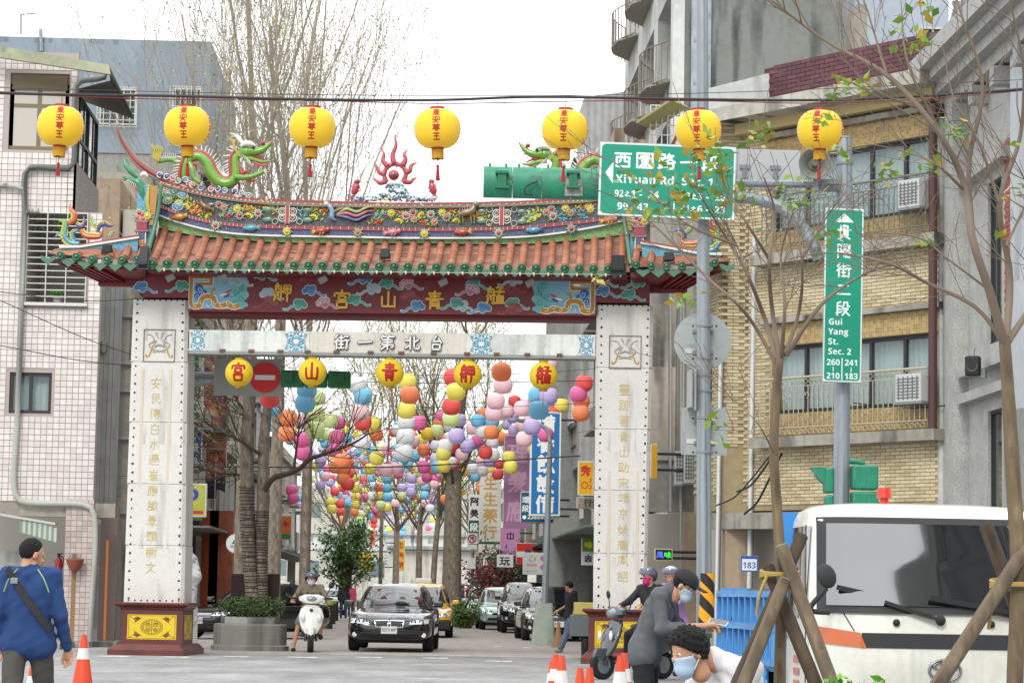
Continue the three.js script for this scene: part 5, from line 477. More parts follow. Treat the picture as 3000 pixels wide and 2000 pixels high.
  const hn = thing('loudspeaker_horn', 'weathered grey horn loudspeaker fixed to the signal pole', 'loudspeaker'); { const q = P(2388,478,-.35); add(hn, 'bell', lathe([[.03,-.28],[.05,-.2],[.1,-.1],[.185,0],[.198,.012],[.18,.005],[.09,-.09],[.03,-.2]], 28).rotateX(Math.PI / 2), mat('#74756c', .6, { side: THREE.DoubleSide })); add(hn, 'core', [cyl(.075,.085,.02,0,0,0,20).rotateX(Math.PI / 2).translate(0,0,-.09), cyl(.035,.03,.12,0,0,0,14).rotateX(Math.PI / 2).translate(0,0,-.06)], mat('#5a5a52', .6)); add(hn, 'mount', [box(.06,.2,.1,.02,-.22,-.15), box(.3,.05,.08,.15,-.2,-.2)], M.steel); hn.position.copy(q); hn.rotation.y = -.1; }
}
{ // tall pole with sign backs and the striped guard
  const p = thing('lamp_pole', 'tall grey galvanised pole with a yellow and black striped guard', 'pole'), P = (x, y, d = 0) => at(x, y, ZP + d), b = P(2068,1700); add(p, 'shaft', rod([b.x, 0, -ZP], P(2058,-120), .1,.065,18), M.galv);
  add(p, 'striped_guard', [...Array(1)].map(() => new THREE.CylinderGeometry(.108,.108,.7,28,1, true).rotateY(Math.PI).translate(b.x + .002,1.2, -ZP)), mat('#ffffff', .6, { map: canvasTex(256,256, (x, w, h) => { x.fillStyle = '#d99a00'; x.fillRect(0,0, w, h); x.fillStyle = '#1b1a18'; for (let i = -2; i < 5; i++) { x.beginPath(); x.moveTo(0, i * 110); x.lineTo(w, i * 110 + 230); x.lineTo(w, i * 110 + 285); x.lineTo(0, i * 110 + 55); x.fill(); } }) })); [955,1050,1225,1325,1100,1145].forEach((y) => { const q = P(2065, y); add(p, 'band', cyl(.102,.102,.025, q.x, q.y, q.z, 16), M.steel); }); add(p, 'bolt', [955,1050,1225,1325].flatMap((y) => [-34,34].map((d) => { const q = P(2065 + d, y, -.06); return ball(.014, q.x, q.y, q.z, 6,5); })), M.dark);
  const al = mat('#ffffff', .5, { map: stainTex('#9aa09e', { rep: .8, amp: .05, streak: .1 }) }), sb = (n, l, g, x, y) => { const o = thing(n, l, 'road sign'); add(o, 'panel', g, al); add(o, 'sticker', box(.12,.06,.004,-.16,-.12,.014), mat('#c0c2c0', .6)); add(o, 'channel', [box(.26,.04,.03,0,.12,.02), box(.26,.04,.03,0,-.14,.02)], M.steel); o.position.copy(P(x, y, .14)); };
  sb('round_sign_back', 'blank round back of a traffic sign on the tall grey pole', new THREE.CylinderGeometry(.355,.355,.012,40).rotateX(Math.PI / 2), 2059,1000); sb('square_sign_back', 'blank rectangular back of a sign below the round one', rbox(.56,.58,.012,.004), 2064,1264); solo('edge_on_sign', 'narrow sign seen edge on, clamped to the tall grey pole', 'road sign', [box(.02,.46,.4).translate(...P(2020,1140).toArray()), box(.03,.5,.1).translate(...P(2036,1142).toArray())], al);
}
{ // no-entry board and second signal behind the gate
  const Z = 50.6, P = (x, y, d = 0) => at(x, y, Z + d), o = thing('no_entry_sign', 'red no-entry disc on a square grey board beside a yellow lantern', 'road sign'), a = P(628,1048), c = P(824,1162); add(o, 'board', rbox(c.x - a.x, a.y - c.y, .02,.004), mat('#8f938f', .6)); const q = P(776,1106), cx = (a.x + c.x) / 2, cy = (a.y + c.y) / 2; add(o, 'disc', new THREE.CylinderGeometry(.305,.305,.015,40).rotateX(Math.PI / 2).translate(q.x - cx, q.y - cy, .02), mat('#c4141f', .5)); add(o, 'bar', box(.4,.095,.008, q.x - cx, q.y - cy, .034), M.white2); o.position.set(cx, cy, -Z);
  const p = thing('signal_post', 'grey signal arm reaching out from behind the gate column', 'pole'); add(p, 'bar', rod(P(480,1098,.1), P(1000,1104,.1), .07,.05,12), M.galv); add(p, 'brace', tube([P(545,1142,.1), P(570,1122,.1), P(610,1116,.1), P(680,1116,.1)], .08,10), M.galv); const b = P(485,1300,.1); add(p, 'post', rod([b.x, 0, b.z], P(490,1060,.1), .12,.1,14), M.galv);
  const s = thing('traffic_signal', 'green signal housings behind the yellow lantern under the gate', 'traffic signal'); const e = P(822,1083,-.1), f = P(1027,1136,-.1), w = (f.x - e.x) / 3; for (let i = 0; i < 3; i++) add(s, 'housing', rbox(w - .01, e.y - f.y, .3,.04, e.x + (i + .5) * w, (e.y + f.y) / 2, -Z + .0,2), mat('#0f6b3c', .5)); add(s, 'clamp', [P(845,1104,-.3), P(995,1108,-.3)].map((v) => box(.16,.16,.1).translate(v.x, v.y, v.z)), mat('#0c5a32', .5)); rebase(s);
}
// ---------- buildings ----------
const neutral = {}; const conc = (c, o = {}) => { const k = (o.streak ?? .55) < .3 ? 0 : (o.streak ?? .55) < .7 ? 1 : 2; return mat(c, .9, { map: (neutral[k] ??= stainTex('#f2f2f0', { rep: .16, amp: [.06,.11,.13][k], streak: [.15,.34,.55][k], dark: .35, tint: [.9,.93,.95] })) }); };
const B = { grey: conc('#8d8f8c'), blueGrey: conc('#8794a0', { amp: .06, streak: .18 }), pale: conc('#b9b6ae', { streak: .4 }), dirty: conc('#9b968c', { streak: .8 }), white: conc('#c6c8c6', { streak: .35 }), cream: conc('#c9c3a4', { streak: .4 }), tan: conc('#a8957f', { streak: .5 }), pinkish: conc('#b79a8c', { streak: .4 }), plaster: mat('#b3aea5', .9), maroon: conc('#5d3037', { amp: .1 }), corr: mat('#ffffff', .6, { map: dataTex(256, (u, v) => { const w = Math.sin(u * 50.27) * .03, n = fbm(u, v, 8,4) - .5, k = .6 + w + n * .12; return [k, k * 1.01, k]; }, { rep: .6 }) }), frameW: mat('#b9bbb8', .5), frameD: mat('#25272a', .5), bronze: mat('#6d6148', .5), pane: phys('#e8eeee', .03, { transmission: 1, thickness: 0 }), paneD: phys('#9fabab', .04, { transmission: .9, thickness: 0 }), curtain: mat('#c9d0cf', .9), bars: mat('#c2c3c0', .5) };
function roomBox(w, h, d) { const g = new THREE.BoxGeometry(w, h, d), ix = [...g.index.array]; ix.splice(24,6); g.setIndex(ix); g.clearGroups(); return g; }
function win(parent, F, s0, s1, y0, y1, n = 2, { m = B.frameD, out = -.08, curtain = false, w = .05, tr = 0 } = {}) {
  const g = [box(s1 - s0, w, .07, (s0 + s1) / 2, y1 - w / 2, out), box(s1 - s0, w, .07, (s0 + s1) / 2, y0 + w / 2, out)]; for (let i = 0; i <= n; i++) g.push(box(w, y1 - y0 - 2 * w, .06 + (i % 2) * .012, clamp(lerp(s0, s1, i / n), s0 + w / 2, s1 - w / 2), (y0 + y1) / 2, out)); if (tr) g.push(box(s1 - s0 - 2 * w, w, .065, (s0 + s1) / 2, lerp(y0, y1, tr), out));
  const f = add(parent, 'window', F.g(merge(g)), m); const pg = F.g(box((s1 - s0) / n - w, y1 - y0 - 2 * w, .01)); for (let i = 0; i < n; i++) { const o = add(f, 'pane', new THREE.BoxGeometry((s1 - s0) / n - w - .004, y1 - y0 - 2 * w - .004,.008).applyMatrix4(F.m(M4(lerp(s0, s1, (i + .5) / n), (y0 + y1) / 2, out - .012 + (i % 2) * .02))), curtain ? B.pane : B.paneD); }
  if (curtain) { const P = [], I = [], N = Math.round((s1 - s0) * 24); for (let i = 0; i <= N; i++) { const s = lerp(s0, s1, i / N), o = out - .16 + Math.sin(i * 1.9) * .03; P.push(s, y0, o, s, y1, o); if (i < N) I.push(i * 2, i * 2 + 2, i * 2 + 1, i * 2 + 1, i * 2 + 2, i * 2 + 3); } add(f, 'curtain', F.g(geom(P, I)), B.curtain); }
  add(f, 'room', F.g(roomBox(s1 - s0 + .1, y1 - y0 + .1,1.3).translate((s0 + s1) / 2, (y0 + y1) / 2, out - .7)), B.plaster); return f;
}
function grille(parent, F, s0, s1, y0, y1, nh, nv, out, name = 'window_grille', m = B.bars, r = .014) { const g = []; for (let i = 0; i <= nh; i++) g.push(rod([s0, lerp(y0, y1, i / nh), out],[s1, lerp(y0, y1, i / nh), out], r, r, 5)); for (let i = 0; i <= nv; i++) g.push(rod([lerp(s0, s1, i / nv), y0, out + r * 1.5],[lerp(s0, s1, i / nv), y1, out + r * 1.5], r, r, 5)); const o = add(parent, name, F.g(merge(g)), m); return o; }
function acUnit(F, s, y, out, label, w = .8, h = .55) { const o = thing('air_conditioner', label, 'air conditioner', 'air conditioners on the house fronts'); add(o, 'casing', rbox(w, h, .3,.02,0, h / 2,0), mat('#b4b5b0', .6)); add(o, 'grille', [...Array(7)].map((_, i) => box(w * .86,.02,.012,0, h * (.16 + i * .11), .152)).concat([...Array(5)].map((_, i) => box(.02, h * .8,.014, w * (-.36 + i * .18), h / 2,.153))), mat('#5f6466', .7)); add(o, 'bracket', [box(w + .06,.03,.34,0,-.016,-.02)], M.steel); o.applyMatrix4(F.m(M4(s, y, out))); }
const tileMat = (c) => c.map((h) => phys(h, .45, { clearcoat: .15 }));
{ // pink tiled house
  const g = thing('pink_tiled_house', 'pale pink square-tiled house with barred window and cream sloping roof edge', 'building'), Z = 54.3, F = frame(at(-260,1000, Z).x, -Z, at(300,1000, Z).x, -Z), q = (px, py) => { const p = F.px(px, py); return [p.x, p.y]; }, back = mat('#a69b96', .9), xr = q(281,1200)[0], xu = q(218,500)[0], yf = q(150,1470)[1];
  const H = [[...[q(38,0)[0], q(212,0)[0]], q(0,437)[1], q(0,212)[1]],[q(105,0)[0], q(279,0)[0], q(0,885)[1], q(0,621)[1]],[q(68,0)[0], q(190,0)[0], q(0,1209)[1], q(0,1089)[1]]];
  add(g, 'wall', F.g(wallGeo(0, xr, yf, q(0,616)[1],[H[1], H[2]], .25)), back); add(g, 'wall', F.g(wallGeo(0, xu, q(0,614)[1], q(0,150)[1],[H[0]], .25)), back);
  // tiles, each its own piece near the visible edge first
  const T = [], sz = .128; for (let i = 0; i < 70; i++) for (let j = 0; j < 90; j++) { const s = xr - (i + .5) * sz, y = yf + (j + .5) * sz; if (s < 1.5 || y > q(100,150 + .28 * (s < 0 ? 0 : 100))[1]) continue; if (y > q(0,614)[1] && s > xu - sz / 2) continue; if (H.some(([a, b, c, d]) => s > a - .06 && s < b + .06 && y > c - .06 && y < d + .06)) continue; T.push(F.m(M4(s, y, .004))); }
  T.sort((a, b) => b.elements[12] - a.elements[12]); const tg = new THREE.BoxGeometry(sz - .014, sz - .014,.02); pieces(g, 'wall_tile', tg, tileMat(['#cfc8c4', '#d1cac6', '#c8bfbb', '#d5cfcb', '#ccc2bd']), T);
  win(g, F, H[0][0], H[0][1], H[0][2], H[0][3], 2, { m: B.bronze, w: .09, tr: .58 }); add(g, 'window_shade', F.g(box(H[0][1] - H[0][0] - .1,.32,.05, (H[0][0] + H[0][1]) / 2, H[0][3] - .2,-.03)), mat('#5f5440', .8)); win(g, F, H[2][0], H[2][1], H[2][2], H[2][3], 2, { w: .07, curtain: true }); add(g, 'barred_recess', F.g(roomBox(H[1][1] - H[1][0] + .1, H[1][3] - H[1][2] + .1,2.2).translate((H[1][0] + H[1][1]) / 2, (H[1][2] + H[1][3]) / 2,-1.2)), B.plaster); grille(g, F, H[1][0], H[1][1], H[1][2], H[1][3], 14,3,.05); add(g, 'window_sill', F.g(box(H[1][1] - H[1][0] + .1,.06,.2, (H[1][0] + H[1][1]) / 2, H[1][2] - .03,.03)), B.bars);
  // set-back side with strip windows, mosaic wall, corrugated eave
  const S = frame(F.p(xu, 0).x, -Z, F.p(xu, 0).x, -Z - 4.2), yw0 = q(218,470)[1], yw1 = q(218,255)[1]; add(g, 'side_wall', S.g(wallGeo(0,4.2, q(218,612)[1], yw0, [], .2)), mat('#ffffff', .8, { map: dataTex(256, (u, v) => { const t = NB[((u * 40) | 0) * 71 + ((v * 40) | 0) * 3], k = .42 + t * .22; return [k, k * .95, k * .92]; }, { rep: .8 }) })); win(g, S, .1,4.1, yw0, yw1,5, { m: B.frameD, w: .08, tr: .4 });
  const e0 = at(0,133, Z - .5), e1 = at(318,190, Z - .5); add(g, 'roof_fascia', [extr([[at(-260,105, Z - .5).x, at(-260,90, Z - .5).y],[e1.x, e1.y],[at(322,218, Z - .5).x, at(322,218, Z - .5).y],[at(-260,140, Z - .5).x, at(-260,128, Z - .5).y]].reverse(), .12).translate(0,0, -Z + .4)], conc('#a9ac92', { streak: .3 })); { const a = e1, b = at(322,222, Z - .5), c = at(388,348, Z + 4), d = at(300,330, Z + 4); add(g, 'eave_sheet', geom([a.x, a.y, a.z, b.x, b.y - .1, b.z, c.x, c.y, c.z, c.x, c.y + .1, c.z, at(218,280, Z).x, at(218,262, Z).y, -Z, d.x - .6, d.y + .3, d.z],[0,1,2,0,2,3,1,4,5,1,5,2]), mat('#5a5a56', .9, { side: THREE.DoubleSide })); }
  // drain pipes
  const pm = conc('#a9aba4', { streak: .3 }), P = (x, y, d = .12) => at(x, y, Z - d); for (const [pts, r] of [[[[308,205],[306,225],[235,238],[222,250],[215,475],[208,490],[90,490],[75,500],[70,640],[50,1200],[42,1440],[55,1465],[255,1482],[272,1500],[262,1880]], .06],[[[-40,543],[40,545],[68,552]], .055],[[[76,620],[100,618],[112,616]], .05]]) add(g, 'drain_pipe', tube(pts.map(([x, y]) => P(x, y)), r, 8,90), pm);
  // ground floor: pillars, dark shop, beam
  const pb = at(220,1892, Z - .1), pw = at(268,1700, Z).x - at(186,1700, Z).x; add(g, 'pillar', wuv(box(pw, yf, .5, at(227,1700, Z).x, yf / 2, -Z - .2)), back); const T2 = []; for (let i = 0; i < 5; i++) for (let j = 0; j < 27; j++) T2.push(M4(at(227,1700, Z).x - pw / 2 + (i + .5) * pw / 5, (j + .5) * .115, -Z + .056)); pieces(g, 'pillar_tile', new THREE.BoxGeometry(pw / 5 - .012,.103,.016), tileMat(['#b9aba6', '#bcafa9', '#ae9f99']), T2); add(g, 'rear_pillar', wuv(box(.36, yf, .4, at(292,1700, Z).x, yf / 2, -Z - 1.5)), mat('#877875', .8)); add(g, 'lintel_beam', wuv(box(6,.3,.4, at(0,1490, Z).x - .6, yf - .16, -Z - .21)), B.dirty); add(g, 'shop_back', wuv(box(7, yf, .1, at(0,1500, Z).x, yf / 2, -Z - 4)), B.plaster); add(g, 'grey_shutter', wuv(box(1.05,2.0,.08, at(30,1700, Z).x, 1.0, -Z - .9)), B.corr); add(g, 'rust_stain_board', box(.09,1.9,.006, at(212,1800, Z).x, 1.0, -Z + .072), mat('#8a7050', .95));
  const aw = thing('awning', 'small green and white striped awning over the tiled house shopfront', 'awning'), st = [mat('#7d8f80', .8), mat('#b5b8b0', .8)]; for (let i = 0; i < 14; i++) add(aw, 'stripe', box(.055,.3,.02, at(62 + i * 7.6,1535 + i * 2, Z - .4).x, at(62 + i * 7.6,1538 + i * 2.2, Z - .4).y, -Z + .4), st[i % 2]); add(aw, 'canopy', bar(at(-40,1500, Z - .2), at(165,1535, Z - .2), .5,.05), st[1]); rebase(aw);
  const pl = thing('wall_planter', 'rust brown half-round wall planter with dry stems on the tiled pillar', 'planter'); add(pl, 'pot', lathe([[.01,-.2],[.04,-.18],[.12,-.1],[.17,.02],[.18,.06],[.19,.06],[.19,.09],[.16,.09]], 18), mat('#8a4a38', .8)); add(pl, 'stems', [...Array(12)].map((_, i) => rod([-.12 + i * .022,.07,0],[-.14 + i * .025,.14 + (i % 3) * .03,.02], .006,.003,4)), mat('#6f6248', .9)); pl.position.copy(at(218,1650, Z - .28));
  const fe = thing('fire_extinguisher', 'red fire extinguisher hung beside the tiled pillar', 'fire extinguisher'); add(fe, 'cylinder', lathe([[.001,-.22],[.075,-.21],[.08,-.18],[.08,.15],[.05,.2],[.025,.22]], 16), mat('#8c1720', .35)); add(fe, 'valve', [cyl(.03,.03,.06,0,.25,0), box(.12,.02,.03,.03,.29,0), tube([[.03,.25,0],[.1,.2,.02],[.09,0,.03]], .012,5)], M.black); fe.position.copy(at(170,1662, Z + .1));
  [[168,868,0],[262,868,1],[140,700,2]].forEach(([x, y, k]) => { const o = thing('potted_plant', ['bushy green plant in a pale pot behind the window bars', 'spiky plant in a brown pot behind the window bars', 'climbing weed growing through the window bars'][k], 'plant'), r = rng(k + 5), lv = []; if (k < 2) add(o, 'pot', lathe([[.08,0],[.11,.14],[.12,.14],[.1,.12]], 12), mat(k ? '#7d4a36' : '#a9a9a4', .8)); for (let i = 0; i < 60; i++) { const a = r() * 6.3, e = r() * 1.4, L = k === 1 ? .3 : .24; lv.push(new THREE.ConeGeometry(.018, L * (.5 + r() * .6), 3).translate(0, L * .3,0).rotateX(e).rotateY(a).translate((r() - .5) * (k === 2 ? .6 : .2), .15 + r() * (k === 2 ? .9 : .1), (r() - .5) * .1)); } add(o, 'foliage', lv, mat(['#5a8a34', '#7f8f3c', '#63843a'][k], .8)); o.position.copy(at(x, y, Z + .25)); if (k < 2) o.position.y = F.p(0, H[1][2], 0).y + .02; });
}
{ // blue-grey block behind, corrugated shed and ladder of sheds beside the column
  const g = thing('blue_grey_block', 'plain blue-grey rendered apartment block behind the bare tree', 'building'), Z = 82, a = at(-300,98, Z), b = at(618,122, Z), m = at(0,440, Z).y; add(g, 'upper_wall', wuv(box(b.x - a.x, a.y - m, 12, (a.x + b.x) / 2, (a.y + m) / 2, -Z - 6)), B.blueGrey); add(g, 'lower_wall', wuv(box(b.x - a.x - .05, m, 11.9, (a.x + b.x) / 2, m / 2, -Z - 6)), conc('#8f918c', { streak: .5 })); const F = frame(a.x, -Z, b.x, -Z); for (const [x0, x1, y0, y1] of [[290,400,365,262],[500,590,420,260],[360,410,690,640]]) { const p = F.px(x0, y0), q = F.px(x1, y1); win(g, F, p.x, q.x, p.y, q.y, 2, { m: B.frameW, out: .04 }); grille(g, F, p.x - .05, q.x + .05, p.y - .1, q.y, 6,6,.3, 'window_cage'); } for (const y of [560,700]) add(g, 'floor_line', box(b.x - a.x, .06,.05, (a.x + b.x) / 2, at(0, y, Z).y, -Z + .02), B.grey); add(g, 'roof_pipe', rod(at(120,150, Z - .1), at(118,85, Z - .1), .06), M.galv); rebase(g);
  const an = thing('tv_aerial', 'thin rooftop aerial on the blue-grey block', 'aerial'), c = at(60,100,84), d = at(60,42,84); add(an, 'mast', rod(c, d, .03), M.steel); add(an, 'boom', rod(d, at(104,38,84), .02), M.steel); add(an, 'element', [0,1,2].map((i) => rod(at(66 + i * 14,52,84), at(68 + i * 14,36,84), .012)), M.steel); rebase(an);
  const s = thing('corrugated_shed', 'tall grey corrugated metal side wall beside the tiled house', 'building'), Zs = 56; const e = at(276,1480, Zs), f = at(352,830, Zs); for (let i = 0; i < 4; i++) add(s, 'metal_sheet', wuv(box((f.x - e.x) / 4 - .01, f.y - e.y + .6,.06 + (i % 2) * .03, lerp(e.x, f.x, (i + .5) / 4), (e.y + f.y) / 2, -Zs)), B.corr); const h = at(352,1000, Zs + .3), k = at(396,1000, Zs + .3); add(s, 'block_wall', wuv(box(k.x - h.x + .2,8.4,.1, (h.x + k.x) / 2,4.2, -Zs - .5)), B.dirty); for (const y of [690,760,920,1060,1140,1280,1500]) add(s, 'cross_rail', box(k.x - h.x, .06,.1, (h.x + k.x) / 2, at(370, y, Zs).y, -Zs - .4), M.grey); add(s, 'corner_post', box(.06,8,.06, at(350,1000, Zs).x, 4, -Zs), M.grey); add(s, 'meter_box', rbox(.24,.24,.18,.02).translate(...at(297,1017, Zs - .1).toArray()), B.dirty); add(s, 'ground_fence', wuv(box(1.3,2.3,.06, at(335,1700, Zs).x, 1.5, -Zs - 1)), B.corr); add(s, 'orange_post', box(.05,2.1,.08, at(309,1700,54.5).x, 1.2,-54.6), mat('#b86a2c', .7)); rebase(s);
}
// ---- yellow brick corner building
const yb = thing('yellow_brick_building', 'three-storey corner building in yellow brick with iron balcony rails', 'building');
{
  const c0 = at(2182,1000,48.2), c1 = at(2765,1000,44.2), F = frame(c0.x, c0.z, c1.x, c1.z), q = (px, py, o = 0) => { const p = F.px(px, py, o); return [p.x, p.y]; }, L = F.L, core = conc('#a39473', { streak: .4 }), top = q(2400,330)[1], bot = 2.9;
  const rows = [[q(2270,470), q(2750,640)],[q(2300,1000), q(2760,1190)]].map(([a, b]) => [.75, L - .15, b[1], a[1]]); rows[0][2] = q(2560,640)[1]; rows[0][3] = q(2560,425)[1]; rows[1][2] = q(2560,1195)[1]; rows[1][3] = q(2560,990)[1];
  add(yb, 'wall', F.g(wallGeo(0, L, bot, top, rows, .3)), core); add(yb, 'building_core', wuv(extr([[c0.x, -c0.z],[c1.x, -c1.z],[c1.x + 8, -c1.z + 6],[c0.x + 6, -c0.z + 12],[c0.x - .2, -c0.z + 5]].map(([x, z]) => [x, z + .9]), top - .05).rotateX(-Math.PI / 2)), B.plaster);
  const Fb = frame(c0.x - .46, c0.z + .02, c0.x, c0.z); add(yb, 'corner_pier', Fb.g(wallGeo(0,.46, bot - .2, top, [], .6)), core); const Fc = frame(c0.x - .75, c0.z - 1.6, c0.x - .46, c0.z + .02); add(yb, 'side_wall', Fc.g(wallGeo(0, Fc.L, 2.9, top, [[.3,1.1, q(2560,1195)[1] + .3, q(2560,990)[1] - .1]], .3)), core); win(yb, Fc, .32,1.08, q(2560,1195)[1] + .3, q(2560,990)[1] - .1,2);
  const bh = .064, bw = .235, L1 = [], L2 = []; const put = (FF, s0, s1, y0, y1, skip = () => false, arr = L1) => { let r = 0; for (let y = y0 + bh / 2; y < y1; y += bh, r++) for (let s = s0 + (r % 2 ? bw / 2 : bw); s < s1 - bw / 3; s += bw) if (!skip(s, y)) arr.push(FF.m(M4(s, y, .008))); };
  const skip = (s, y) => rows.some(([a, b, c, d]) => s > a - .15 && s < b + .15 && y > c - .42 && y < d + .42); put(Fb, .0,.46, bot + 1.2, top); put(F, 0, L, bot + .1, top, skip, L2); put(Fc, 0, Fc.L, 3.2, top, (s, y) => s > .2 && s < 1.2 && y < q(2560,970)[1], L2);
  pieces(yb, 'brick', new THREE.BoxGeometry(bw - .014, bh - .012,.024), ['#bdb08e', '#b5a684', '#c4b898', '#ab9d7a', '#c0b494'].map((c) => mat(c, .7)), L1.concat(L2));
  const mos = mat('#ffffff', .7, { map: dataTex(128, (u, v) => { const j = (u * 16) % 1 < .14 || (v * 16) % 1 < .14, t = NB[((u * 16) | 0) * 9 + ((v * 16) | 0) * 131] * .14, k = j ? .62 : .44 + t; return j ? [.66,.62,.5] : [k * 1.2, k * 1.0, k * .62]; }, { rep: 1.1 }) });
  rows.forEach(([a, b, c, d], i) => { add(yb, 'mosaic_band', F.g(wuv(box(b - a + .3,.4,.06, (a + b) / 2, d + .21,.02))), mos); add(yb, 'mosaic_band', F.g(wuv(box(b - a + .3,.4,.06, (a + b) / 2, c - .21,.02))), mos); win(yb, F, a, b, c, d, 5, { curtain: true, w: .07, out: -.1 }); add(yb, 'ledge', F.g(wuv(box(b - a + .5,.2,.42, (a + b) / 2, c - .55,.15))), B.dirty); add(yb, 'hood', F.g(wuv(box(b - a + .4,.1,.2, (a + b) / 2, d + .47,.08))), B.dirty);
    // scrolled iron balcony rail
    const rl = add(yb, 'balcony_rail', F.g(merge([rod([a - .05, c + .62,.3],[b + .05, c + .62,.3], .025,.025,6), rod([a - .05, c + .46,.3],[b + .05, c + .46,.3], .01,.01,5), rod([a - .05, c - .3,.3],[b + .05, c - .3,.3], .012,.012,5), rod([a - .05, c - .46,.3],[b + .05, c - .46,.3], .012,.012,5)])), mat(i ? '#a9a18a' : '#6f706a', .6)); const n = Math.round((b - a) / .125); for (let k = 0; k <= n; k++) { const s = lerp(a, b, k / n); add(rl, 'baluster', F.g(rod([s, c - .3,.3],[s, c + .46,.3], .011,.011,5)), rl.material); if (k < n) { const sc = s + .0625; add(rl, 'scroll', F.g(merge([new THREE.TorusGeometry(.045,.008,4,10).translate(sc, c + .54,.3), new THREE.TorusGeometry(.045,.008,4,10,4.6).translate(sc, c - .38,.3)])), rl.material); if (k % 4 === 1) add(rl, 'heart_scroll', F.g(merge([new THREE.TorusGeometry(.05,.009,4,10,4.8).translate(sc - .04, c + .28,.31), new THREE.TorusGeometry(.05,.009,4,10,4.8).rotateY(Math.PI).translate(sc + .04, c + .28,.31), new THREE.TorusGeometry(.05,.009,4,10,4.8).translate(sc - .04, c - .12,.31), new THREE.TorusGeometry(.05,.009,4,10,4.8).rotateY(Math.PI).translate(sc + .04, c - .12,.31)])), rl.material); } } });
  add(yb, 'eave_slab', F.g(wuv(box(L + .85,.26,1.3, L / 2 - .32, top + .13,.1))), conc('#b3b1a6', { streak: .9, dark: .25, rep: .4 })); add(yb, 'yellow_soffit', F.g(box(L, .22,.3, L / 2, top - .1,.16)), mat('#b3a274', .8));
  const pr = q(2200,215,-.7); add(yb, 'parapet', F.g(wuv(box(L + 1.3,1.05,.25, L / 2 + .5, top + .7,-.75))), B.maroon); const P2 = []; for (let r = 0; r < 12; r++) for (let k = 0; k < (L + 1) / .25; k++) P2.push(F.m(M4(.1 + k * .25 + (r % 2) * .12, top + .28 + r * .085,-.62))); pieces(yb, 'parapet_brick', new THREE.BoxGeometry(.238,.074,.02), ['#56323a', '#603840', '#4f2d35'].map((c) => mat(c, .7)), P2); add(yb, 'white_return', wuv(bar(F.p(-.7, top + .35,.4), F.p(.0, top + .75,-.75), .1,.8)), B.white);
  const br = mat('#4d3230', .6); add(yb, 'brown_downpipe', F.g(merge([cyl(.075,.075,5.6, L - .05, top - 3.2,.22), rbox(.28,.22,.24,.02, L - .05, top - .4,.2)])), br); add(yb, 'white_downpipe', rod([c0.x + .1,0, c0.z + .22],[c0.x + .16, q(2560,640)[1], c0.z + .22], .06), B.white); add(yb, 'white_downpipe', rod([c0.x - .5,0, c0.z + .15],[c0.x - .46,6, c0.z + .15], .05), B.white);
  add(yb, 'shop_beam', F.g(wuv(box(L + 1,.3,.5, L / 2, bot - .2,.1))), B.dirty); add(yb, 'shop_pier', wuv(box(.5, bot, .4, c0.x - .1, bot / 2, c0.z - .1)), B.tan); add(yb, 'street_wall', F.g(wuv(box(L, bot, .2, L / 2, bot / 2,-1.4))), B.plaster);
  acUnit(F, L - .42, rows[0][2] + .02,.3, 'white window air conditioner beside the brown downpipe, upper floor', .5,.5); acUnit(F, L - .42, rows[1][2] + .02,.3, 'white window air conditioner on the rail of the lower balcony', .6,.5);
}
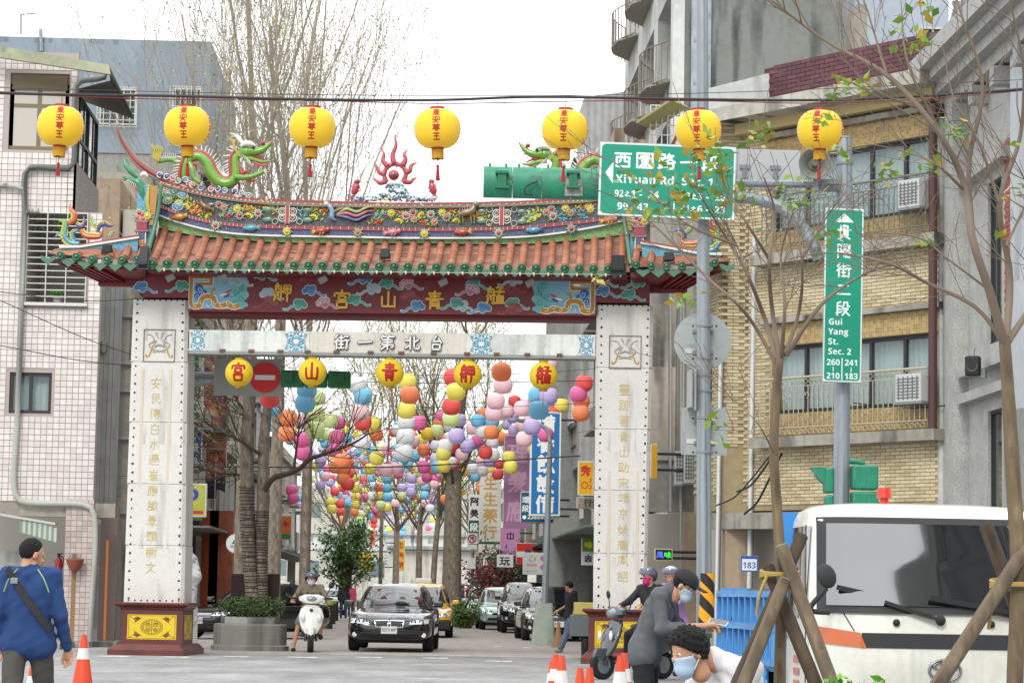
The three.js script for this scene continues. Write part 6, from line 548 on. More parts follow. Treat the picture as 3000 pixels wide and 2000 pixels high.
{ // tall concrete block with street balconies, and the grey house under it
  const g = thing('concrete_tower', 'tall bare concrete building with arched balconies facing the street', 'building'), Z = 58, xl = at(1987,200, Z).x, xr = at(2480,200, Z).x, H = 19; add(g, 'side_wall', wuv(box(xr - xl, H, .4, (xl + xr) / 2, H / 2, -Z - .2)), conc('#747773', { streak: .9 })); add(g, 'corner_strip', wuv(box(.28, H, .42, xl + .0, H / 2, -Z - .18)), B.white); add(g, 'blue_duct', wuv(box(.46,9,.1, at(2050,200, Z).x + .02,14.5, -Z + .06)), M.galv);
  const F = frame(xl, -Z - 15.1, xl, -Z - .1), bays = []; for (let f = 0; f < 5; f++) for (let k = 0; k < 3; k++) bays.push([1.0 + k * 4.5,4.5 + k * 4.5,4.2 + f * 3.1,6.4 + f * 3.1]); add(g, 'street_wall', F.g(wallGeo(0,15,0, H, bays, .4)), B.white); add(g, 'inner_wall', F.g(wuv(box(14.8, H, .1,7.4, H / 2,-1.1))), B.cream); bays.forEach(([a, b, c, d], i) => { if (i > 5) { const r = []; for (let k = 0; k <= 14; k++) { const t = k / 14 * Math.PI, s = lerp(a, b, k / 14), o = .1 + .5 * Math.sin(t); r.push(rod([s, c - .1, o],[s, c + .9, o], .014,.014,4)); } for (const y of [c, c + .9]) r.push(tube([...Array(9)].map((_, k) => [lerp(a, b, k / 8), y, .1 + .5 * Math.sin(k / 8 * Math.PI)]), .018,4,20)); add(g, 'balcony_rail', F.g(merge(r)), mat('#857d70', .7)); add(g, 'balcony_floor', F.g(extr([[a, 0],[b, 0],[lerp(a, b, .75), .5],[lerp(a, b, .5), .62],[lerp(a, b, .25), .5]], .06).rotateX(Math.PI / 2).scale(1,1,1).translate(0, c, 0)), mat('#8f8b82', .8)); } win(g, F, a + .4, b - .4, c, d - .2,2, { out: -.95 }); }); rebase(g);
  const h = thing('grey_rendered_house', 'grey rendered house wall with white pipes between the column and the brick corner', 'building'), Zh = 55.5, a = at(1905,1000, Zh).x, b = at(2130,1000, Zh).x; const Fh = frame(a, -Zh, b, -Zh), q = (x, y) => Fh.px(x, y); add(h, 'wall', Fh.g(wallGeo(0, Fh.L, 3.1, q(2000,640).y, [[q(2090,0).x, q(2112,0).x, q(0,1200).y, q(0,1035).y]], .3)), conc('#a09d95', { streak: .5 })); add(h, 'rough_panel', Fh.g(wuv(box(.55,3.4,.1, q(1955,0).x, q(0,1080).y, .04))), conc('#b3aca0', { amp: .22 })); for (const [x, y0, y1] of [[1962,850,1500],[1992,850,1700],[2000,850,1300]]) add(h, 'white_pipe', rod(Fh.p(q(x, y0).x, q(x, y0).y, .12), Fh.p(q(x, y1).x, q(x, y1).y, .12), .035), B.white); grille(h, Fh, q(1905,0).x, q(1990,0).x, q(0,560).y, q(0,270).y, 10,5,.35, 'window_cage'); add(h, 'cage_awning', bar(Fh.p(q(1890,0).x, q(0,330).y, .3), Fh.p(q(1985,0).x, q(0,270).y, .7), .9,.05), mat('#8f8a5a', .6)); add(h, 'ground_wall', Fh.g(wuv(box(Fh.L, 3.1,.1, Fh.L / 2,1.55,-1.5))), B.plaster); add(h, 'pillar', wuv(box(.35,3.1,.4, at(2020,1700, Zh).x, 1.55, -Zh + .05)), B.tan); rebase(h);
  acUnit(Fh, q(2008,0).x, q(0,1385).y, .35, 'outdoor air conditioner unit beside the tall pole', .32,.72); acUnit(Fh, q(2030,0).x, q(0,1380).y, .5, 'second outdoor air conditioner unit beside the tall pole', .3,.72);
  const k = thing('corrugated_rooftop_shed', 'grey corrugated rooftop shed beside the concrete tower', 'building'); const e = at(1712,285,74), f = at(1830,268,74), e2 = at(1712,560,74); add(k, 'metal_wall', wuv(extr([[e.x, 5],[f.x, 5],[f.x, f.y],[e.x, e.y]], 3).translate(0,0,-77)), B.corr); add(k, 'lower_wall', wuv(box(f.x - e.x + .8,11.5,3, (e.x + f.x) / 2 - .3,5.75,-78.6)), B.grey); rebase(k);
}
{ // grey pilastered building at the edge, side wall running towards the viewer
  const g = thing('stone_pilaster_building', 'grey stone-faced building with stepped cornice, pilasters and a red brick strip', 'building'), X = 9.5, F = frame(X, -44.5, X, -28), top = 10.3; const st = mat('#ffffff', .85, { map: dataTex(256, (u, v) => { const a = fbm(u, v, 6,4) - .5, b = fbm(u, v, 128,1) - .5, k = .62 + a * .12 + b * .2; return [k, k, k * .98]; }, { rep: .7 }) });
  add(g, 'wall', F.g(wallGeo(0,16,0, top, [[2.6,3.6,5.5,8.2],[2.6,3.6,2.2,4.4]], .3)), st); add(g, 'pilaster', F.g(wuv(box(.75, top, .28,.75, top / 2,.14))), st); add(g, 'pilaster', F.g(wuv(box(.75, top, .28,9.5, top / 2,.14))), st); add(g, 'white_pilaster', F.g(wuv(box(.3, top - .3,.34,.2, top / 2,.17))), B.white); win(g, F, 2.6,3.6,5.5,8.2,2); win(g, F, 2.6,3.6,2.2,4.4,1); for (const y of [4.7,5.15,8.45]) add(g, 'string_course', F.g(wuv(box(3.2,.16,.2,2.8, y, .1))), st);
  [[.25,.25,0],[.45,.22,.22],[.62,.2,.42],[.8,.3,.6]].forEach(([o, h, y]) => add(g, 'cornice_step', F.g(wuv(box(16.4, h, o, 8, top - .4 + y + h / 2, o / 2))), st)); for (let i = 0; i < 6; i++) add(g, 'dentil', F.g(box(.3,.3,.3,1 + i * 1.6, top - .6,.15)), st); for (let i = 0; i < 9; i++) add(g, 'baluster', F.g(lathe([[.09,0],[.05,.15],[.1,.4],[.05,.6],[.09,.7]], 8).translate(1.5 + i * .6, top + .55,.3)), B.white);
  const L = []; for (let r = 0; r < 95; r++) for (let k = 0; k < 3; k++) L.push(F.m(M4(4.08 + k * .225 + (r % 2) * .06,1.6 + r * .075,.02))); pieces(g, 'red_brick', new THREE.BoxGeometry(.21,.066,.05), ['#93504a', '#8a4640', '#9c5c54'].map((c) => mat(c, .8)), L); add(g, 'white_render', F.g(wuv(box(7.5, top - .3,.14,8.55, top / 2,.07))), conc('#b9bec4', { amp: .04, streak: .08 })); add(g, 'grey_dado', F.g(wuv(box(1.2,4.2,.3,5.6,2.1,.15))), conc('#8f908c', { streak: .9 }));
  const sp = thing('box_loudspeaker', 'small black wall loudspeaker hung on the grey stone building', 'loudspeaker'); add(sp, 'cabinet', rbox(.24,.32,.2,.03), M.black); add(sp, 'cone', lathe([[.02,.03],[.05,.02],[.09,.05],[.1,.06]], 18).rotateX(Math.PI / 2).translate(0,0,.06), mat('#4a4a48', .5)); add(sp, 'bracket', [rod([0,.16,-.05],[.02,.3,-.05], .012), box(.1,.14,.12,.14,-.12,-.1)], M.steel); sp.position.copy(at(2852,1072,41)); sp.rotation.y = -.4;
}
{ // pale blue building and rooftop behind the brick corner
  const g = thing('pale_blue_building', 'pale blue-white building rising behind the brown brick parapet', 'building'), Z = 64, a = at(2505,100, Z), b = at(2780,100, Z); add(g, 'wall', wuv(box(b.x - a.x, 20,3, (a.x + b.x) / 2,10, -Z - 1.5)), conc('#aab4c2', { amp: .04, streak: .1 })); const F = frame(a.x, -Z, b.x, -Z); win(g, F, 1.7,2.3, F.px(0,100).y, F.px(0,10).y, 2, { m: B.frameW, out: .05 }); rebase(g); const s = thing('slanted_rooftop_shed', 'weathered concrete stair hood on the roof between two buildings', 'building'), P = (x, y) => { const p = at(x, y, 60); return [p.x, p.y]; }; add(s, 'hood', wuv(extr([P(2395,175), P(2440,110), P(2490,40), P(2520,40), P(2520,175)].reverse(), 2).translate(0,0,-61)), B.dirty); rebase(s);
}
// ---------- rows of shop houses behind the gate, far end of the street ----------
function rowHouse(name, label, F, s0, s1, H, m, seed, o = {}) {
  const g = thing(name, label, 'building'), r = rng(seed), fl = Math.floor((H - 3.2) / 3), w = s1 - s0, holes = [], n = Math.max(1, Math.round(w / 3)); for (let f = 0; f < fl; f++) for (let k = 0; k < n; k++) holes.push([s0 + (k + .15) * w / n, s0 + (k + .85) * w / n, 3.9 + f * 3,5.6 + f * 3]);
  add(g, 'wall', F.g(wallGeo(s0 + .02, s1 - .02,3.1, H, holes, .25)), m); add(g, 'body', F.g(wuv(box(w - .06, H - .1,5, (s0 + s1) / 2, H / 2,-4))), m); add(g, 'pier', F.g(wuv(box(.45,3.1,.45, s0 + .25,1.55,-.2))), m); add(g, 'pier', F.g(wuv(box(.45,3.1,.45, s1 - .25,1.55,-.2))), m); add(g, 'parapet', F.g(wuv(box(w - .04,.5,.3, (s0 + s1) / 2, H + .2,.08))), m); add(g, 'shopfront', F.g(box(w - .9,2.9,.06, (s0 + s1) / 2,1.5,-.9)), mat(['#4a3a30', '#3c4448', '#5a4a3c'][seed % 3], .7));
  holes.forEach(([a, b, c, d], i) => { win(g, F, a, b, c, d, 2, { m: r() > .5 ? B.frameW : B.bronze }); const t = r(); if (t < .55) { grille(g, F, a - .1, b + .1, c - .35, d, 7,8,.42, 'window_cage', B.bars, .013); add(g, 'cage_awning', F.g(box(b - a + .5,.05,.75, (a + b) / 2, d + .1,.35).rotateX(.0)), mat(['#5f7f70', '#8a8a84', '#7a6a5a'][i % 3], .7)); } else if (t < .8) { add(g, 'balcony', F.g(wuv(box(b - a + .6,.95,.1, (a + b) / 2, c - .1,.8))), m); add(g, 'balcony_floor', F.g(box(b - a + .6,.12,.8, (a + b) / 2, c - .62,.4)), B.grey); } else acUnit(F, (a + b) / 2 + .5, c - .7,.25, 'outdoor air conditioner under a window of the shop houses down the street'); });
  add(g, 'canopy', F.g(box(w - .1,.06,1.3, (s0 + s1) / 2,2.95,.6)), mat(['#6a6a64', '#7f5a48', '#5a6a62'][seed % 3], .8)); if (o.tile) { const L = []; for (let i = 0; i < w / .28; i++) for (let j = 0; j < (H - 3.2) / .28; j++) { const s = s0 + .15 + i * .28, y = 3.3 + j * .28; if (!holes.some(([a, b, c, d]) => s > a - .14 && s < b + .14 && y > c - .14 && y < d + .14)) L.push(F.m(M4(s, y, .004))); } L.sort((a, b) => b.elements[14] - a.elements[14]); pieces(g, 'wall_tile', new THREE.BoxGeometry(.26,.26,.02), tileMat(o.tile), L, 200); } return g;
}
{
  const R = frame(5.5,-190,5.5,-62), Lf = frame(-6.7,-60,-6.7,-190);
  rowHouse('shop_house', 'narrow brown-striped shop house next to the carved column', R, 122,128,12, B.pinkish, 2); rowHouse('shop_house', 'grey shop house with window cages under the blue sign', R, 115,121.9,13.4, B.tan, 5); rowHouse('shop_house', 'pink tiled house rising above the white gate beam', R, 107,114.9,15.5, B.white, 3, { tile: ['#bfa79c', '#b89f94', '#c6b0a6'] }); rowHouse('shop_house', 'pale house behind the purple sign', R, 98,106.9,12.5, B.pale, 8); rowHouse('shop_house', 'dark weathered house behind the pharmacy sign', R, 86,97.9,11, B.dirty, 4); rowHouse('shop_house', 'low grey houses beyond the crimson blossom', R, 60,85.9,9, B.grey, 7);
  rowHouse('shop_house', 'shop house with orange pillars behind the statue', Lf, 10,18,12.5, B.tan, 6); rowHouse('shop_house', 'grey house behind the sunset banner', Lf, 18.1,28,14, B.dirty, 9); rowHouse('shop_house', 'weathered house behind the wrapped tree trunks', Lf, 28.1,42,12, B.pale, 11); rowHouse('shop_house', 'scaffolded house down the street behind the second tree', Lf, 42.1,60,10, B.grey, 12); rowHouse('shop_house', 'low dark house behind the green leafy tree', Lf, 60.1,90,8, B.dirty, 14);
  for (const [px, w] of [[612,.5],[645,.7]]) { const p = at(px, 1700,77); solo('orange_pillar', px < 630 ? 'narrow orange painted shop pillar behind the statue' : 'broad orange shop door surround with a dark opening', 'pillar', wuv(box(w, 3.6,.4, p.x, 1.8,-77)), mat('#ffffff', .8, { map: stainTex(px < 630 ? '#a5502c' : '#9a5a44', { rep: .5, amp: .2 }) })); }
  const e = thing('elevated_road', 'pale concrete elevated road crossing the far end of the street', 'bridge'); add(e, 'deck', wuv(box(60,1.6,8,0,6.2,-262)), B.white); add(e, 'parapet', wuv(box(60,.9,.4,0,7.5,-257.7)), B.pale); for (const x of [-14,-5,4,13]) add(e, 'pier', wuv(box(1.4,5.4,2, x, 2.7,-262)), B.pale);
  const f = thing('far_red_white_house', 'low house with red and white striped wall at the far end', 'building'); for (let i = 0; i < 6; i++) add(f, 'stripe', box(14,.35,.3,5,.2 + i * .36,-236), i % 2 ? mat('#c9c2bc', .8) : mat('#b3665c', .8)); add(f, 'upper_wall', wuv(box(13.8,3,4,5,3.7,-238.2)), B.pale); add(f, 'roof', wuv(box(14.4,.3,5,5,5.4,-238)), B.grey); const g2 = thing('far_grey_block', 'tall grey apartment block closing the far end of the street', 'building'); const Ff = frame(-26,-300,30,-300), hh = []; for (let i = 0; i < 14; i++) for (let j = 0; j < 3; j++) hh.push([2 + i * 3.8,4 + i * 3.8,3 + j * 3.4,4.8 + j * 3.4]); add(g2, 'wall', Ff.g(wallGeo(0,56,0,13.5, hh, .4)), B.pale); hh.forEach((h) => add(g2, 'window', Ff.g(box(2,1.8,.1, (h[0] + h[1]) / 2, (h[2] + h[3]) / 2,-.2)), B.paneD));
}
// ---------- shop signs ----------
function shopSign(px0, py0, px1, py1, Z, label, w, h, draw, t = .18) { const a = at(px0, py0, Z), b = at(px1, py1, Z), o = thing('shop_sign', label, 'sign'); add(o, 'box', rbox(b.x - a.x, a.y - b.y, t, .02,0,0, -t / 2 - .004), M.white2); add(o, 'face', new THREE.PlaneGeometry(b.x - a.x - .02, a.y - b.y - .02).translate(0,0,.001), signMat(w, h, draw, .5)); add(o, 'bracket', [rod([b.x > 0 ? 0 : 0, (a.y - b.y) / 2 - .2, -t],[(b.x > 0 ? 1 : -1) * .9, (a.y - b.y) / 2 - .2, -t], .03), rod([0, -(a.y - b.y) / 2 + .2, -t],[(b.x > 0 ? 1 : -1) * .9, -(a.y - b.y) / 2 + .2, -t], .03)], M.dark); o.position.set((a.x + b.x) / 2, (a.y + b.y) / 2, -Z); return o; }
const vert = (bg, fg, txt, pen = .12, edge) => (x, w, h) => { x.fillStyle = bg; x.fillRect(0,0, w, h); if (edge) { x.strokeStyle = edge; x.lineWidth = 6; x.strokeRect(3,3, w - 6, h - 6); } const n = txt.length, st = h / (n + .15); [...txt].forEach((c, i) => drawGlyph(x, c, w / 2, (i + .58) * st, Math.min(w * .78, st * .86), w * pen, fg)); };
shopSign(1555,1205,1641,1512,68.5, 'tall blue shop sign with white characters', 128,440, vert('#0f6aa8', '#e2e6e2', '備餐飲設備', .09, '#d8dcd8')); shopSign(1526,1440,1622,1532,70, 'dark teal shop sign with a telephone number', 256,240, (x, w, h) => { x.fillStyle = '#0e4a66'; x.fillRect(0,0, w, h); drawGlyph(x, '理', 36,60,54,8, '#d8dcd8'); drawGlyph(x, '段', 36,130,54,8, '#d8dcd8'); x.fillStyle = '#e2e6e2'; x.font = 'bold 46px sans-serif'; x.fillText('23884040', 52,214,200); x.beginPath(); x.arc(28,200,16,0,7); x.fill(); });
shopSign(1478,1275,1552,1548,80, 'tall purple shop sign with pale pink characters', 128,440, vert('#94678f', '#bd92ac', '理髮廳', .09)); shopSign(1406,1385,1466,1620,108, 'white pharmacy sign with gold characters', 128,480, (x, w, h) => { vert('#d4d2c8', '#bd9a58', '生生藥行', .09)(x, w, h * .86); x.fillStyle = '#d4d2c8'; x.fillRect(0, h * .86, w, h); x.fillStyle = '#1d5a44'; x.fillRect(0, h * .86, w, 16); }); shopSign(1374,1448,1404,1600,114, 'narrow sign, white above and dark green below, with bold characters', 80,380, (x, w, h) => { vert('#cfd0cc', '#1b1b1b', '阿美', .12)(x, w, h / 2); x.save(); x.translate(0, h / 2); vert('#124a3c', '#cfd4d0', '段洗', .12)(x, w, h / 2); x.restore(); }); shopSign(1466,1545,1522,1628,101, 'lilac shop sign below the purple one', 128,190, (x, w, h) => { x.fillStyle = '#c48ab8'; x.fillRect(0,0, w, h); x.strokeStyle = '#33243c'; x.lineWidth = 8; x.strokeRect(46,40,40,34); x.beginPath(); x.moveTo(66,30); x.lineTo(66,80); x.stroke(); x.fillStyle = '#5a3a5c'; x.font = 'bold 24px sans-serif'; x.fillText('2371 258', 10,176); }); shopSign(1456,1624,1504,1662,98, 'white sign with one black character above the parked cars', 128,100, (x, w, h) => { x.fillStyle = '#d0d2d0'; x.fillRect(0,0, w, h); drawGlyph(x, '玩', 60,50,80,10, '#1c1c1e'); }); shopSign(1513,1590,1576,1652,90, 'red and white shop sign with a yellow stripe', 160,160, (x, w, h) => { x.fillStyle = '#c8281e'; x.fillRect(0,0, w, h); x.fillStyle = '#dcdcd8'; x.fillRect(0,66, w, 44); x.fillStyle = '#e0a020'; x.fillRect(0,60, w, 8); x.fillStyle = '#26308a'; x.beginPath(); x.arc(88,72,26,3.1,6.3); x.fill(); x.fillStyle = '#e6e6e2'; x.font = 'bold 28px sans-serif'; x.fillText('27', 44,146); });
shopSign(1532,1618,1602,1684,79, 'pale grey taxi company sign with a swirl emblem and number', 256,240, (x, w, h) => { x.fillStyle = '#b9beba'; x.fillRect(0,0, w, h); [['#c8452c', -.6],['#3c6f9c', 1.5],['#d88a2c', 3.4]].forEach(([c, a]) => { x.strokeStyle = c; x.lineWidth = 11; x.beginPath(); x.arc(100,66,30, a, a + 1.6); x.stroke(); }); x.fillStyle = '#b8503c'; x.font = 'bold 40px sans-serif'; x.fillText('55688', 40,150); x.font = '22px sans-serif'; x.fillStyle = '#555'; x.fillText('0967-033673', 30,214); x.fillStyle = '#a85a96'; for (const y of [60,160]) { x.beginPath(); x.arc(216, y, 30,0,7); x.fill(); } }, .05); shopSign(1694,1350,1740,1452,70, 'yellow shop sign with a red character beside the column', 140,310, (x, w, h) => { x.fillStyle = '#e0a800'; x.fillRect(0,0, w, h); x.strokeStyle = '#d6d6d0'; x.lineWidth = 8; x.strokeRect(4,4, w - 8, h - 8); drawGlyph(x, '秀', 66,86,92,15, '#bf2418'); x.strokeStyle = '#bf2418'; x.lineWidth = 9; x.beginPath(); x.arc(60,218,28,0,7); x.stroke(); x.fillStyle = '#bf2418'; x.font = 'bold 48px sans-serif'; x.fillText('2', 98,190); x.fillText('2', 98,250); }); shopSign(1690,1455,1738,1490,71, 'beige third-floor sign under the yellow one', 128,96, (x, w, h) => { x.fillStyle = '#c2b8a0'; x.fillRect(0,0, w, h); x.fillStyle = '#b0654c'; x.font = 'bold 40px sans-serif'; x.fillText('3', 12,42); x.fillText('F', 12,86); drawGlyph(x, '行', 90,48,66,9, '#3a3430'); }); shopSign(1705,1575,1738,1656,69, 'narrow green and white sign low beside the column', 80,200, (x, w, h) => { x.fillStyle = '#4c8c2c'; x.fillRect(0,0, w, h / 2); x.fillStyle = '#cdcfcc'; x.fillRect(0, h / 2, w, h); drawGlyph(x, '味', 46,50,54,9, '#d8d23c'); drawGlyph(x, '肉', 46,150,54,9, '#2a2a4a'); });
shopSign(553,1036,592,1104,75, 'white sign with green characters under the beam end', 96,160, vert('#cdd2cc', '#3a8a74', '段品景'.replace('品', '興'), .1)); shopSign(553,1118,592,1236,74, 'tall white paper-lamp sign with green characters', 96,290, vert('#cfd4cc', '#2f8a72', '紙燈水燈', .09)); shopSign(552,1252,588,1372,73, 'blue water-feature sign with white characters', 96,310, vert('#1560a4', '#dfe4e4', '水景味', .1)); shopSign(596,1028,660,1462,82, 'tall banner printed with an orange and violet sunset sky', 128,860, (x, w, h) => { for (let i = 0; i < h; i += 4) { const t = i / h, c = t < .12 ? '#4a4a86' : t < .2 ? '#b03a5a' : t < .55 ? '#e0b48a' : t < .72 ? '#e0883a' : t < .82 ? '#c04a24' : '#2a2436'; x.fillStyle = c; x.fillRect(0, i, w, 5); } const r = rng(4); for (let i = 0; i < 220; i++) { const t = r(); x.fillStyle = ['rgba(240,200,150,.35)', 'rgba(200,80,60,.35)', 'rgba(90,50,110,.3)'][i % 3]; x.beginPath(); x.ellipse(r() * w, t * h * .84,30 + r() * 40,6 + r() * 20, r(), 0,7); x.fill(); } }, .06); shopSign(520,1415,603,1515,70, 'olive parking sign with a blue dotted letter P', 200,240, (x, w, h) => { x.fillStyle = '#a2a638'; x.fillRect(0,0, w, h); x.strokeStyle = '#b9bdb4'; x.lineWidth = 8; x.strokeRect(4,4, w - 8, h - 8); x.fillStyle = '#1c3a9a'; x.font = 'bold 190px sans-serif'; x.fillText('P', 40,172); x.strokeStyle = '#e6e8f0'; x.lineWidth = 5; x.setLineDash([2,8]); x.beginPath(); x.arc(110,82,62,-1.5,1.6); x.stroke(); x.setLineDash([]); x.fillStyle = '#b8281c'; x.fillRect(20,196, w - 40,24); }); shopSign(822,1505,852,1582,100, 'orange and green hanging sign behind the wrapped trunks', 80,200, (x, w, h) => { x.fillStyle = '#c8682c'; x.fillRect(0,0, w, h); x.fillStyle = '#d0c8b8'; x.fillRect(0,0, w, 16); x.fillStyle = '#2c7a4c'; x.fillRect(0, h - 46, w, 36); drawGlyph(x, '牛', 40,80,50,10, '#a03018'); }); shopSign(1160,1580,1185,1672,150, 'narrow yellow sign with three red characters down the street', 80,290, vert('#b9a02c', '#b02c1c', '忠興號', .12)); shopSign(1052,1612,1088,1676,148, 'small yellow sign beside the green tree', 80,140, vert('#c0a428', '#b0662c', '王', .14)); shopSign(1918,1606,1972,1644,54.6, 'lit sign with blue and green characters in the shop', 200,140, (x, w, h) => { x.fillStyle = '#0c0f1c'; x.fillRect(0,0, w, h); x.setLineDash([6,6]); x.strokeStyle = '#d8c84a'; x.lineWidth = 6; x.strokeRect(6,6, w - 12, h - 12); x.setLineDash([]); drawGlyph(x, '風', 58,70,80,10, '#5a7ae8'); drawGlyph(x, '味', 144,70,80,10, '#3ad86a'); }, .08).children[1].material = (() => { const m = signMat(200,140, (x, w, h) => { x.fillStyle = '#05060a'; x.fillRect(0,0, w, h); x.setLineDash([6,6]); x.strokeStyle = '#d8c84a'; x.lineWidth = 6; x.strokeRect(6,6, w - 12, h - 12); x.setLineDash([]); drawGlyph(x, '風', 58,70,80,10, '#4a6af8'); drawGlyph(x, '味', 144,70,80,10, '#2ae05a'); }); m.emissiveMap = m.map; m.emissive = RGB(1,1,1); m.emissiveIntensity = .9; return m; })(); shopSign(1908,1300,1926,1402,54.8, 'narrow yellow sign edge beside the column', 40,160, (x, w, h) => { x.fillStyle = '#e0a412'; x.fillRect(0,0, w, h); });
{ const o = thing('round_shop_sign', 'round white shop sign with a green emblem on a bracket', 'sign'), p = at(690,1592,70); add(o, 'disc', new THREE.CylinderGeometry(.26,.26,.1,30).rotateX(Math.PI / 2), M.white2); add(o, 'face', new THREE.CircleGeometry(.25,30).translate(0,0,.052), signMat(128,128, (x, w, h) => { x.fillStyle = '#d2d6d2'; x.fillRect(0,0, w, h); x.fillStyle = '#2f7a5a'; x.beginPath(); x.moveTo(34,66); x.lineTo(64,26); x.lineTo(96,66); x.fill(); x.fillStyle = '#e08a3a'; x.beginPath(); x.arc(64,56,12,0,7); x.fill(); x.fillStyle = '#2c5a6a'; x.font = 'bold 26px sans-serif'; x.fillText('SEIMI', 26,94); })); add(o, 'post', rod([.02,-.25,0],[.02, -p.y, 0], .05), M.dark); o.position.copy(p); }
{ // lamp posts on the right of the street, no-parking sign
  const lamp = (bx, by, pts, label) => { const b = gnd(bx, by), Z = -b.z, o = thing('street_lamp', label, 'street lamp', 'street lamps beside the parked cars'), P = pts.map(([x, y]) => at(x, y, Z)); add(o, 'post', rod(b, P[0], .09,.065,12), M.galv); add(o, 'arm', tube(P, .05,8,24), M.galv); const e = P[P.length - 1]; add(o, 'lamp_head', rbox(.5,.09,.2,.03).rotateZ(-.2).translate(e.x - .2, e.y + .04, e.z), mat('#5f666a', .5)); add(o, 'foot', wuv(prismoid(.62,.55,.4,.36,1.05,0,.03).translate(b.x, 0, b.z)), conc('#9aa49a', { streak: .4 })); return o; };
  lamp(1592,1890, [[1612,1300],[1608,1270],[1592,1250],[1562,1240]], 'street lamp standing by the brown traffic cone'); lamp(1497,1830, [[1494,1430],[1480,1385],[1440,1362],[1392,1352]], 'grey street lamp with curved arm behind the black cars'); lamp(1453,1816, [[1460,1500],[1452,1440],[1420,1405],[1372,1392]], 'slimmer grey street lamp behind the mint green car'); lamp(1382,1822, [[1386,1510],[1376,1475],[1350,1458],[1328,1455]], 'street lamp beside the no-parking sign');
  const n = thing('no_parking_sign', 'white sign with a red ring and slash on a lamp post', 'road sign'), q = at(1383,1577,88); add(n, 'panel', rbox(.36,.36,.02,.004), M.white2); add(n, 'ring', [new THREE.TorusGeometry(.13,.022,6,26).translate(0,0,.015), box(.25,.03,.012,0,0,.02).rotateZ(-.78)], mat('#b02028', .5)); add(n, 'character', glyphGeo('停', .16,.015,.004).translate(0,0,.011), M.black); add(n, 'plate', box(.34,.15,.02,0,-.28,0), M.white2); add(n, 'small_plate', box(.26,.36,.02,0,-.85,0), M.white2); n.position.copy(q);
}
// ---------- trees ----------
function grow(S, p, d, len, r, lvl, max, o, rr) {                        // adds rods of one branch and its children to S.w, leaf spots to S.l
  const n = lvl === 0 ? 6 : 4; let a = p.clone(), v = d.clone(), rad = r; const tip = lvl >= max;
  for (let i = 0; i < n; i++) { v.add(V3((rr() - .5) * o.jit, o.up * (lvl ? 1 : .2), (rr() - .5) * o.jit)).normalize(); const b = a.clone().add(v.clone().multiplyScalar(len / n)), r2 = Math.max(o.rmin, rad * (tip ? .8 : .9)); S.w.push(rod(a, b, rad, r2, lvl < 1 ? 9 : lvl < 2 ? 6 : 3)); if (!tip && (lvl > 0 || i >= o.first)) { const k = lvl === 0 ? o.k0 : o.k; for (let c = 0; c < k; c++) { if (rr() > o.fill) continue; const ax = V3(rr() - .5, rr() - .5, rr() - .5).cross(v).normalize(), cd = v.clone().applyAxisAngle(ax, o.ang * (.6 + rr() * .6)); grow(S, a.clone().lerp(b, rr()), cd, len * o.lr * (.7 + rr() * .5), Math.max(o.rmin, r2 * o.rf), lvl + 1, max, o, rr); } } if (lvl >= max - 1) S.l.push(b.clone()); a = b; rad = r2; }
}
const leafGeo = (s) => geom([0,0,0, s * .3, s * .45, s * .08,0, s, 0, -s * .3, s * .45, s * .08],[0,1,2,0,2,3]);
function crown(parent, spots, n, size, cols, rr, spread, name = 'crown') { const per = Math.ceil(n / cols.length); cols.forEach((c) => { const im = new THREE.InstancedMesh(leafGeo(size), phys(c, .7, { transmission: .3, thickness: 0, side: THREE.DoubleSide }), per); for (let i = 0; i < per; i++) { const p = spots[(rr() * spots.length) | 0]; im.setMatrixAt(i, M4(p.x + (rr() - .5) * spread, p.y + (rr() - .5) * spread, p.z + (rr() - .5) * spread, rr() * 6.3,.7 + rr() * .6, undefined, undefined, rr() * 6.3, rr() * 6.3)); } im.name = name; im.userData.kind = 'stuff'; im.castShadow = im.receiveShadow = true; parent.add(im); }); }
const barkTex = dataTex(256, (u, v) => { const a = fbm(u, v * .3,24,4) - .5, b = fbm(u, v, 8,3) - .5, k = .5 + a * .36 + b * .16; return [k, k * .92, k * .81]; }, { rep: 1 }), bark = mat('#ffffff', .95, { map: barkTex, bumpMap: barkTex, bumpScale: .01 }), barkD = mat('#5c5042', .95), budCols = ['#a3a765', '#aead70', '#8f9656'];
const TO = { jit: .3, up: .16, first: 3, k0: 2, k: 1.0, fill: .85, ang: .75, lr: .62, rf: .55, rmin: .012 };
function tree(px, Z, h, r, seed, label, o = {}) { const g = thing(o.name ?? 'bare_tree', label, 'tree', o.group), rr = rng(seed), S = { w: [], l: [] }, b = at(px, 1750, Z), base = V3(b.x, 0, b.z), lean = o.lean ?? 0; const th = o.th ?? h * .45; add(g, 'trunk', wuv(taperTube([[base.x, 0, base.z],[base.x + lean * .3, th * .35, base.z],[base.x + lean * .6, th * .7, base.z],[base.x + lean, th, base.z]],[r * 1.15, r, r * .92, r * .8], 12,16)), bark); const start = V3(base.x + lean, th, base.z), q = { ...TO, ...o }; grow(S, start, V3(.03,1,0), h - th, r * .62,0, q.max ?? 3, q, rr); for (let i = 0; i < (o.limbs ?? 5); i++) { const a = rr() * 6.3; grow(S, V3(base.x + lean * lerp(.7,1, i / 5), lerp(th * .8, th, rr()), base.z), V3(Math.cos(a) * (o.out ?? .75), .75, Math.sin(a) * (o.out ?? .75)).normalize(), (h - th) * (.5 + rr() * .3), r * (o.lf ?? .3), 1, q.max ?? 3, q, rr); } add(g, 'branches', merge(S.w), o.wood ?? mat('#6e6253', .95)); crown(g, S.l, o.leaves ?? 2500, o.ls ?? .07, o.cols ?? budCols, rr, o.spread ?? .5); return g; }
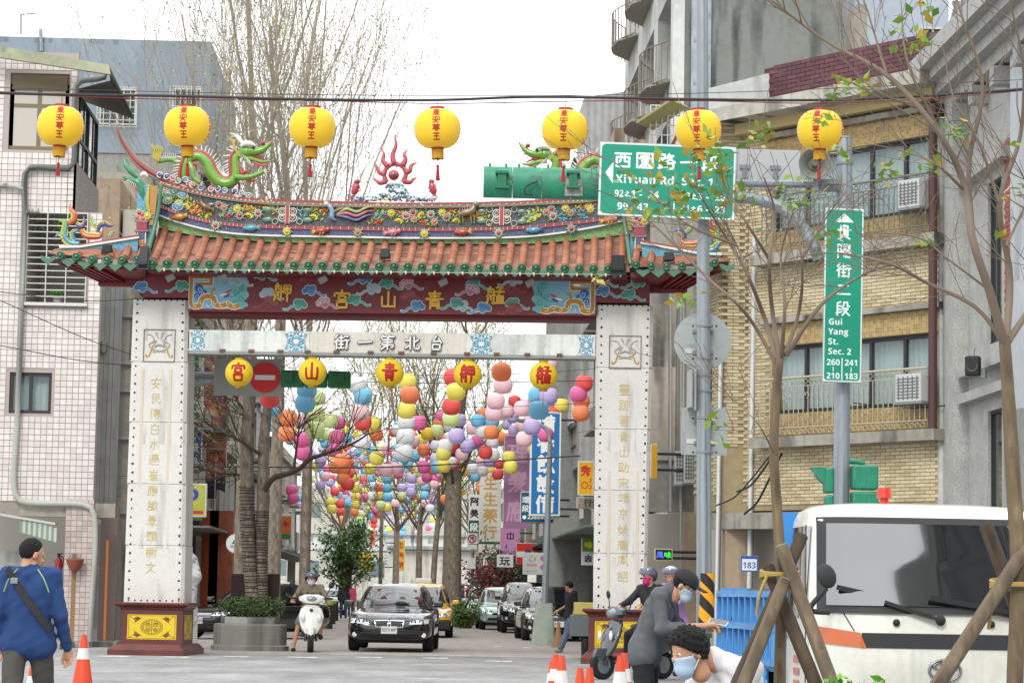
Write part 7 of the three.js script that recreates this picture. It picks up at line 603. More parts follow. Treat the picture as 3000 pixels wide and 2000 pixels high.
const up1 = { up: .2, ang: .6, first: 0, k0: 2, fill: .8, jit: .3, k: 1.15, rf: .42, rmin: .0055, lf: .22, out: .36, wood: mat('#968c7e', .95) };
tree(890,72,20,.15,21, 'tall nearly bare tree rising behind the gate roof with upright twigs', { ...up1, th: 8, limbs: 7, leaves: 3400, ls: .08, spread: .35 }); tree(700,66,19,.16,34, 'tall nearly bare tree behind the green dragon', { ...up1, th: 7, limbs: 7, leaves: 3400, ls: .08, spread: .35 }); tree(800,61,15,.15,27, 'slim budding tree behind the planted tree', { ...up1, th: 8.8, limbs: 5, leaves: 2600, ls: .08, spread: .6 }); tree(575,86,15.5,.16,29, 'budding tree in front of the blue-grey block', { ...up1, th: 5, limbs: 6, leaves: 3000, ls: .1, spread: .5 });
tree(1322,98,11,.36,31, 'stout bare street tree behind the yellow taxi', { th: 6.2, limbs: 6, rf: .35, lf: .2, leaves: 2500, ls: .1, max: 3, wood: barkD }); tree(1225,125,12,.16,32, 'slim bare street tree down the street', { th: 5, leaves: 2500, ls: .12, limbs: 7 }); tree(1262,118,12,.14,33, 'slim leaning bare street tree behind the taxi roof', { th: 5, leaves: 2500, ls: .12, lean: .3, limbs: 7 }); tree(1158,135,12.5,.18,36, 'bare street tree in front of the narrow yellow sign', { th: 5, leaves: 2500, ls: .12, limbs: 8 }); tree(1113,112,9,.09,37, 'thin pale young tree beside the green tree', { th: 5, leaves: 700, ls: .1, limbs: 3 }); tree(1000,150,13,.2,38, 'far bare street tree with budding crown', { th: 5, leaves: 3500, ls: .14, limbs: 9 }); tree(1400,150,13,.2,39, 'far bare street tree behind the lamp posts', { th: 5, leaves: 3500, ls: .14, limbs: 9 });
function bush(px, py, Z, R, H, n, cols, ls, label, name, seed, cat = 'tree') { const g = thing(name, label, cat), rr = rng(seed), b = at(px, py, Z), S = { w: [], l: [] }; for (let i = 0; i < 12; i++) { const a = rr() * 6.3; grow(S, V3(b.x, Math.max(0, b.y - H), b.z), V3(Math.cos(a) * R / H * .7,1, Math.sin(a) * .4).normalize(), H * .9,.05,1,3, { ...TO, up: .05, ang: .9 }, rr); } add(g, 'branches', merge(S.w), barkD); crown(g, S.l, n, ls, cols, rr, R * .45, 'foliage'); return g; }
bush(1022,1580,112,.75,2.3,3000, ['#4a7834', '#5f8c42', '#3f682e'], .17, 'bushy green leafy tree behind the pedestrians', 'green_tree', 61); bush(1470,1660,101,1.1,1.9,2600, ['#3f5f2c', '#4c6c34'], .16, 'green shrub with crimson blossom above the parked cars', 'blossom_shrub', 62, 'shrub'); bush(1445,1650,100,.9,1.6,600, ['#9c2048', '#b03058'], .14, 'crimson blossoming branches over the green shrub', 'blossom_shrub', 63, 'shrub'); bush(1370,1790,94,.8,.7,1200, ['#4f7a2c', '#5f8c3a'], .12, 'low green hedge beside the red motorbike', 'hedge', 64, 'hedge');
{ // planter with the rope-wrapped tree
  const p = gnd(725,1907), pl = thing('round_planter', 'oval grey concrete planter with low green shrubs at the street corner', 'planter'), sx = 1.5, c = conc('#8f8e86', { streak: .1 }); add(pl, 'bowl', wuv(smooth(lathe([[.8,0],[.8,.1],[.75,.12],[.75,.52],[.72,.56],[.62,.56],[.6,.4]], 40), .5).scale(1.02,1,.8)), c); add(pl, 'inner_ring', wuv(lathe([[.62,.55],[.62,.7],[.56,.7],[.56,.5]], 36).scale(1,1,.8)), conc('#a9aaa4')); add(pl, 'soil', cyl(.58,.58,.05,0,.62,0,30).scale(1,1,.8), mat('#3a332a', 1)); pl.position.set(p.x, 0, p.z - .65);
  const rr = rng(5), spots = [...Array(60)].map(() => { const a = rr() * 6.3, q = Math.sqrt(rr()) * .62; return V3(Math.cos(a) * q, .74 + rr() * .28, Math.sin(a) * q * .7); }), w = spots.map((s) => rod([s.x * .7,.6, s.z * .7], s, .008,.004,3)); const sh = thing('planter_shrubs', 'small-leaved green shrubs filling the oval planter', 'shrub'); add(sh, 'stems', w, barkD); crown(sh, spots, 5000,.055, ['#4f7030', '#618040', '#3d5a26'], rr, .26, 'foliage'); sh.position.copy(pl.position);
  const g = thing('wrapped_tree', 'rope-wrapped tree with two trunks in the oval planter', 'tree'), S = { w: [], l: [] }, Z = -pl.position.z, P = (x, y, d = 0) => at(x, y, Z + d), cord = []; for (const [pts, r] of [[[[745,1800],[730,1600],[722,1400],[726,1250],[735,1080],[740,900]], .15],[[[765,1800],[765,1600],[770,1430],[772,1300],[785,1180],[790,1080]], .13]]) { const C = pts.map(([x, y]) => P(x, y)); add(g, 'trunk', wuv(taperTube(C, [r * 1.1, r, r * .95, r * .85, r * .6], 12,24)), bark); const cv = new THREE.CatmullRomCurve3(C); for (let i = 0; i < 34; i++) { const q = cv.getPointAt(.05 + i * .011); cord.push(new THREE.TorusGeometry(r * 1.06 + .01,.008,4,14).rotateX(Math.PI / 2 + (rr() - .5) * .3).translate(q.x, q.y, q.z)); } }
  pieces(g, 'cord_turn', cord[0].clone().translate(0,0,0), M.dark, []); add(g, 'light_cord', merge(cord), mat('#2e2b28', .9)).userData.kind = 'stuff'; const o = { ...TO, up: .06, ang: .7, rmin: .007, fill: .9, k: 1.2 }; for (const [pts, r] of [[[[772,1440],[800,1400],[850,1385],[880,1370],[905,1345],[950,1330],[1030,1300],[1080,1270]], .07],[[[760,1330],[700,1290],[640,1260],[585,1230]], .04],[[[770,1420],[720,1395],[640,1385],[580,1370]], .04],[[[785,1180],[800,1120],[810,1060]], .06],[[[735,1080],[690,1040],[640,1020]], .05],[[[860,1375],[870,1300],[880,1220]], .035],[[[740,1250],[700,1180],[660,1120]], .04]]) { const C = pts.map(([x, y]) => P(x, y, (rr() - .5) * .6)); S.w.push(taperTube(C, [r, r * .8, r * .5, r * .25], 7,20)); const cv = new THREE.CatmullRomCurve3(C); for (let i = 0; i < 9; i++) { const t = .15 + rr() * .85, d = cv.getTangentAt(t), ax = V3(rr() - .5, rr() - .5, rr() - .5).cross(d).normalize(); grow(S, cv.getPointAt(t), d.applyAxisAngle(ax, .7), .7 + rr() * .8,.014,2,3, o, rr); } } add(g, 'branches', merge(S.w), mat('#4c4036', .95)); crown(g, S.l, 2600,.045, ['#a89a28', '#98983a', '#b0a53a'], rr, .3);
  for (const x of [695,795]) { const a = at(x, 1735, Z - .25); solo('brown_panel', x < 700 ? 'dark brown metal panel left standing behind the wrapped trunks'.replace(' left', '') : 'narrow dark brown metal panel between the wrapped trunks', 'panel', rbox(x < 700 ? .36 : .26,.62,.03,.005).translate(a.x, a.y + .08, -Z - .35), mat('#33211e', .7)); }
}
// ---------- vehicles ----------
const RC = new THREE.Raycaster(), dbl = new THREE.MeshBasicMaterial({ side: THREE.DoubleSide });
const hitter = (geos) => { const m = new THREE.Mesh(merge([].concat(geos).map((g) => g.clone())), dbl); return (o, d) => { RC.set(o, d); return RC.intersectObject(m)[0]?.point; }; };
function patch(hit, q, nu, nv, off, ax = 'z') { // four corners (a, b) of a panel laid on a body, seen along an axis
  const P = [], I = [], U = []; for (let i = 0; i <= nu; i++) for (let j = 0; j <= nv; j++) { const u = i / nu, v = j / nv, a = lerp(lerp(q[0][0], q[1][0], u), lerp(q[3][0], q[2][0], u), v), b = lerp(lerp(q[0][1], q[1][1], u), lerp(q[3][1], q[2][1], u), v), s = ax === '-x' ? -1 : 1; const cast = (e) => (ax === 'z' ? hit(V3(a + e, b + e, 20), V3(0,0,-1)) : hit(V3(s * 20, b + e, a + e), V3(-s, 0,0))), h = [.00013,.0031,-.0047].map(cast).filter(Boolean).sort((m, n) => (ax === 'z' ? n.z - m.z : s * (n.x - m.x)))[0]; if (ax === 'z') P.push(a, b, (h?.z ?? 0) + off); else P.push((h?.x ?? 0) + s * off, b, a); U.push(u, v); }
  for (let i = 0; i < nu; i++) for (let j = 0; j < nv; j++) { const a = i * (nv + 1) + j, b = a + nv + 1; I.push(a, b, a + 1, b, b + 1, a + 1); } if (ax === 'x') for (let i = 0; i < I.length; i += 3) [I[i], I[i + 1]] = [I[i + 1], I[i]]; return geom(P, I, U);
}
function loft(rings, capped = true) { const n = rings[0].length, P = rings.flat(2), I = []; for (let i = 0; i + 1 < rings.length; i++) for (let j = 0; j < n; j++) { const a = i * n + j, b = i * n + (j + 1) % n; I.push(a, a + n, b, b, a + n, b + n); } if (capped) for (const [k, s] of [[0,1],[rings.length - 1,0]]) { const c = rings[k].reduce((q, p) => q.map((x, i) => x + p[i] / n), [0,0,0]), m = P.length / 3; P.push(...c); for (let j = 0; j < n; j++) { const a = k * n + j, b = k * n + (j + 1) % n; s ? I.push(m, a, b) : I.push(m, b, a); } } return smooth(geom(P, I), .7); }
const sup = (n, e, f) => [...Array(n)].map((_, i) => { const t = i / n * 2 * Math.PI, c = Math.cos(t), s = Math.sin(t); return f(Math.sign(c) * Math.abs(c) ** (2 / e), Math.sign(s) * Math.abs(s) ** (2 / e)); });
const lampLens = phys('#dfe6ea', .05, { clearcoat: 1, metalness: .3 }), blackPaint = phys('#0b0c0f', .16, { clearcoat: 1, clearcoatRoughness: .03 });
const wheelParts = (g, x, y, z, r, w) => { const wh = new THREE.Group(); wh.name = 'wheel'; wh.position.set(x, y, z); g.add(wh); add(wh, 'tyre', (wheelParts[r] ??= lathe([[r * .6, -w / 2],[r * .92, -w / 2],[r, -w / 3],[r, w / 3],[r * .92, w / 2],[r * .6, w / 2]], 24).rotateZ(Math.PI / 2)), M.rubber); add(wh, 'rim', (wheelParts['r' + r] ??= merge([cyl(r * .62, r * .62, w * .8,0,0,0,20).rotateZ(Math.PI / 2), ...[...Array(7)].map((_, i) => box(w * .9, r * .56, r * .13,0, r * .32,0).rotateX(i * .9))])), mat('#8a8d90', .35, { metalness: .7 })); };
const plateMat = (t) => signMat(160,72, (x, w, h) => { x.fillStyle = '#d4d6d4'; x.fillRect(0,0, w, h); x.strokeStyle = '#333'; x.strokeRect(3,3, w - 6, h - 6); x.fillStyle = '#111'; x.font = 'bold 42px sans-serif'; x.fillText(t, 8,51, w - 16); });
function car(name, label, o, cat = 'car') {
  const { W = 1.82, L = 4.5, H = 1.42, belt = .93, hood = 1, m, plate, suv = 0 } = o, g = thing(name, label, cat), k = L / 4.5, hw = W / 2, st = [[2.26,.7,.36,.6],[2.23,.82,.3,.66],[2.12,.93,.24,.72],[1.85,.98,.22,.8],[1.2,1,.2, belt - .07],[.7,1,.2, belt],[-1.2,1,.2, belt + .04],[-1.85,.98,.24, belt + .06],[-2.15,.92,.32, belt + .02],[-2.25,.8,.4, belt - .08]], rings = [], wz = [1.42 * k, -1.36 * k], wr = .31 + suv * .05;
  for (let i = 0; i <= 56; i++) { const z = lerp(2.26,-2.25, i / 56); let j = 0; while (j < st.length - 2 && z < st[j + 1][0]) j++; const [A, C] = [st[j], st[j + 1]], t = clamp((z - A[0]) / (C[0] - A[0]), 0,1), w = lerp(A[1], C[1], t) * hw, yt = lerp(A[3], C[3], t) + suv * .14; let yb = lerp(A[2], C[2], t) + suv * .06; for (const c of wz) { const d = Math.abs(z * k - c); if (d < wr + .06) yb = Math.max(yb, wr + Math.sqrt((wr + .06) ** 2 - d * d)); } rings.push(sup(28,4.5, (c, s) => [c * w * (1 - .04 * Math.max(0, s)), lerp(yb, yt, (s + 1) / 2), z * k])); }
  const body = loft(rings); const cr = [], b2 = belt - .03 + suv * .14; for (const [t, z0, z1, w] of [[0,.92,-1.9,.9],[.35,.62,-1.72,.84],[.7,.24,-1.45,.76],[.9,-.0,-1.2,.7],[.98,-.2,-1.02,.62],[1,-.4,-.85,.45]]) cr.push(sup(32,5, (c, s) => [c * w * hw, lerp(b2, H, t) + (1 - c * c) * .02 * t, lerp(z1 - suv * .35, z0, (s + 1) / 2) * k - Math.abs(c) ** 3 * .1 * (s > 0 ? 1 : 0)])); const cab = loft(cr.map((r) => r.reverse()));
  add(g, 'body', body, m); add(g, 'cabin', cab, m); const hB = hitter(body), hC = hitter(cab), hA = hitter([body, cab]), y1 = H - .12, y0 = b2 + .07, Pz = (nm, q, mm, off = .008, nu = 8, nv = 5, h = hB) => add(g, nm, patch(h, q, nu, nv, off), mm);
  Pz('windscreen', [[-.74 * hw, y0],[.74 * hw, y0],[.58 * hw, y1 + .02],[-.58 * hw, y1 + .02]], M.darkGlass, .008,14,8, hC); for (const ax of ['x', '-x']) { const s = ax === 'x' ? 1 : -1; add(g, 'side_window', patch(hC, [[.62 * k, y0],[-1.6 * k, y0],[-1.15 * k, y1 - .02],[.05 * k, y1 - .02]], 10,5,.008, ax), M.darkGlass); const mr = add(g, 'door_mirror', [rbox(.2,.13,.1,.04, s * (hw + .06), b2 + .1,.62 * k, 2), box(.1,.03,.05, s * (hw - .05), b2 + .05,.62 * k)], m); add(mr, 'mirror_glass', box(.16,.1,.005, s * (hw + .06), b2 + .1,.62 * k - .053), M.chrome); for (const z of wz) wheelParts(g, s * (hw - .12), wr, z, wr, .22); }
  const d = suv * .12, hl = (s) => [[s * .46 * hw, .58 + d],[s * .9 * hw, .6 + d],[s * .92 * hw, .7 + d],[s * .5 * hw, .66 + d]]; for (const s of [-1,1]) { const q = hl(s); if (s < 0) { [q[0], q[1], q[2], q[3]] = [q[1], q[0], q[3], q[2]]; } const h = Pz('headlight', q, lampLens, .01); for (const e of [.56,.74]) { const p = hB(V3(s * e * hw, .63 + d, 9), V3(0,0,-1)); if (p) add(h, 'reflector', new THREE.TorusGeometry(.045,.014,6,18).translate(p.x, p.y, p.z + .02), mat('#5d646a', .25, { metalness: .8 })); } const f = hB(V3(s * .8 * hw, .36 + d, 9), V3(0,0,-1)); if (f) add(g, 'fog_lamp', new THREE.CylinderGeometry(.05,.05,.03,16).rotateX(Math.PI / 2).translate(f.x, f.y, f.z), lampLens); }
  if (o.kidney) for (const s of [-1,1]) { const x0 = .02, x1 = .3, q = s > 0 ? [[x0 + .02,.53 + d],[x1 - .03,.53 + d],[x1,.645 + d],[x0,.655 + d]] : [[-x1 + .03,.53 + d],[-x0 - .02,.53 + d],[-x0,.655 + d],[-x1,.645 + d]]; const e = Pz('grille', q.map(([a, b]) => [a + Math.sign(a) * (Math.abs(a) > .15 ? .018 : -.012), b + (b > .6 + d ? .016 : -.016)]), M.chrome, .012); add(e, 'grille_mesh', patch(hB, q, 5,4,.018), M.black); for (let i = 1; i < 9; i++) { const x = lerp(Math.min(q[0][0], q[3][0]), Math.max(q[1][0], q[2][0]), i / 9), p = hB(V3(x, .59 + d, 9), V3(0,0,-1)); if (p) add(e, 'grille_slat', box(.006,.1,.012, x, .59 + d, p.z + .022), M.steel); } } else { const e = Pz('grille', [[-.42,.52 + d],[.42,.52 + d],[.48,.66 + d],[-.48,.66 + d]], M.black, .012); for (let i = 0; i < 4; i++) add(e, 'grille_slat', patch(hB, [[-.43,.54 + i * .032 + d],[.43,.54 + i * .032 + d],[.43,.552 + i * .032 + d],[-.43,.552 + i * .032 + d]], 8,1,.02), M.chrome); }
  { const p = hB(V3(0,.7 + d, 9), V3(0,0,-1)); if (p) add(g, 'emblem', new THREE.TorusGeometry(.035,.01,6,18).translate(0, p.y - (o.kidney ? 0 : .09), p.z + (o.kidney ? .02 : .04)), M.chrome); } Pz('air_intake', [[-.6,.34 + d],[.6,.34 + d],[.56,.42 + d],[-.56,.42 + d]], M.black, .006);
  if (plate) { const p = hB(V3(0,.46 + d, 9), V3(0,0,-1)); const b = add(g, 'licence_plate', box(.34,.16,.012,0,.46 + d, p.z + .02), M.white2); add(b, 'number', new THREE.PlaneGeometry(.33,.15).translate(0,.46 + d, p.z + .0275), plateMat(plate)); } add(g, 'underbody', box(W - .35,.12, L - .9,0,.24,0), M.black); const wp = hC; for (const s of [-1,1]) { const a = hA(V3(s * .1, y0 + .03,9), V3(0,0,-1)); add(g, 'wiper', bar([s * .1 - .3, y0 + .0, a.z + .02],[s * .1 + .25, y0 + .05, a.z + .015], .02,.02), M.black); }
  if (o.badge) for (const [x, c] of o.badge) { const a = hC(V3(x * hw, lerp(y0, y1,.4), 9), V3(0,0,-1)); add(g, 'window_charm', new THREE.CircleGeometry(.075,16).rotateX(-.6).translate(a.x, a.y, a.z + .02), mat(c, .7)); } g.userData.front = L / 2; return g;
}
const park = (g, px, py, yaw = 0) => { const p = gnd(px, py), f = g.userData.front; delete g.userData.front; g.position.set(p.x - Math.sin(yaw) * f, .012, p.z - Math.cos(yaw) * f); g.rotation.y = yaw; return g; };
park(car('black_sedan', 'glossy black sedan with twin grille driving out under the gate', { m: blackPaint, kidney: 1, plate: '5273·WP', badge: [[-.25, '#7a2028'],[.2, '#5a6a30'],[.55, '#8a1c22']] }), 1138,1911,-.05);
{ const t = car('yellow_taxi', 'yellow taxi following the black sedan, black lower bumper', { m: phys('#d9a400', .25, { clearcoat: 1 }), H: 1.52 }, 'taxi'); add(t, 'roof_sign', rbox(.5,.16,.16,.05,0,1.6,-.6,2), M.white2); add(t, 'bumper', rbox(1.7,.3,.2,.06,0,.36,2.2,2), M.black); park(t, 1232,1868,-.02); }
park(car('dark_sedan', 'black sedan turning in behind the concrete planter', { m: blackPaint, plate: 'NW·6359', H: 1.47 }), 578,1872,-.62); park(car('black_limousine', 'long black sedan with twin grille parked at the kerb', { m: blackPaint, W: 1.9, L: 5, H: 1.48, kidney: 1, plate: 'BEE·8', badge: [[-.3, '#7d8a3c']] }), 1634,1879,.02); park(car('black_suv', 'tall black car parked behind the long black sedan', { m: blackPaint, W: 1.86, L: 4.6, H: 1.66, suv: 1, badge: [[.2, '#8a9a4c']] }), 1550,1856,0); park(car('mint_car', 'pale mint green car parked behind the tall black car', { m: phys('#9db8ac', .25, { clearcoat: 1, metalness: .2 }), W: 1.72, L: 4.4, H: 1.5 }), 1477,1846,.02); park(car('white_car', 'white compact car at the back of the parked row', { m: phys('#d4d6d4', .25, { clearcoat: 1 }), W: 1.7, L: 4, H: 1.55 }), 1428,1832,.02); park(car('far_white_car', 'small pale car in the middle of the street behind the walkers', { m: phys('#c4ccd0', .3, { clearcoat: 1 }), W: 1.7, L: 4 }), 965,1802,0);
{ // the truck: cab lofted in level rings, panels laid on it
  const g = thing('white_truck', 'white cab-over truck with an open blue tipping bed', 'truck'), white = phys('#ffffff', .3, { map: stainTex('#d3d3c8', { rep: .5, amp: .05, streak: .12 }), clearcoat: .7, clearcoatRoughness: .1 }), blue = mat('#ffffff', .55, { map: stainTex('#4a8cc4', { rep: .7, amp: .16, streak: .35 }) }), W = .87, ring = (y, w, zf, zb, e = 6) => sup(44, e, (c, s) => [c * w, y, lerp(zb, zf, (s + 1) / 2) - (s > 0 ? Math.abs(c) ** 3 * .12 : 0)]);
  const cab = loft([ring(.38, W - .05,0,-1.5), ring(.42, W, .03,-1.5), ring(.85, W, .04,-1.5), ring(1.16, W, .02,-1.5), ring(1.5, W - .03,-.16,-1.5), ring(1.79, W - .06,-.3,-1.5), ring(1.86, W - .09,-.38,-1.46), ring(1.9, W - .16,-.5,-1.4), ring(1.92, W - .35,-.7,-1.25)].map((r) => r.reverse()).reverse().reverse()); const h = hitter(cab); add(g, 'cab', wuv(cab), white);
  add(g, 'windscreen_seal', patch(h, [[-.82,1.16],[.82,1.16],[.77,1.81],[-.77,1.81]], 24,12,.02), M.dark); add(g, 'windscreen', patch(h, [[-.765,1.21],[.765,1.21],[.72,1.765],[-.72,1.765]], 24,12,.03), phys('#0d1216', .03, { clearcoat: 1, ior: 2.5 })); add(g, 'black_band', patch(h, [[-.55,.93],[.87,.93],[.87,1.03],[-.55,1.03]], 24,3,.006), M.dark); add(g, 'indicator_lamp', patch(h, [[-.84,.96],[-.52,.93],[-.56,1.03],[-.84,1.07]], 8,4,.012), phys('#c0580c', .2, { clearcoat: 1 })); add(g, 'bumper', patch(h, [[-.86,.4],[.86,.4],[.86,.56],[-.86,.56]], 20,3,.02), mat('#b9b9b0', .5)); add(g, 'bumper_gap', patch(h, [[-.86,.57],[.86,.57],[.86,.585],[-.86,.585]], 20,1,.006), M.dark); add(g, 'corner_seam', patch(h, [[-.6,1.04],[-.592,1.04],[-.66,1.16],[-.668,1.16]], 2,4,.006), M.dark);
  { const p = h(V3(0,.79,9), V3(0,0,-1)).z + .012, el = (a, b, r) => new THREE.TorusGeometry(1, r, 8,36).scale(a, b, 1); add(g, 'oval_emblem', [el(.105,.07,.1).scale(1,1,.1).translate(0,.79, p), el(.075,.027,.13).scale(1,1,.08).translate(0,.818, p + .003), el(.027,.066,.2).scale(1,1,.06).translate(0,.792, p + .005)], mat('#84888b', .3, { metalness: .8 })); for (const [x, y, x2, y2] of [[-.03,1.12,-.7,1.33],[.62,1.12,-.1,1.27]]) { const a = h(V3(x, y, 9), V3(0,0,-1)).z, b = h(V3(x2, y2,9), V3(0,0,-1)).z, m2 = [lerp(x, x2,.55), lerp(y, y2,.55), lerp(a, b, .55) + .05]; add(g, 'wiper', [bar([x, y, a + .05],[m2[0], m2[1], m2[2] + .05], .026,.026), bar([m2[0] + .28, m2[1] - .03, m2[2] + .045],[x2, y2, b + .07], .02,.034), ball(.035, x, y, a + .03)], M.black); } for (const x of [-.32,.32]) add(g, 'washer_nozzle', ball(.025, x, 1.1, h(V3(x, 1.1,9), V3(0,0,-1)).z + .01), M.black); }
  for (const s of [-1,1]) { const mg = add(g, 'mirror', [ball(.08,0,0,0,14,10).scale(.8,1.05,.5).rotateZ(-s * .4).translate(s * (W - .06), 1.4,.12), tube([[s * (W - .1), 1.16,.0],[s * (W + .04), 1.18,.08],[s * (W - .06), 1.32,.12]], .018,6)], M.dark); add(g, 'door_window', patch(h, s > 0 ? [[-.35,1.12],[-1.3,1.12],[-1.3,1.75],[-.55,1.75]] : [[-.35,1.12],[-1.3,1.12],[-1.3,1.75],[-.55,1.75]], 8,6,.008, s > 0 ? 'x' : '-x'), M.darkGlass); wheelParts(g, s * .74,.36,-.75,.36,.2); wheelParts(g, s * .7,.36,-3.5,.36,.28); add(g, 'door_seam', [box(.006,1.3,.012, s * (W + .0), 1.1,-.34), box(.02,.04,.14, s * (W + .012), .98,-1.2)], M.dark); }
  add(g, 'door_lettering', [...Array(6)].map((_, i) => box(.003,.05,.22, -W - .004,.92 - i * .085,-.7)), mat('#a9706a', .7)); add(g, 'chassis', [box(.7,.16,4.6,0,.48,-2.4), box(1.2,.2,.1,0,.4,0)], M.dark);
  const b0 = .78, bh = .5, bz0 = -1.62, bz1 = -4.5; add(g, 'bed_floor', box(1.7,.1, bz0 - bz1,0, b0 - .02, (bz0 + bz1) / 2), blue); for (const s of [-1,1]) { const sd = add(g, 'bed_side', wuv(box(.05, bh, bz0 - bz1, s * .85, b0 + bh / 2, (bz0 + bz1) / 2)), blue); for (let i = 0; i <= 9; i++) add(sd, 'rib', box(.06, bh + .04,.05, s * .885, b0 + bh / 2, lerp(bz1, bz0, i / 9)), blue); for (const y of [b0, b0 + bh * .5, b0 + bh]) add(sd, 'rail', box(.05,.05, bz0 - bz1 + .06, s * .892, y, (bz0 + bz1) / 2), blue); for (let i = 0; i < 5; i++) add(sd, 'latch', [cyl(.03,.03,.1, s * .92, b0 - .1, lerp(bz1 + .2, bz0 - .2, i / 4)), new THREE.TorusGeometry(.05,.015,6,12).rotateY(Math.PI / 2).translate(s * .91, b0 - .18, lerp(bz1 + .2, bz0 - .2, i / 4))], blue); } add(g, 'headboard', wuv(box(1.74,1.15,.06,0, b0 + .52, bz0)), mat('#2f7fc4', .5)); add(g, 'tailgate', wuv(box(1.74, bh + .1,.05,0, b0 + bh / 2, bz1)), blue); add(g, 'beacon', [cyl(.03,.03,.06,0,0,0), cyl(.045,.055,.07,0,.06,0)].map((q) => q.translate(-.22,1.94,-.9)), mat('#c43020', .4)); const yaw = .015, q = at(2752,1973,17); g.position.set(q.x + .04,.01,-17 - .05); g.rotation.y = yaw;
  const c = thing('cargo', 'rusty brown scrap and coiled hose heaped in the blue truck bed', 'scrap'), P = V3(-.3, b0 + .02,-3.2).applyEuler(new THREE.Euler(0, yaw, 0)).add(g.position); const r = rng(8); for (let i = 0; i < 7; i++) add(c, 'scrap_piece', new THREE.DodecahedronGeometry(.18 + r() * .1).scale(1.2,.7 + r() * .6,1).translate((r() - .5) * .9,.14 + r() * .3, (r() - .5) * 1.6), mat(['#6a4a36', '#7a3c24', '#4a4440'][i % 3], .9)); c.position.copy(P);
}
function scooter(name, label, paint1, o = {}) { // front at +z, handlebars high
  const g = thing(name, label, 'scooter'); wheelParts(g, 0,.22,.62,.22,.1); wheelParts(g, 0,.22,-.58,.22,.11); const sh = loft([[.36,.1,.62],[.5,.17,.56],[.68,.2,.5],[.82,.17,.44],[.9,.1,.4]].map(([y, w, z]) => sup(16,2.6, (c, s) => [c * w, y, z - .06 + s * (.06 + .03 * (1 - Math.abs(c)))]).reverse())); add(g, 'front_shield', sh, paint1); add(g, 'front_mudguard', loft([[.3,.06,.66],[.4,.075,.64],[.47,.07,.6]].map(([y, w, z]) => sup(12,2.5, (c, s) => [c * w, y, z + s * .16]).reverse())), paint1); add(g, 'fork', [-1,1].map((s) => rod([s * .085,.22,.62],[s * .07,.55,.52], .022)), M.dark); add(g, 'handlebar_cowl', loft([[.93,.12,.36],[.98,.2,.36],[1.05,.21,.34],[1.1,.12,.3]].map(([y, w, z]) => sup(16,2.6, (c, s) => [c * w, y, z + s * .1]).reverse())), paint1); add(g, 'headlight', ball(.085,0,0,0,14,8).scale(1.1,.75,.5).translate(0,1.01,.43), phys('#7f888e', .08, { clearcoat: 1 })); for (const s of [-1,1]) { add(g, 'grip', rod([s * .18,1.03,.32],[s * .34,1.02,.24], .02), M.black); add(g, 'indicator', ball(.05,0,0,0,8,6).scale(.8,1.5,.4).translate(s * .13,.66,.57), lampLens); const mr = add(g, 'mirror', [rod([s * .22,1.05,.3],[s * .3,1.24,.26], .008), ball(.06,0,0,0,10,7).scale(.75,1.15,.3).rotateZ(-s * .3).translate(s * .31,1.28,.26)], M.black); }
  add(g, 'floorboard', rbox(.34,.06,.5,.02,0,.32,.15), M.dark); add(g, 'rear_body', loft([[-.05,.1,.36,.62],[-.2,.17,.34,.7],[-.5,.16,.36,.74],[-.8,.12,.46,.74],[-.95,.06,.56,.7]].map(([z, w, y0, y1]) => sup(16,3, (c, s) => [c * w, lerp(y0, y1, (s + 1) / 2), z]))), paint1); add(g, 'seat', rbox(.27,.1,.66,.05,0,.77,-.42,2), M.black); add(g, 'badge', new THREE.CircleGeometry(.03,12).translate(0,.8,.52), M.dark); return g;
}
{ const s = scooter('white_scooter', 'white scooter with masked rider stopped beside the planter', phys('#d2d2cc', .25, { clearcoat: 1 })), p = gnd(905,1911); s.position.set(p.x, 0, p.z - .62); s.rotation.y = .04; s.scale.set(1.3,1.08,1.08); const d = scooter('silver_scooter', 'dark silver scooter with two helmeted riders by the cones', phys('#43484c', .3, { clearcoat: 1, metalness: .4 })), q = gnd(1765,1990); d.position.set(q.x + .5,0, q.z - .35); d.rotation.y = -.95; const e = scooter('red_motorbike', 'dark red motorbike waiting far down the street', phys('#6a1c22', .3, { clearcoat: 1 })), w = gnd(1318,1822); e.position.set(w.x, 0, w.z); e.rotation.y = -1.2; const f = scooter('parked_scooter', 'black parked scooter at the picture edge beside the man in blue', M.black); f.position.set(at(-30,1900,21).x - .5,0,-21); f.rotation.y = 1.2; }
{ const g = thing('handcart', 'small grey and yellow cart with one wheel beside the column base', 'cart'), Z = 51.5, a = at(1690,1800, Z), b = at(1742,1880, Z); add(g, 'box', rbox(.5,.42,.8,.02, (a.x + b.x) / 2 - .05,.66, -Z), mat('#5f6466', .7)); add(g, 'yellow_box', rbox(.42,.25,.6,.02, (a.x + b.x) / 2 - .02,1.0, -Z), mat('#b0a45a', .7)); add(g, 'wheel', lathe([[.1,-.06],[.24,-.06],[.26,0],[.24,.06],[.1,.06]], 20).rotateZ(Math.PI / 2).translate((a.x + b.x) / 2 - .02,.26, -Z + .15), M.rubber); rebase(g); }
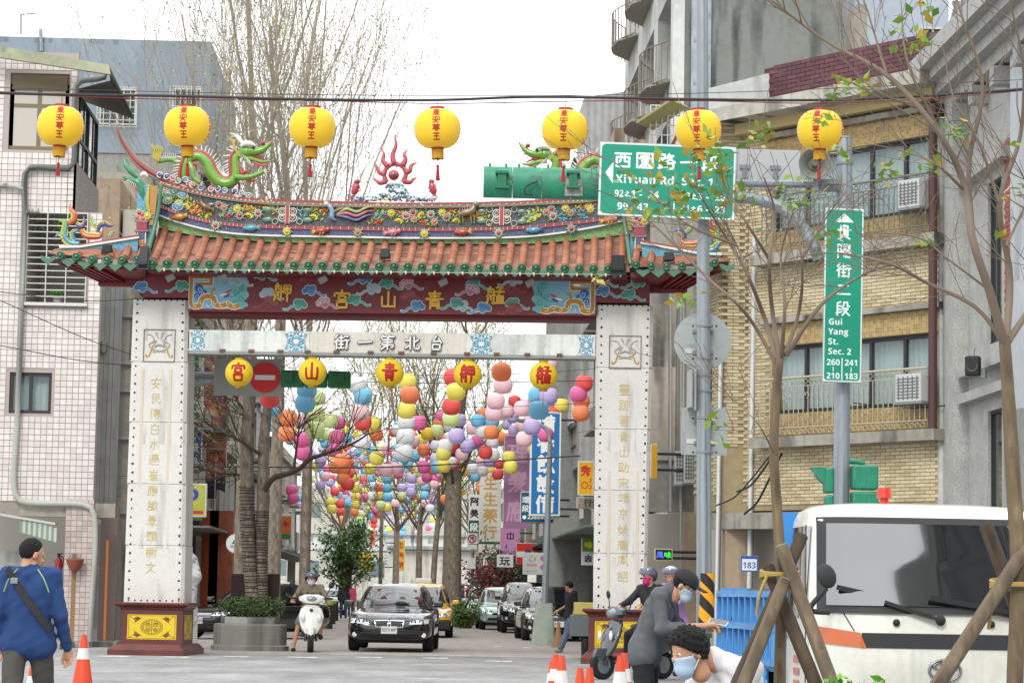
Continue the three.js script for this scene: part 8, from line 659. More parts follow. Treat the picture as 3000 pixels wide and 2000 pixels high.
// ---------- people ----------
function nets(lo, hi, cell, f) { // smooth skin of a distance field (surface nets)
  const n = [0,1,2].map((i) => Math.ceil((hi[i] - lo[i]) / cell) + 1), [X, Y, Z] = n, F = new Float32Array(X * Y * Z), id = new Int32Array(X * Y * Z).fill(-1), P = [], I = [], at3 = (i, j, k) => i + X * (j + Y * k);
  for (let k = 0; k < Z; k++) for (let j = 0; j < Y; j++) for (let i = 0; i < X; i++) F[at3(i, j, k)] = f(lo[0] + i * cell, lo[1] + j * cell, lo[2] + k * cell);
  for (let k = 0; k < Z - 1; k++) for (let j = 0; j < Y - 1; j++) for (let i = 0; i < X - 1; i++) { let m = 0, s = [0,0,0]; const c = []; for (let q = 0; q < 8; q++) c.push(F[at3(i + (q & 1), j + ((q >> 1) & 1), k + (q >> 2))]); for (let q = 0; q < 8; q++) for (const b of [1,2,4]) if (!(q & b)) { const a = c[q], d = c[q | b]; if (a < 0 !== d < 0) { const t = a / (a - d); m++; s[0] += (q & 1) + (b === 1 ? t : 0); s[1] += ((q >> 1) & 1) + (b === 2 ? t : 0); s[2] += (q >> 2) + (b === 4 ? t : 0); } } if (m) { id[at3(i, j, k)] = P.length / 3; P.push(lo[0] + (i + s[0] / m) * cell, lo[1] + (j + s[1] / m) * cell, lo[2] + (k + s[2] / m) * cell); } }
  for (let k = 1; k < Z - 1; k++) for (let j = 1; j < Y - 1; j++) for (let i = 1; i < X - 1; i++) { const a = F[at3(i, j, k)]; for (const [dx, dy, dz, u, v] of [[1,0,0, [0,1,0],[0,0,1]],[0,1,0, [0,0,1],[1,0,0]],[0,0,1, [1,0,0],[0,1,0]]]) { const b = F[at3(i + dx, j + dy, k + dz)]; if (a < 0 === b < 0) continue; const q = [[0,0],[1,0],[1,1],[0,1]].map(([s, t]) => id[at3(i - s * u[0] - t * v[0], j - s * u[1] - t * v[1], k - s * u[2] - t * v[2])]); if (q.some((x) => x < 0)) continue; a < 0 ? I.push(q[0], q[2], q[1], q[0], q[3], q[2]) : I.push(q[0], q[1], q[2], q[0], q[2], q[3]); } }
  if (!P.length) return null; const g = geom(P, I); g.computeVertexNormals(); return g;
}
const capD = (x, y, z, c) => { const [a, b, ra, rb] = c, dx = b[0] - a[0], dy = b[1] - a[1], dz = b[2] - a[2], L = dx * dx + dy * dy + dz * dz || 1e-9, h = clamp(((x - a[0]) * dx + (y - a[1]) * dy + (z - a[2]) * dz) / L, 0,1); return Math.hypot(x - a[0] - h * dx, y - a[1] - h * dy, z - a[2] - h * dz) - lerp(ra, rb, h); };
const field = (caps, k = .03, grow = 0, wr = 0) => (x, y, z) => { let d = 9; for (const c of caps) { const e = capD(x, y, z, c); const h = clamp(.5 + .5 * (d - e) / k, 0,1); d = d > 8 ? e : lerp(d, e, h) - k * h * (1 - h); } return d - grow - (wr ? wr * Math.sin(x * 38 + y * 26 + Math.sin(y * 19 + z * 31) * 2.2) * Math.sin(z * 33 - y * 17) : 0); };
const skinOf = (caps, cell, k, grow, wr) => { const lo = [9,9,9], hi = [-9,-9,-9]; for (const [a, b, r, s] of caps) for (let i = 0; i < 3; i++) { const R = Math.max(r, s) + (grow ?? 0) + .03 + cell; lo[i] = Math.min(lo[i], a[i] - R, b[i] - R); hi[i] = Math.max(hi[i], a[i] + R, b[i] + R); } return nets(lo, hi, cell, field(caps, k, grow, wr)); };
const mix = (a, b, t) => a.map((v, i) => lerp(v, b[i], t)), off = (a, x, y, z) => [a[0] + x, a[1] + y, a[2] + z];
const M_SKIN = phys('#b98a6c', .55, { sheen: .2 }), M_HAIR = mat('#060505', .9);
// J: joints in metres, the person faces +z before turning; o: clothing
function person(label, J, o) {
  const g = thing('person', label, 'person'), c = o.cell ?? .013, { pel, chest, sl, sr, el, er, wl, wr, kl, kr, al, ar, head } = J, dir = o.face ?? [0,0,1], hl = off(pel, -.1,-.02,0), hr = off(pel, .1,-.02,0), nk = mix(off(chest, 0,.2,0), head, o.collar ?? .25), hips = [[hl, hr, .1,.1]];
  const torso = [[off(pel, -.06,.02,0), mix(chest, sl, .45), .088,.1],[off(pel, .06,.02,0), mix(chest, sr, .45), .088,.1],[pel, chest, .1,.115],[sl, sr, .055,.055],[mix(sl, sr, .5), head, .055,.05]], arm = (s, e, w) => [[s, e, .052,.04],[e, w, .041,.027]], leg = (h, k, a) => [[h, k, .088,.058],[k, a, .055,.036]];
  const fd = o.foot ?? dir, foot = (a) => [[off(a, 0,-.045,0), off(a, fd[0] * .16,-.06, fd[2] * .16), .04,.032]], body = [...torso, ...arm(sl, el, wl), ...arm(sr, er, wr), ...hips, ...leg(hl, kl, al), ...leg(hr, kr, ar), ...foot(al), ...foot(ar)];
  // head in its own finer grid, hands likewise, joined to the body mesh
  const ry = Math.atan2(dir[0], dir[2]), E = new THREE.Matrix4().compose(V3(...head), new THREE.Quaternion().setFromEuler(new THREE.Euler(-Math.asin(clamp(dir[1] ?? 0,-1,1)), ry, o.tilt ?? 0, 'YXZ')), V3(1,1,1)), hc = o.hcell ?? .007, H = [[[0,.03,-.015],[0,.035,-.01], .088,.088],[[0,.0,.01],[0,-.07,.045], .075,.045],[[0,.015,.082],[0,-.012,.1], .009,.012],[[-.08,.0,-.005],[-.084,-.025,-.01], .018,.014],[[.08,.0,-.005],[.084,-.025,-.01], .018,.014],[[-.03,-.052,.083],[.03,-.052,.083], .012,.012],[[0,-.04,-.02],[0,-.13,-.03], .055,.055]];
  const parts = [skinOf(body, c, .035), skinOf(H, hc, .02).applyMatrix4(E)]; const hand = (w, e, hold) => { const d = V3(...w).sub(V3(...e)).normalize(), sd = V3(-d.z, 0, d.x).normalize().lengthSq() ? V3(-d.z, .2, d.x).normalize() : V3(1,0,0), b = d.clone().cross(sd).normalize(), at2 = (f, s, n) => off(w, d.x * f + sd.x * s + b.x * n, d.y * f + sd.y * s + b.y * n, d.z * f + sd.z * s + b.z * n), L = [[at2(0,0,0), at2(.08,0,0), .026,.03],[at2(.02,.02,0), at2(.075,.022,0), .018,.018],[at2(.02,-.02,0), at2(.075,-.022,0), .018,.018]]; [[-.032,.06],[-.011,.075],[.011,.07],[.032,.052]].forEach(([s, l]) => { const q = hold ? .045 : .018; L.push([at2(.085, s, 0), at2(.085 + l * .5, s, q * .6), .0095,.009],[at2(.085 + l * .5, s, q * .6), at2(.085 + l * (hold ? .55 : .95), s, q * 1.5), .009,.008]); }); L.push([at2(.025,-.03,.005), at2(.06,-.055,.02), .012,.01],[at2(.06,-.055,.02), at2(.09,-.055,.035), .01,.009]); return skinOf(L, o.hand ?? .006,.012); }; if (o.hand !== 0) parts.push(hand(wl, el, o.hold), hand(wr, er, o.hold)); add(g, 'body', merge(parts.filter(Boolean)), M_SKIN);
  const sl2 = o.sleeve ?? .97, sleeve = (s, e, w) => (sl2 > .5 ? [[s, e, .06,.05],[e, mix(e, w, (sl2 - .5) * 2), .05,.04]] : [[s, mix(s, e, sl2 * 2), .062,.06]]); add(g, 'shirt', skinOf([...torso.slice(0,4).map(([a, b, r, q]) => [a, b, r + .012, q + .012]), [mix(sl, sr, .5), nk, .075,.06], ...(o.tuck ? [] : [[off(hl, .0,-.035,0), off(hr, .0,-.035,0), .122,.122],[off(hl, .012,.05,0), off(hr, -.012,.05,0), .108,.108]]), ...sleeve(sl, el, wl), ...sleeve(sr, er, wr)], c, .035,.004,.005), o.shirt);
  const lt = o.legs ?? 1, tr = (h, k, a) => (lt > .6 ? [[h, k, .1,.075],[k, mix(k, a, .95), .075,.062]] : [[h, mix(h, k, .95), .105,.09]]); add(g, 'trousers', skinOf([...hips.map(([a, b]) => [off(a, 0,-.05,0), off(b, 0,-.05,0), .1,.1]), ...tr(hl, kl, al), ...tr(hr, kr, ar)], c, .03,.002,.005), o.pants); add(g, 'shoe', skinOf(foot(al), c, .02,.012), o.shoe ?? M.dark); add(g, 'shoe', skinOf(foot(ar), c, .02,.012), o.shoe ?? M.dark);
  const hf = field(H.slice(0,2), .02, o.curl ? .022 : .007), hair = nets([-.13,-.12,-.14],[.13,.16,.12], .007, (x, y, z) => Math.max(hf(x, y, z) - (o.curl ? .013 : .0035) * Math.sin(x * 140 + y * 40) * Math.sin(y * 120 + z * 50) * Math.sin(z * 130 + x * 30), z * .95 - y * .9 - (o.bald ? -.004 : .012), -y - (o.long ?? .055) - (z < 0 ? .02 : 0))); if (!o.helmet) add(g, 'hair', hair.applyMatrix4(E), M_HAIR); const eye = (m, n, z, r) => add(g, n, [-1,1].map((s) => ball(r, s * .033,.012, z, 7,5)), m).applyMatrix4(E); eye(M.white2, 'eye', .071,.011); eye(M.black, 'pupil', .0775,.006);
  const mf = field(H.slice(0,2), .02,.02); if (o.mask) { add(g, 'mask', nets([-.1,-.14,-.02],[.1,.03,.14], .008, (x, y, z) => Math.max(mf(x, y, z), y + .012 - z * .1, -z + .005 + Math.abs(y + .05) * .5)).applyMatrix4(E), mat(o.mask, .8)); add(g, 'mask_strap', [-1,1].flatMap((s) => [rod([s * .074,-.02,.03],[s * .088,.012,-.005], .003), rod([s * .066,-.085,.03],[s * .088,-.03,-.012], .003)]), M.white2).applyMatrix4(E); }
  if (o.helmet) { add(g, 'helmet', [nets([-.17,-.14,-.18],[.17,.19,.17], .01, (x, y, z) => Math.max(Math.hypot(x, y - .025, z + .01) - .135, z * .9 - y - .0, -y - .07))], phys(o.helmet, .25, { clearcoat: 1 })).applyMatrix4(E); add(g, 'visor', lathe([[.142,0],[.143,.04],[.135,.08]], 20).rotateX(-.25).translate(0,.03,.012), phys('#8a92a8', .1, { transmission: .6, thickness: 0 })).applyMatrix4(E); } if (o.glasses) add(g, 'glasses', [-1,1].map((s) => new THREE.TorusGeometry(.026,.003,4,14).translate(s * .034,.01,.1)).concat([box(.016,.004,.004,0,.014,.104)]), M.black).applyMatrix4(E); if (o.cap) add(g, 'cap', [nets([-.14,-.05,-.16],[.14,.17,.14], .01, (x, y, z) => Math.max(Math.hypot(x * .98, (y - .03) * .95, z * .9 + .01) - .108, -y + .03 - z * .12)), rbox(.16,.012,.12,.006,0,.045,.13)], o.cap).applyMatrix4(E); g.userData.E = E; return g;
}
const stand = (w = 0) => ({ pel: [0,.92,0], chest: [0,1.22,0], sl: [-.19,1.4,0], sr: [.19,1.4,0], el: [-.25,1.12,-.03], er: [.25,1.12,-.03], wl: [-.25,.88,.06], wr: [.25,.88,.06], kl: [-.1,.5,.03 + w], kr: [.1,.5,.03 - w], al: [-.11,.1, w * 1.6], ar: [.11,.1, -w * 1.6], head: [0,1.58,.02] });
const cloth = (c, r = .85) => mat(c, r, { bumpMap: fineBump, bumpScale: .003 });
{ // man in blue walking away with a bottle; +z of his frame is his walking direction
  const J = stand(.12); Object.assign(J, { wl: [-.29,.84,.1], el: [-.25,1.1,0], er: [.24,1.12,-.04], wr: [.24,.86,.02], sl: [-.18,1.41,0], sr: [.18,1.41,0] }); const g = person('man in a blue long-sleeved top with a cross-body bag walking towards the gate', J, { shirt: cloth('#173768'), pants: cloth('#46443f'), face: [-.8,-.05,.6], bald: 1, hold: 1, foot: [0,0,1] }); const b = []; for (let i = 0; i < 9; i++) { const t = i / 8; b.push([lerp(.16,-.2, t), lerp(1.46,.98, t), -.125 - .045 * Math.sin(t * 3.1)]); } const sp = []; for (let i = 0; i < 8; i++) sp.push(bar(b[i], b[i + 1], .014,.055)); add(g, 'bag_strap', sp, M.black); add(g, 'strap_buckle', rbox(.06,.05,.02,.008,.09,1.365,-.165), M.steel); for (const s of [-1,1]) add(g, 'seam_piping', tube([[s * .08,1.46,-.105],[s * .14,1.38,-.135],[s * .18,1.28,-.125]], .005,5), mat('#8fb06a', .8)); delete g.userData.E; const p = at(92,1600,19.4); g.position.set(p.x, 0, p.z); g.scale.setScalar(.945); g.rotation.y = Math.PI - .1; const q = V3(-.3,.76,.13).applyEuler(g.rotation).add(g.position), bo = thing('water_bottle', 'clear plastic bottle held in the hand of the man in blue', 'bottle'); add(bo, 'bottle', lathe([[.001,0],[.032,0],[.033,.12],[.015,.17],[.013,.19]], 14), phys('#ffffff', .05, { transmission: 1, thickness: 0 })); add(bo, 'cap', cyl(.015,.015,.015,0,.195,0), M.white2); bo.position.set(q.x, q.y - .1, q.z); bo.rotation.z = .2; }
{ // scooter rider in front of the planter
  const J = { pel: [0,.86,-.42], chest: [0,1.14,-.36], sl: [-.2,1.33,-.34], sr: [.2,1.33,-.34], el: [-.34,1.1,-.2], er: [.34,1.1,-.2], wl: [-.37,1.06,.14], wr: [.37,1.06,.14], kl: [-.24,.58,.06], kr: [.22,.66,.1], al: [-.34,.08,.02], ar: [.22,.36,.16], head: [0,1.5,-.28] }; const g = person('scooter rider in a khaki hoodie with black helmet and white mask', J, { shirt: cloth('#7d7160'), pants: cloth('#5f6468'), legs: .4, helmet: '#15161a', mask: '#c9c2d4', glasses: 1, sleeve: .95, cell: .016, shoe: M.rubber }); add(g, 'chest_print', [['C', -.07],['A', .03]].map(([, x], i) => new THREE.TorusGeometry(.04,.012,4,14, i ? 6.3 : 4.7).rotateZ(.8).translate(x, 1.18,-.19)), M.dark); delete g.userData.E; const p = gnd(903,1911); g.position.set(p.x, 0, p.z - .62); g.rotation.y = .04; }
{ const J = stand(); Object.assign(J, { wl: [-.3,1.0,.18], kr: [.1,.5,.12], ar: [.08,.1,.3], head: [.02,1.56,.06], al: [-.1,.1,.2] }); const g = person('man in a black shirt and jeans leaning on the cart by the column', J, { shirt: cloth('#1c1c1e'), pants: cloth('#5f7186'), sleeve: .4, cell: .018, hand: .009, hcell: .01, face: [-.5,-.2,.4], shoe: cloth('#8a8a84') }); delete g.userData.E; const p = gnd(1672,1913); g.position.set(p.x, 0, p.z - .2); g.rotation.y = -1.2; g.scale.setScalar(.93); }
{ // man in grey with cap and phone, bending over it
  const J = { pel: [0,.93,0], chest: [0,1.2,.1], sl: [-.2,1.37,.16], sr: [.2,1.37,.16], el: [-.26,1.1,.2], er: [.26,1.1,.2], wl: [-.08,1.13,.52], wr: [.1,1.13,.52], kl: [-.12,.5,.04], kr: [.12,.5,.0], al: [-.13,.1,0], ar: [.13,.1,-.02], head: [0,1.46,.33] }; const g = person('man in a dark grey shirt and black cap looking down at a phone', J, { shirt: cloth('#55565a'), pants: cloth('#17181c'), face: [0,-.5,.8], cap: cloth('#1e1e20'), hold: 1, sleeve: .75, mask: '#b9c4d0', collar: .5 }); delete g.userData.E; const p = at(1945,1720,19.8); g.position.set(p.x - .14,0, p.z); g.rotation.y = 1.25; g.scale.setScalar(.92); const q = V3(.02,1.07,.57).applyEuler(g.rotation).add(g.position), ph = thing('mobile_phone', 'white mobile phone held by the man in grey', 'phone'); add(ph, 'case', rbox(.075,.012,.15,.006), M.white2); add(ph, 'screen', box(.066,.002,.135,0,.007,0), M.darkGlass); ph.position.copy(q); ph.rotation.set(.5,1.2,0); }
{ // crouching man in white
  const J = { pel: [0,.42,-.1], chest: [0,.68,-.04], sl: [-.2,.85,.02], sr: [.2,.85,.02], el: [-.27,.56,.2], er: [.27,.56,.2], wl: [-.14,.42,.42], wr: [.14,.42,.42], kl: [-.16,.5,.34], kr: [.16,.5,.34], al: [-.14,.1,.1], ar: [.14,.1,.1], head: [0,.94,.28] }; const g = person('crouching man in a white shirt with a pale blue face mask', J, { shirt: cloth('#d2d0d4'), pants: cloth('#2a2c34'), face: [-.1,-.35,.9], curl: 1, collar: .5, mask: '#a9c0d6', sleeve: .6, hcell: .006 }); delete g.userData.E; const p = at(2145,1900,14); g.position.set(p.x, .02, p.z); g.rotation.y = -1.1; }
{ // two riders on the dark scooter
  const J = { pel: [0,.84,-.2], chest: [0,1.12,-.14], sl: [-.19,1.32,-.12], sr: [.19,1.32,-.12], el: [-.3,1.12,.04], er: [.3,1.12,.04], wl: [-.3,1.05,.26], wr: [.3,1.05,.26], kl: [-.2,.6,.16], kr: [.2,.6,.16], al: [-.3,.08,.1], ar: [.3,.08,.1], head: [0,1.5,-.06] }; const q = scene.children.find((c) => c.name === 'silver_scooter'); for (const [i, l, o] of [[0, 'scooter driver in a black jacket with pink mask and open helmet', { shirt: cloth('#1d1d21'), pants: cloth('#222226'), helmet: '#2a2b30', mask: '#b81f6a', glasses: 1, face: [-.35,-.05,1] }],[1, 'pillion rider in a lilac rain jacket and white helmet', { shirt: cloth('#a97fb4'), pants: cloth('#3a3a44'), helmet: '#d6d6d2', face: [.3,-.1,1] }]]) { const g = person(l, J, { cell: .016,...o, hcell: .009, hand: .009 }); delete g.userData.E; const d = V3(i ? .1 : 0, i ? .08 : .06, i ? -.6 : -.24).applyEuler(q.rotation); g.position.copy(q.position).add(d); g.rotation.y = q.rotation.y + .2; } }
[[1005,1812, '#20242c', '#2f3a55', Math.PI, 'walker in a dark jacket and jeans seen from behind'],[1026,1806, '#b03a5c', '#3a3a44', .2, 'walker in a pink top coming down the street'],[1042,1800, '#c2beb4', '#55504a', 0, 'walker in a pale top with a mask down the street'],[1352,1818, '#6a5a72', '#2a2a32', 1.4, 'person in a patterned top beside the red motorbike'],[1372,1820, '#24262a', '#3f506a', -1.2, 'person in black with a white helmet by the lamp post']].forEach(([x, y, a, b, r, l], i) => { const g = person(l, stand(.08 * (i % 3)), { shirt: cloth(a), pants: cloth(b), cell: .028, hcell: .016, hand: 0, mask: i === 2 ? '#c0c4c4' : undefined, helmet: i === 4 ? '#cfd0d0' : i === 3 ? '#2a2a2e' : undefined }); delete g.userData.E; const p = gnd(x, y); g.position.set(p.x, 0, p.z); g.rotation.y = r; });
{ // white statue behind the column
  const g = thing('white_statue', 'white robed statue standing behind the pale stone column', 'statue'), Z = 58, a = at(556,1570, Z), w = mat('#c2c4c6', .6), c = [[[0,.12,0],[0,.75,0], .26,.19],[[0,.75,0],[0,1.15,0], .17,.16],[[0,1.2,0],[0,1.24,0], .17,.14],[[.16,1.15,0],[.14,.85,.16], .085,.1],[[-.16,1.15,0],[-.12,.85,.16], .085,.1],[[.12,.86,.16],[.12,.5,.12], .08,.05]]; add(g, 'robe', skinOf(c, .02,.06,0,.014), w); add(g, 'head', skinOf([[[0,1.45,.02],[0,1.5,0], .095,.1],[[0,1.38,.08],[0,1.2,.12], .06,.03],[[0,1.3,0],[0,1.4,0], .07,.07]], .015,.03), w); add(g, 'crown', [cyl(.1,.11,.09,0,1.6,0), ...[...Array(6)].map((_, i) => ball(.03, Math.cos(i) * .09,1.66, Math.sin(i) * .09,6,5))], w); add(g, 'pedestal', rbox(.4,.55,.4,.02,0,-.16,0), mat('#b5b7b6', .7)); g.position.set(a.x - .1,.43, -Z); g.scale.setScalar(1.28); g.rotation.y = .5; }
// ---------- foreground trees with stakes, cones, small things ----------
function frontTree(label, Z, trunk, limbs, leafAt, seed, stakes, tie) {
  const g = thing('staked_tree', label, 'tree', 'young staked trees by the truck'), rr = rng(seed), P = (x, y, d = 0) => at(x, y, Z + d), S = { w: [], l: [] }, b = P(trunk[0][0], 1900); add(g, 'trunk', wuv(taperTube([[b.x, 0, b.z], ...trunk.map(([x, y]) => P(x, y))], trunk[0][2], 10,30)), mat('#ffffff', .9, { map: barkTex, color: new THREE.Color('#d2c6b0') })); const o = { ...TO, up: .05, ang: .6, jit: .35, rmin: .0018, rf: .5, fill: .55, k: .8 };
  for (const [pts, r] of limbs) { const C = pts.map(([x, y], i) => P(x, y, (rr() - .5) * .5 * Math.min(1, i))); S.w.push(taperTube(C, [r, r * .75, r * .5, r * .2], 7,24)); const cv = new THREE.CatmullRomCurve3(C); for (let i = 0; i < 9; i++) { const t = .2 + rr() * .78, d = cv.getTangentAt(t), ax = V3(rr() - .5, rr() - .5, rr() - .5).cross(d).normalize(); grow(S, cv.getPointAt(t), d.applyAxisAngle(ax, .6), .22 + rr() * .3, r * .2,2,3, o, rr); } } add(g, 'branches', merge(S.w), mat('#75675a', .9)); const L = leafAt.flatMap(([x, y]) => [...Array(5)].map(() => P(x + (rr() - .5) * 50, y + (rr() - .5) * 40, (rr() - .5) * .25))); crown(g, L, leafAt.length * 9,.062, ['#5f8a2c', '#86a03a', '#b89a30', '#7a9a34'], rr, .07);
  stakes.forEach(([x0, y0, x1, y1, d0, d1, c]) => { const s = thing('wooden_stake', (c ? 'dark' : 'pale') + ' weathered log propping the ' + (seed === 71 ? 'slim' : 'forked') + ' young tree, leaning ' + (x0 < x1 ? 'towards the truck' : 'towards the street'), 'stake', 'logs propping the young trees'); const a = P(x0, y0, d0), e = P(x1, y1, d1), k = a.y > .05 ? (a.y + .05) / (e.y - a.y) : 0, f = a.clone().add(a.clone().sub(e).multiplyScalar(k)); add(s, 'log', wuv(rod(f, e, .04,.035,10)), mat('#ffffff', .95, { map: barkTex, color: new THREE.Color(c ? '#8f857a' : '#cfc6ba') })); add(s, 'cut_end', rod(e, e.clone().add(e.clone().sub(f).normalize().multiplyScalar(.006)), .034,.031,10), mat(c ? '#4a3c30' : '#8a7a62', .9)); rebase(s); });
  const q = P(...tie), rp = thing('rope_tie', 'straw rope binding stakes to the ' + (seed === 71 ? 'slim' : 'forked') + ' young tree', 'rope', 'ropes on the staked trees'); for (let i = 0; i < 3; i++) add(rp, 'rope_turn', new THREE.TorusGeometry(.1,.009,6,20).scale(1,.7,1).rotateX(Math.PI / 2 + .15 * (i - 1)).translate(q.x, q.y + i * .014, q.z), mat('#a08a4c', .9)); add(rp, 'loose_end', tube([[q.x - .08, q.y, q.z + .08],[q.x - .12, q.y - .1, q.z + .1],[q.x - .13, q.y - .2, q.z + .08]], .009,5), mat('#a08a4c', .9)); rebase(rp);
}
frontTree('slim pale-barked young tree with bare twigs in front of the truck door', 13.4, [[2285,2000, [.034,.033,.031,.029,.026,.022]],[2290,1700],[2278,1500],[2268,1330],[2272,1200],[2285,1050]],[[[[2280,1060],[2240,930],[2190,800],[2160,720],[2120,640]], .016],[[[2285,1050],[2262,900],[2255,760],[2270,620],[2240,520]], .014],[[[2290,1045],[2300,900],[2290,740],[2330,600]], .012],[[[2300,1040],[2340,920],[2350,760],[2310,560]], .012],[[[2305,1040],[2400,900],[2520,810],[2620,770]], .014],[[[2270,1060],[2215,960],[2150,880],[2080,820],[1960,700],[1830,590],[1700,540]], .011],[[[2190,800],[2130,700],[2050,560],[2010,430]], .009],[[[2255,760],[2180,640],[2110,520],[2060,440]], .009],[[[2160,720],[2020,660],[1900,560],[1790,470],[1660,440]], .008],[[[2350,760],[2420,640],[2480,560]], .008],[[[2270,1330],[2220,1240],[2150,1170]], .006]],[[1930,470],[1945,520],[1965,560],[1990,600],[2060,450],[2085,480],[2110,500],[2120,460],[2040,520],[2030,560],[1870,580],[1900,620],[2140,520],[2070,420],[1830,530],[2010,640],[2150,560],[2230,380],[2250,400],[2300,560],[2330,590],[2380,580],[2260,660],[2420,720],[2440,690],[2360,520],[2170,590],[2110,580],[2220,440],[2110,1280],[2480,450],[2080,1240],[1740,815],[2010,880]], 71, [[2140,2050,2350,1570,-.15,.1,1],[2410,2050,2250,1660,-.2,.05,1],[2445,2020,2290,1600,-.3,-.1,0],[2165,2040,2300,1700,-.35,-.15,0]],[2285,1690]);
frontTree('taller young tree with forked bare branches at the picture edge', 12.2, [[2975,2000, [.042,.042,.04,.038,.035,.028]],[2985,1700],[2970,1400],[2958,1200],[2945,1000]],[[[[2945,1010],[2900,850],[2850,700],[2830,550],[2760,400],[2600,220],[2420,120],[2260,0]], .024],[[[2850,700],[2840,480],[2880,250],[2820,50],[2780,-80]], .016],[[[2950,990],[2960,800],[2930,600],[2990,400],[3000,200],[2960,0]], .02],[[[2955,1000],[3040,860],[3060,700],[2990,560]], .018],[[[2830,560],[2740,480],[2640,440],[2540,420]], .009],[[[2945,1010],[2860,900],[2720,830],[2600,770],[2420,740],[2300,760]], .012],[[[2900,850],[2780,760],[2700,700],[2560,680]], .007],[[[2760,400],[2660,180],[2640,0]], .01],[[[2700,320],[2560,260],[2460,160]], .008],[[[2930,600],[2870,420],[2800,300],[2760,120]], .009],[[[2950,720],[3010,560],[2960,440]], .008],[[[2600,220],[2560,90],[2520,-40]], .008]],[[2690,60],[2700,120],[2680,100],[2720,20],[2650,110],[2480,255],[2520,245],[2800,380],[2810,400],[2420,340],[2560,255],[2640,470],[2730,480],[2990,420],[2980,540],[2460,300],[2600,500],[2700,720],[2940,690]], 72, [[2700,2080,3010,1600,-.3,.0,0],[3080,2050,2890,1540,0,.25,1]],[2965,1720]);
{ // traffic cones
  const orange = mat('#c8401c', .55), white = mat('#c9cac6', .4), cone = thing('traffic_cone', '', 'traffic cone', 'orange traffic cones'); const R = (y) => lerp(.135,.028, y / .68), seg = (a, b, e = 0) => lathe([[R(a) + e, a],[R(b) + e, b]], 24); add(cone, 'body', [seg(.03,.68), cyl(.028,.028,.01,0,.682,0)], orange); add(cone, 'stripe', seg(.42,.54,.003), white); add(cone, 'base', rbox(.36,.035,.36,.012,0,.018,0), mat('#7a2e18', .7));
  const spots = [[245,1860,29.5, 'orange cone with a white stripe standing alone in the road behind the man in blue'],[90,1955,27, 'orange cone half hidden behind the legs of the man in blue'],[1646,1922,25, 'foremost orange cone of the cluster beside the silver scooter'],[1628,1918,25.6, 'scuffed orange cone stacked against the foremost cone'],[1618,1936,26.4, 'faded orange cone at the back of the cluster'],[1700,1958,22.5, 'low orange cone next to the scooter front wheel'],[1728,1957,22.3, 'second low orange cone next to the scooter front wheel'],[1818,1922,24.2, 'orange cone with a rope ring beside the man in grey'],[1829,1914,24.9, 'cone behind the roped one beside the man in grey']]; spots.forEach(([x, y, Z, l], i) => { const c = i ? copy(cone, l) : cone; c.userData.label = l; const p = at(x, y, Z), s = clamp(p.y / .68,.5,1.15); c.position.set(p.x, 0, -Z); c.scale.setScalar(s); c.rotation.y = i; });
  const old = copy(cone, 'old brown weathered cone beside the lamp post foot'), m = mat('#8f6a4c', .9), q = gnd(1635,1896); old.children.forEach((c) => (c.material = m)); old.position.set(q.x, 0, q.z); old.scale.setScalar(.9);
}
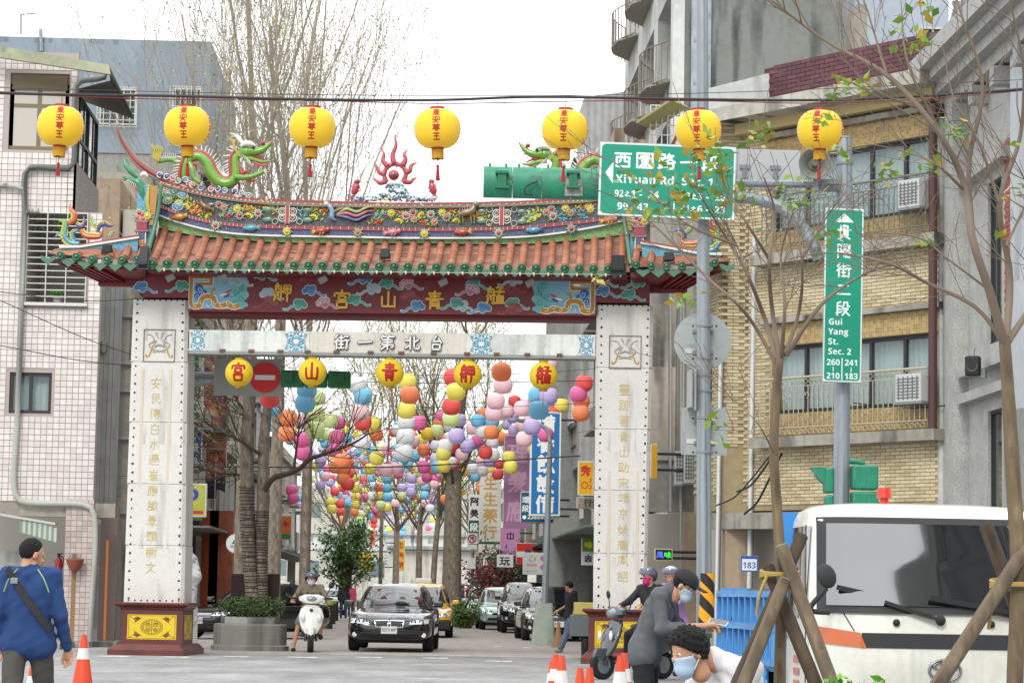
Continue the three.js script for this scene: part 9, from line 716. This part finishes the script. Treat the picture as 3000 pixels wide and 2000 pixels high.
{ // ledge with bottles, house number, boxes, drums, wires
  const w = thing('utility_cabinet', 'low grey cabinet with bottles standing on it beside the pole', 'cabinet'), p = at(2100,1895,28.5); add(w, 'body', wuv(rbox(.62, p.y - .04,.4,.02,0, (p.y - .04) / 2,0)), conc('#8a8d8a')); add(w, 'top', rbox(.68,.04,.46,.01,0, p.y - .02,0), mat('#6f7274', .7)); add(w, 'door', box(.5, p.y - .2,.01,0, (p.y - .05) / 2,.206), mat('#7d807c', .7)); w.position.set(p.x, 0,-28.7); for (const [x, c, l] of [[2078, '#ffffff', 'clear water bottle with a dark label on the cabinet'],[2108, '#7fbf3a', 'green tea bottle on the cabinet']]) { const b = thing('drink_bottle', l, 'bottle'), q = at(x, 1893,28.55); add(b, 'bottle', lathe([[.001,0],[.034,.002],[.035,.1],[.034,.16],[.014,.21],[.013,.225]], 16), c === '#ffffff' ? phys(c, .05, { transmission: 1, thickness: 0 }) : mat(c, .35)); add(b, 'label', lathe([[.0365,.1],[.0365,.15]], 16), c === '#ffffff' ? mat('#2c4038', .6) : M.white2); add(b, 'cap', cyl(.015,.015,.02,0,.235,0), c === '#ffffff' ? M.dark : M.white2); b.position.set(q.x, p.y, -28.6); }
  const n = thing('house_number_plate', 'small white and blue house number plate reading 183', 'sign'), q = at(2196,1651,46.8); board(n, 'plate', .31,.28, signMat(128,116, (x, W, H) => { x.fillStyle = '#d6dadc'; x.fillRect(0,0, W, H); x.strokeStyle = '#2452a0'; x.lineWidth = 8; x.strokeRect(4,4, W - 8, H - 8); x.fillStyle = '#2452a0'; x.fillRect(0,0, W, 22); x.font = 'bold 62px sans-serif'; x.fillText('183', 12,92,104); })); n.position.copy(q);
  [[2182,1505,2290,1330,.022],[2160,1440,2280,1310,.02],[2100,1480,2260,1330,.015],[2500,1180,2900,1160,.012]].forEach(([a, b, c, d, r], i) => solo('service_cable', 'black service cable looped along the brick building, strand ' + ['over the shop beam', 'beside the white pipe', 'below the corner pier', 'to the stone building'][i], 'cable', tube([at(a, b, 46), at((a * 2 + c) / 3, lerp(b, d, .3) + 20,45), at((a + c * 2) / 3, lerp(b, d, .7) + 22,44), at(c, d, 43)], r, 5,24), M.wire)); [[0,1012,560,1075],[0,855,480,870],[0,880,560,1090],[560,1090,1740,1115],[560,1365,1700,1335]].forEach(([a, b, c, d], i) => solo('service_cable', ['drooping grey cable in front of the tiled house', 'thin upper wire from the tiled house to the gate', 'slanting wire across the tiled house', 'wire strung between the columns above the lanterns', 'dark cable crossing among the paper lanterns'][i], 'cable', tube([at(a, b, i < 3 ? 52 : 56), at((a + c) / 2, (b + d) / 2 + 18, i < 3 ? 52 : 60), at(c, d, i < 3 ? 52 : 56)], i === 4 ? .016 : .009,4,20), M.wire)); const cb = gnd(1020,1830); for (const [x, y, k] of [[955,1842,1],[966,1828,0],[976,1818,0]]) { const b = thing('street_bollard', k ? 'squat concrete bollard with a lime green top behind the scooter' : 'concrete bollard with a lime green top farther down the kerb', 'bollard', 'bollards with green tops'), q2 = gnd(x, y); add(b, 'post', cyl(.2,.22,.8,0,.4,0,18), B.dirty); add(b, 'top', cyl(.23,.23,.08,0,.84,0,18), mat('#9cb83a', .6)); b.position.copy(q2); }
  const o = thing('opposite_building', 'tall block across the junction behind the viewer, mirrored in the truck windscreen', 'building'); add(o, 'wall', wuv(box(22,46,8,21,23,5)), conc('#5f5f5c')); for (let f = 0; f < 9; f++) for (let k = 0; k < 5; k++) add(o, 'window', box(2.4,1.8,.1,12 + k * 4,4 + f * 3.4,.97), B.paneD); const gr = thing('front_shrub', 'bright green leaf tips in front of the truck bumper', 'shrub'), rr = rng(4), sp = [...Array(26)].map(() => at(2440 + rr() * 150,2000 + rr() * 40,12.8)); add(gr, 'stems', sp.map((s) => rod([s.x, 0, s.z], s, .006,.003,4)), barkD); crown(gr, sp, 240,.05, ['#5f9a2c', '#7ab03a'], rr, .06, 'foliage');
}
renderer.render(scene, camera);
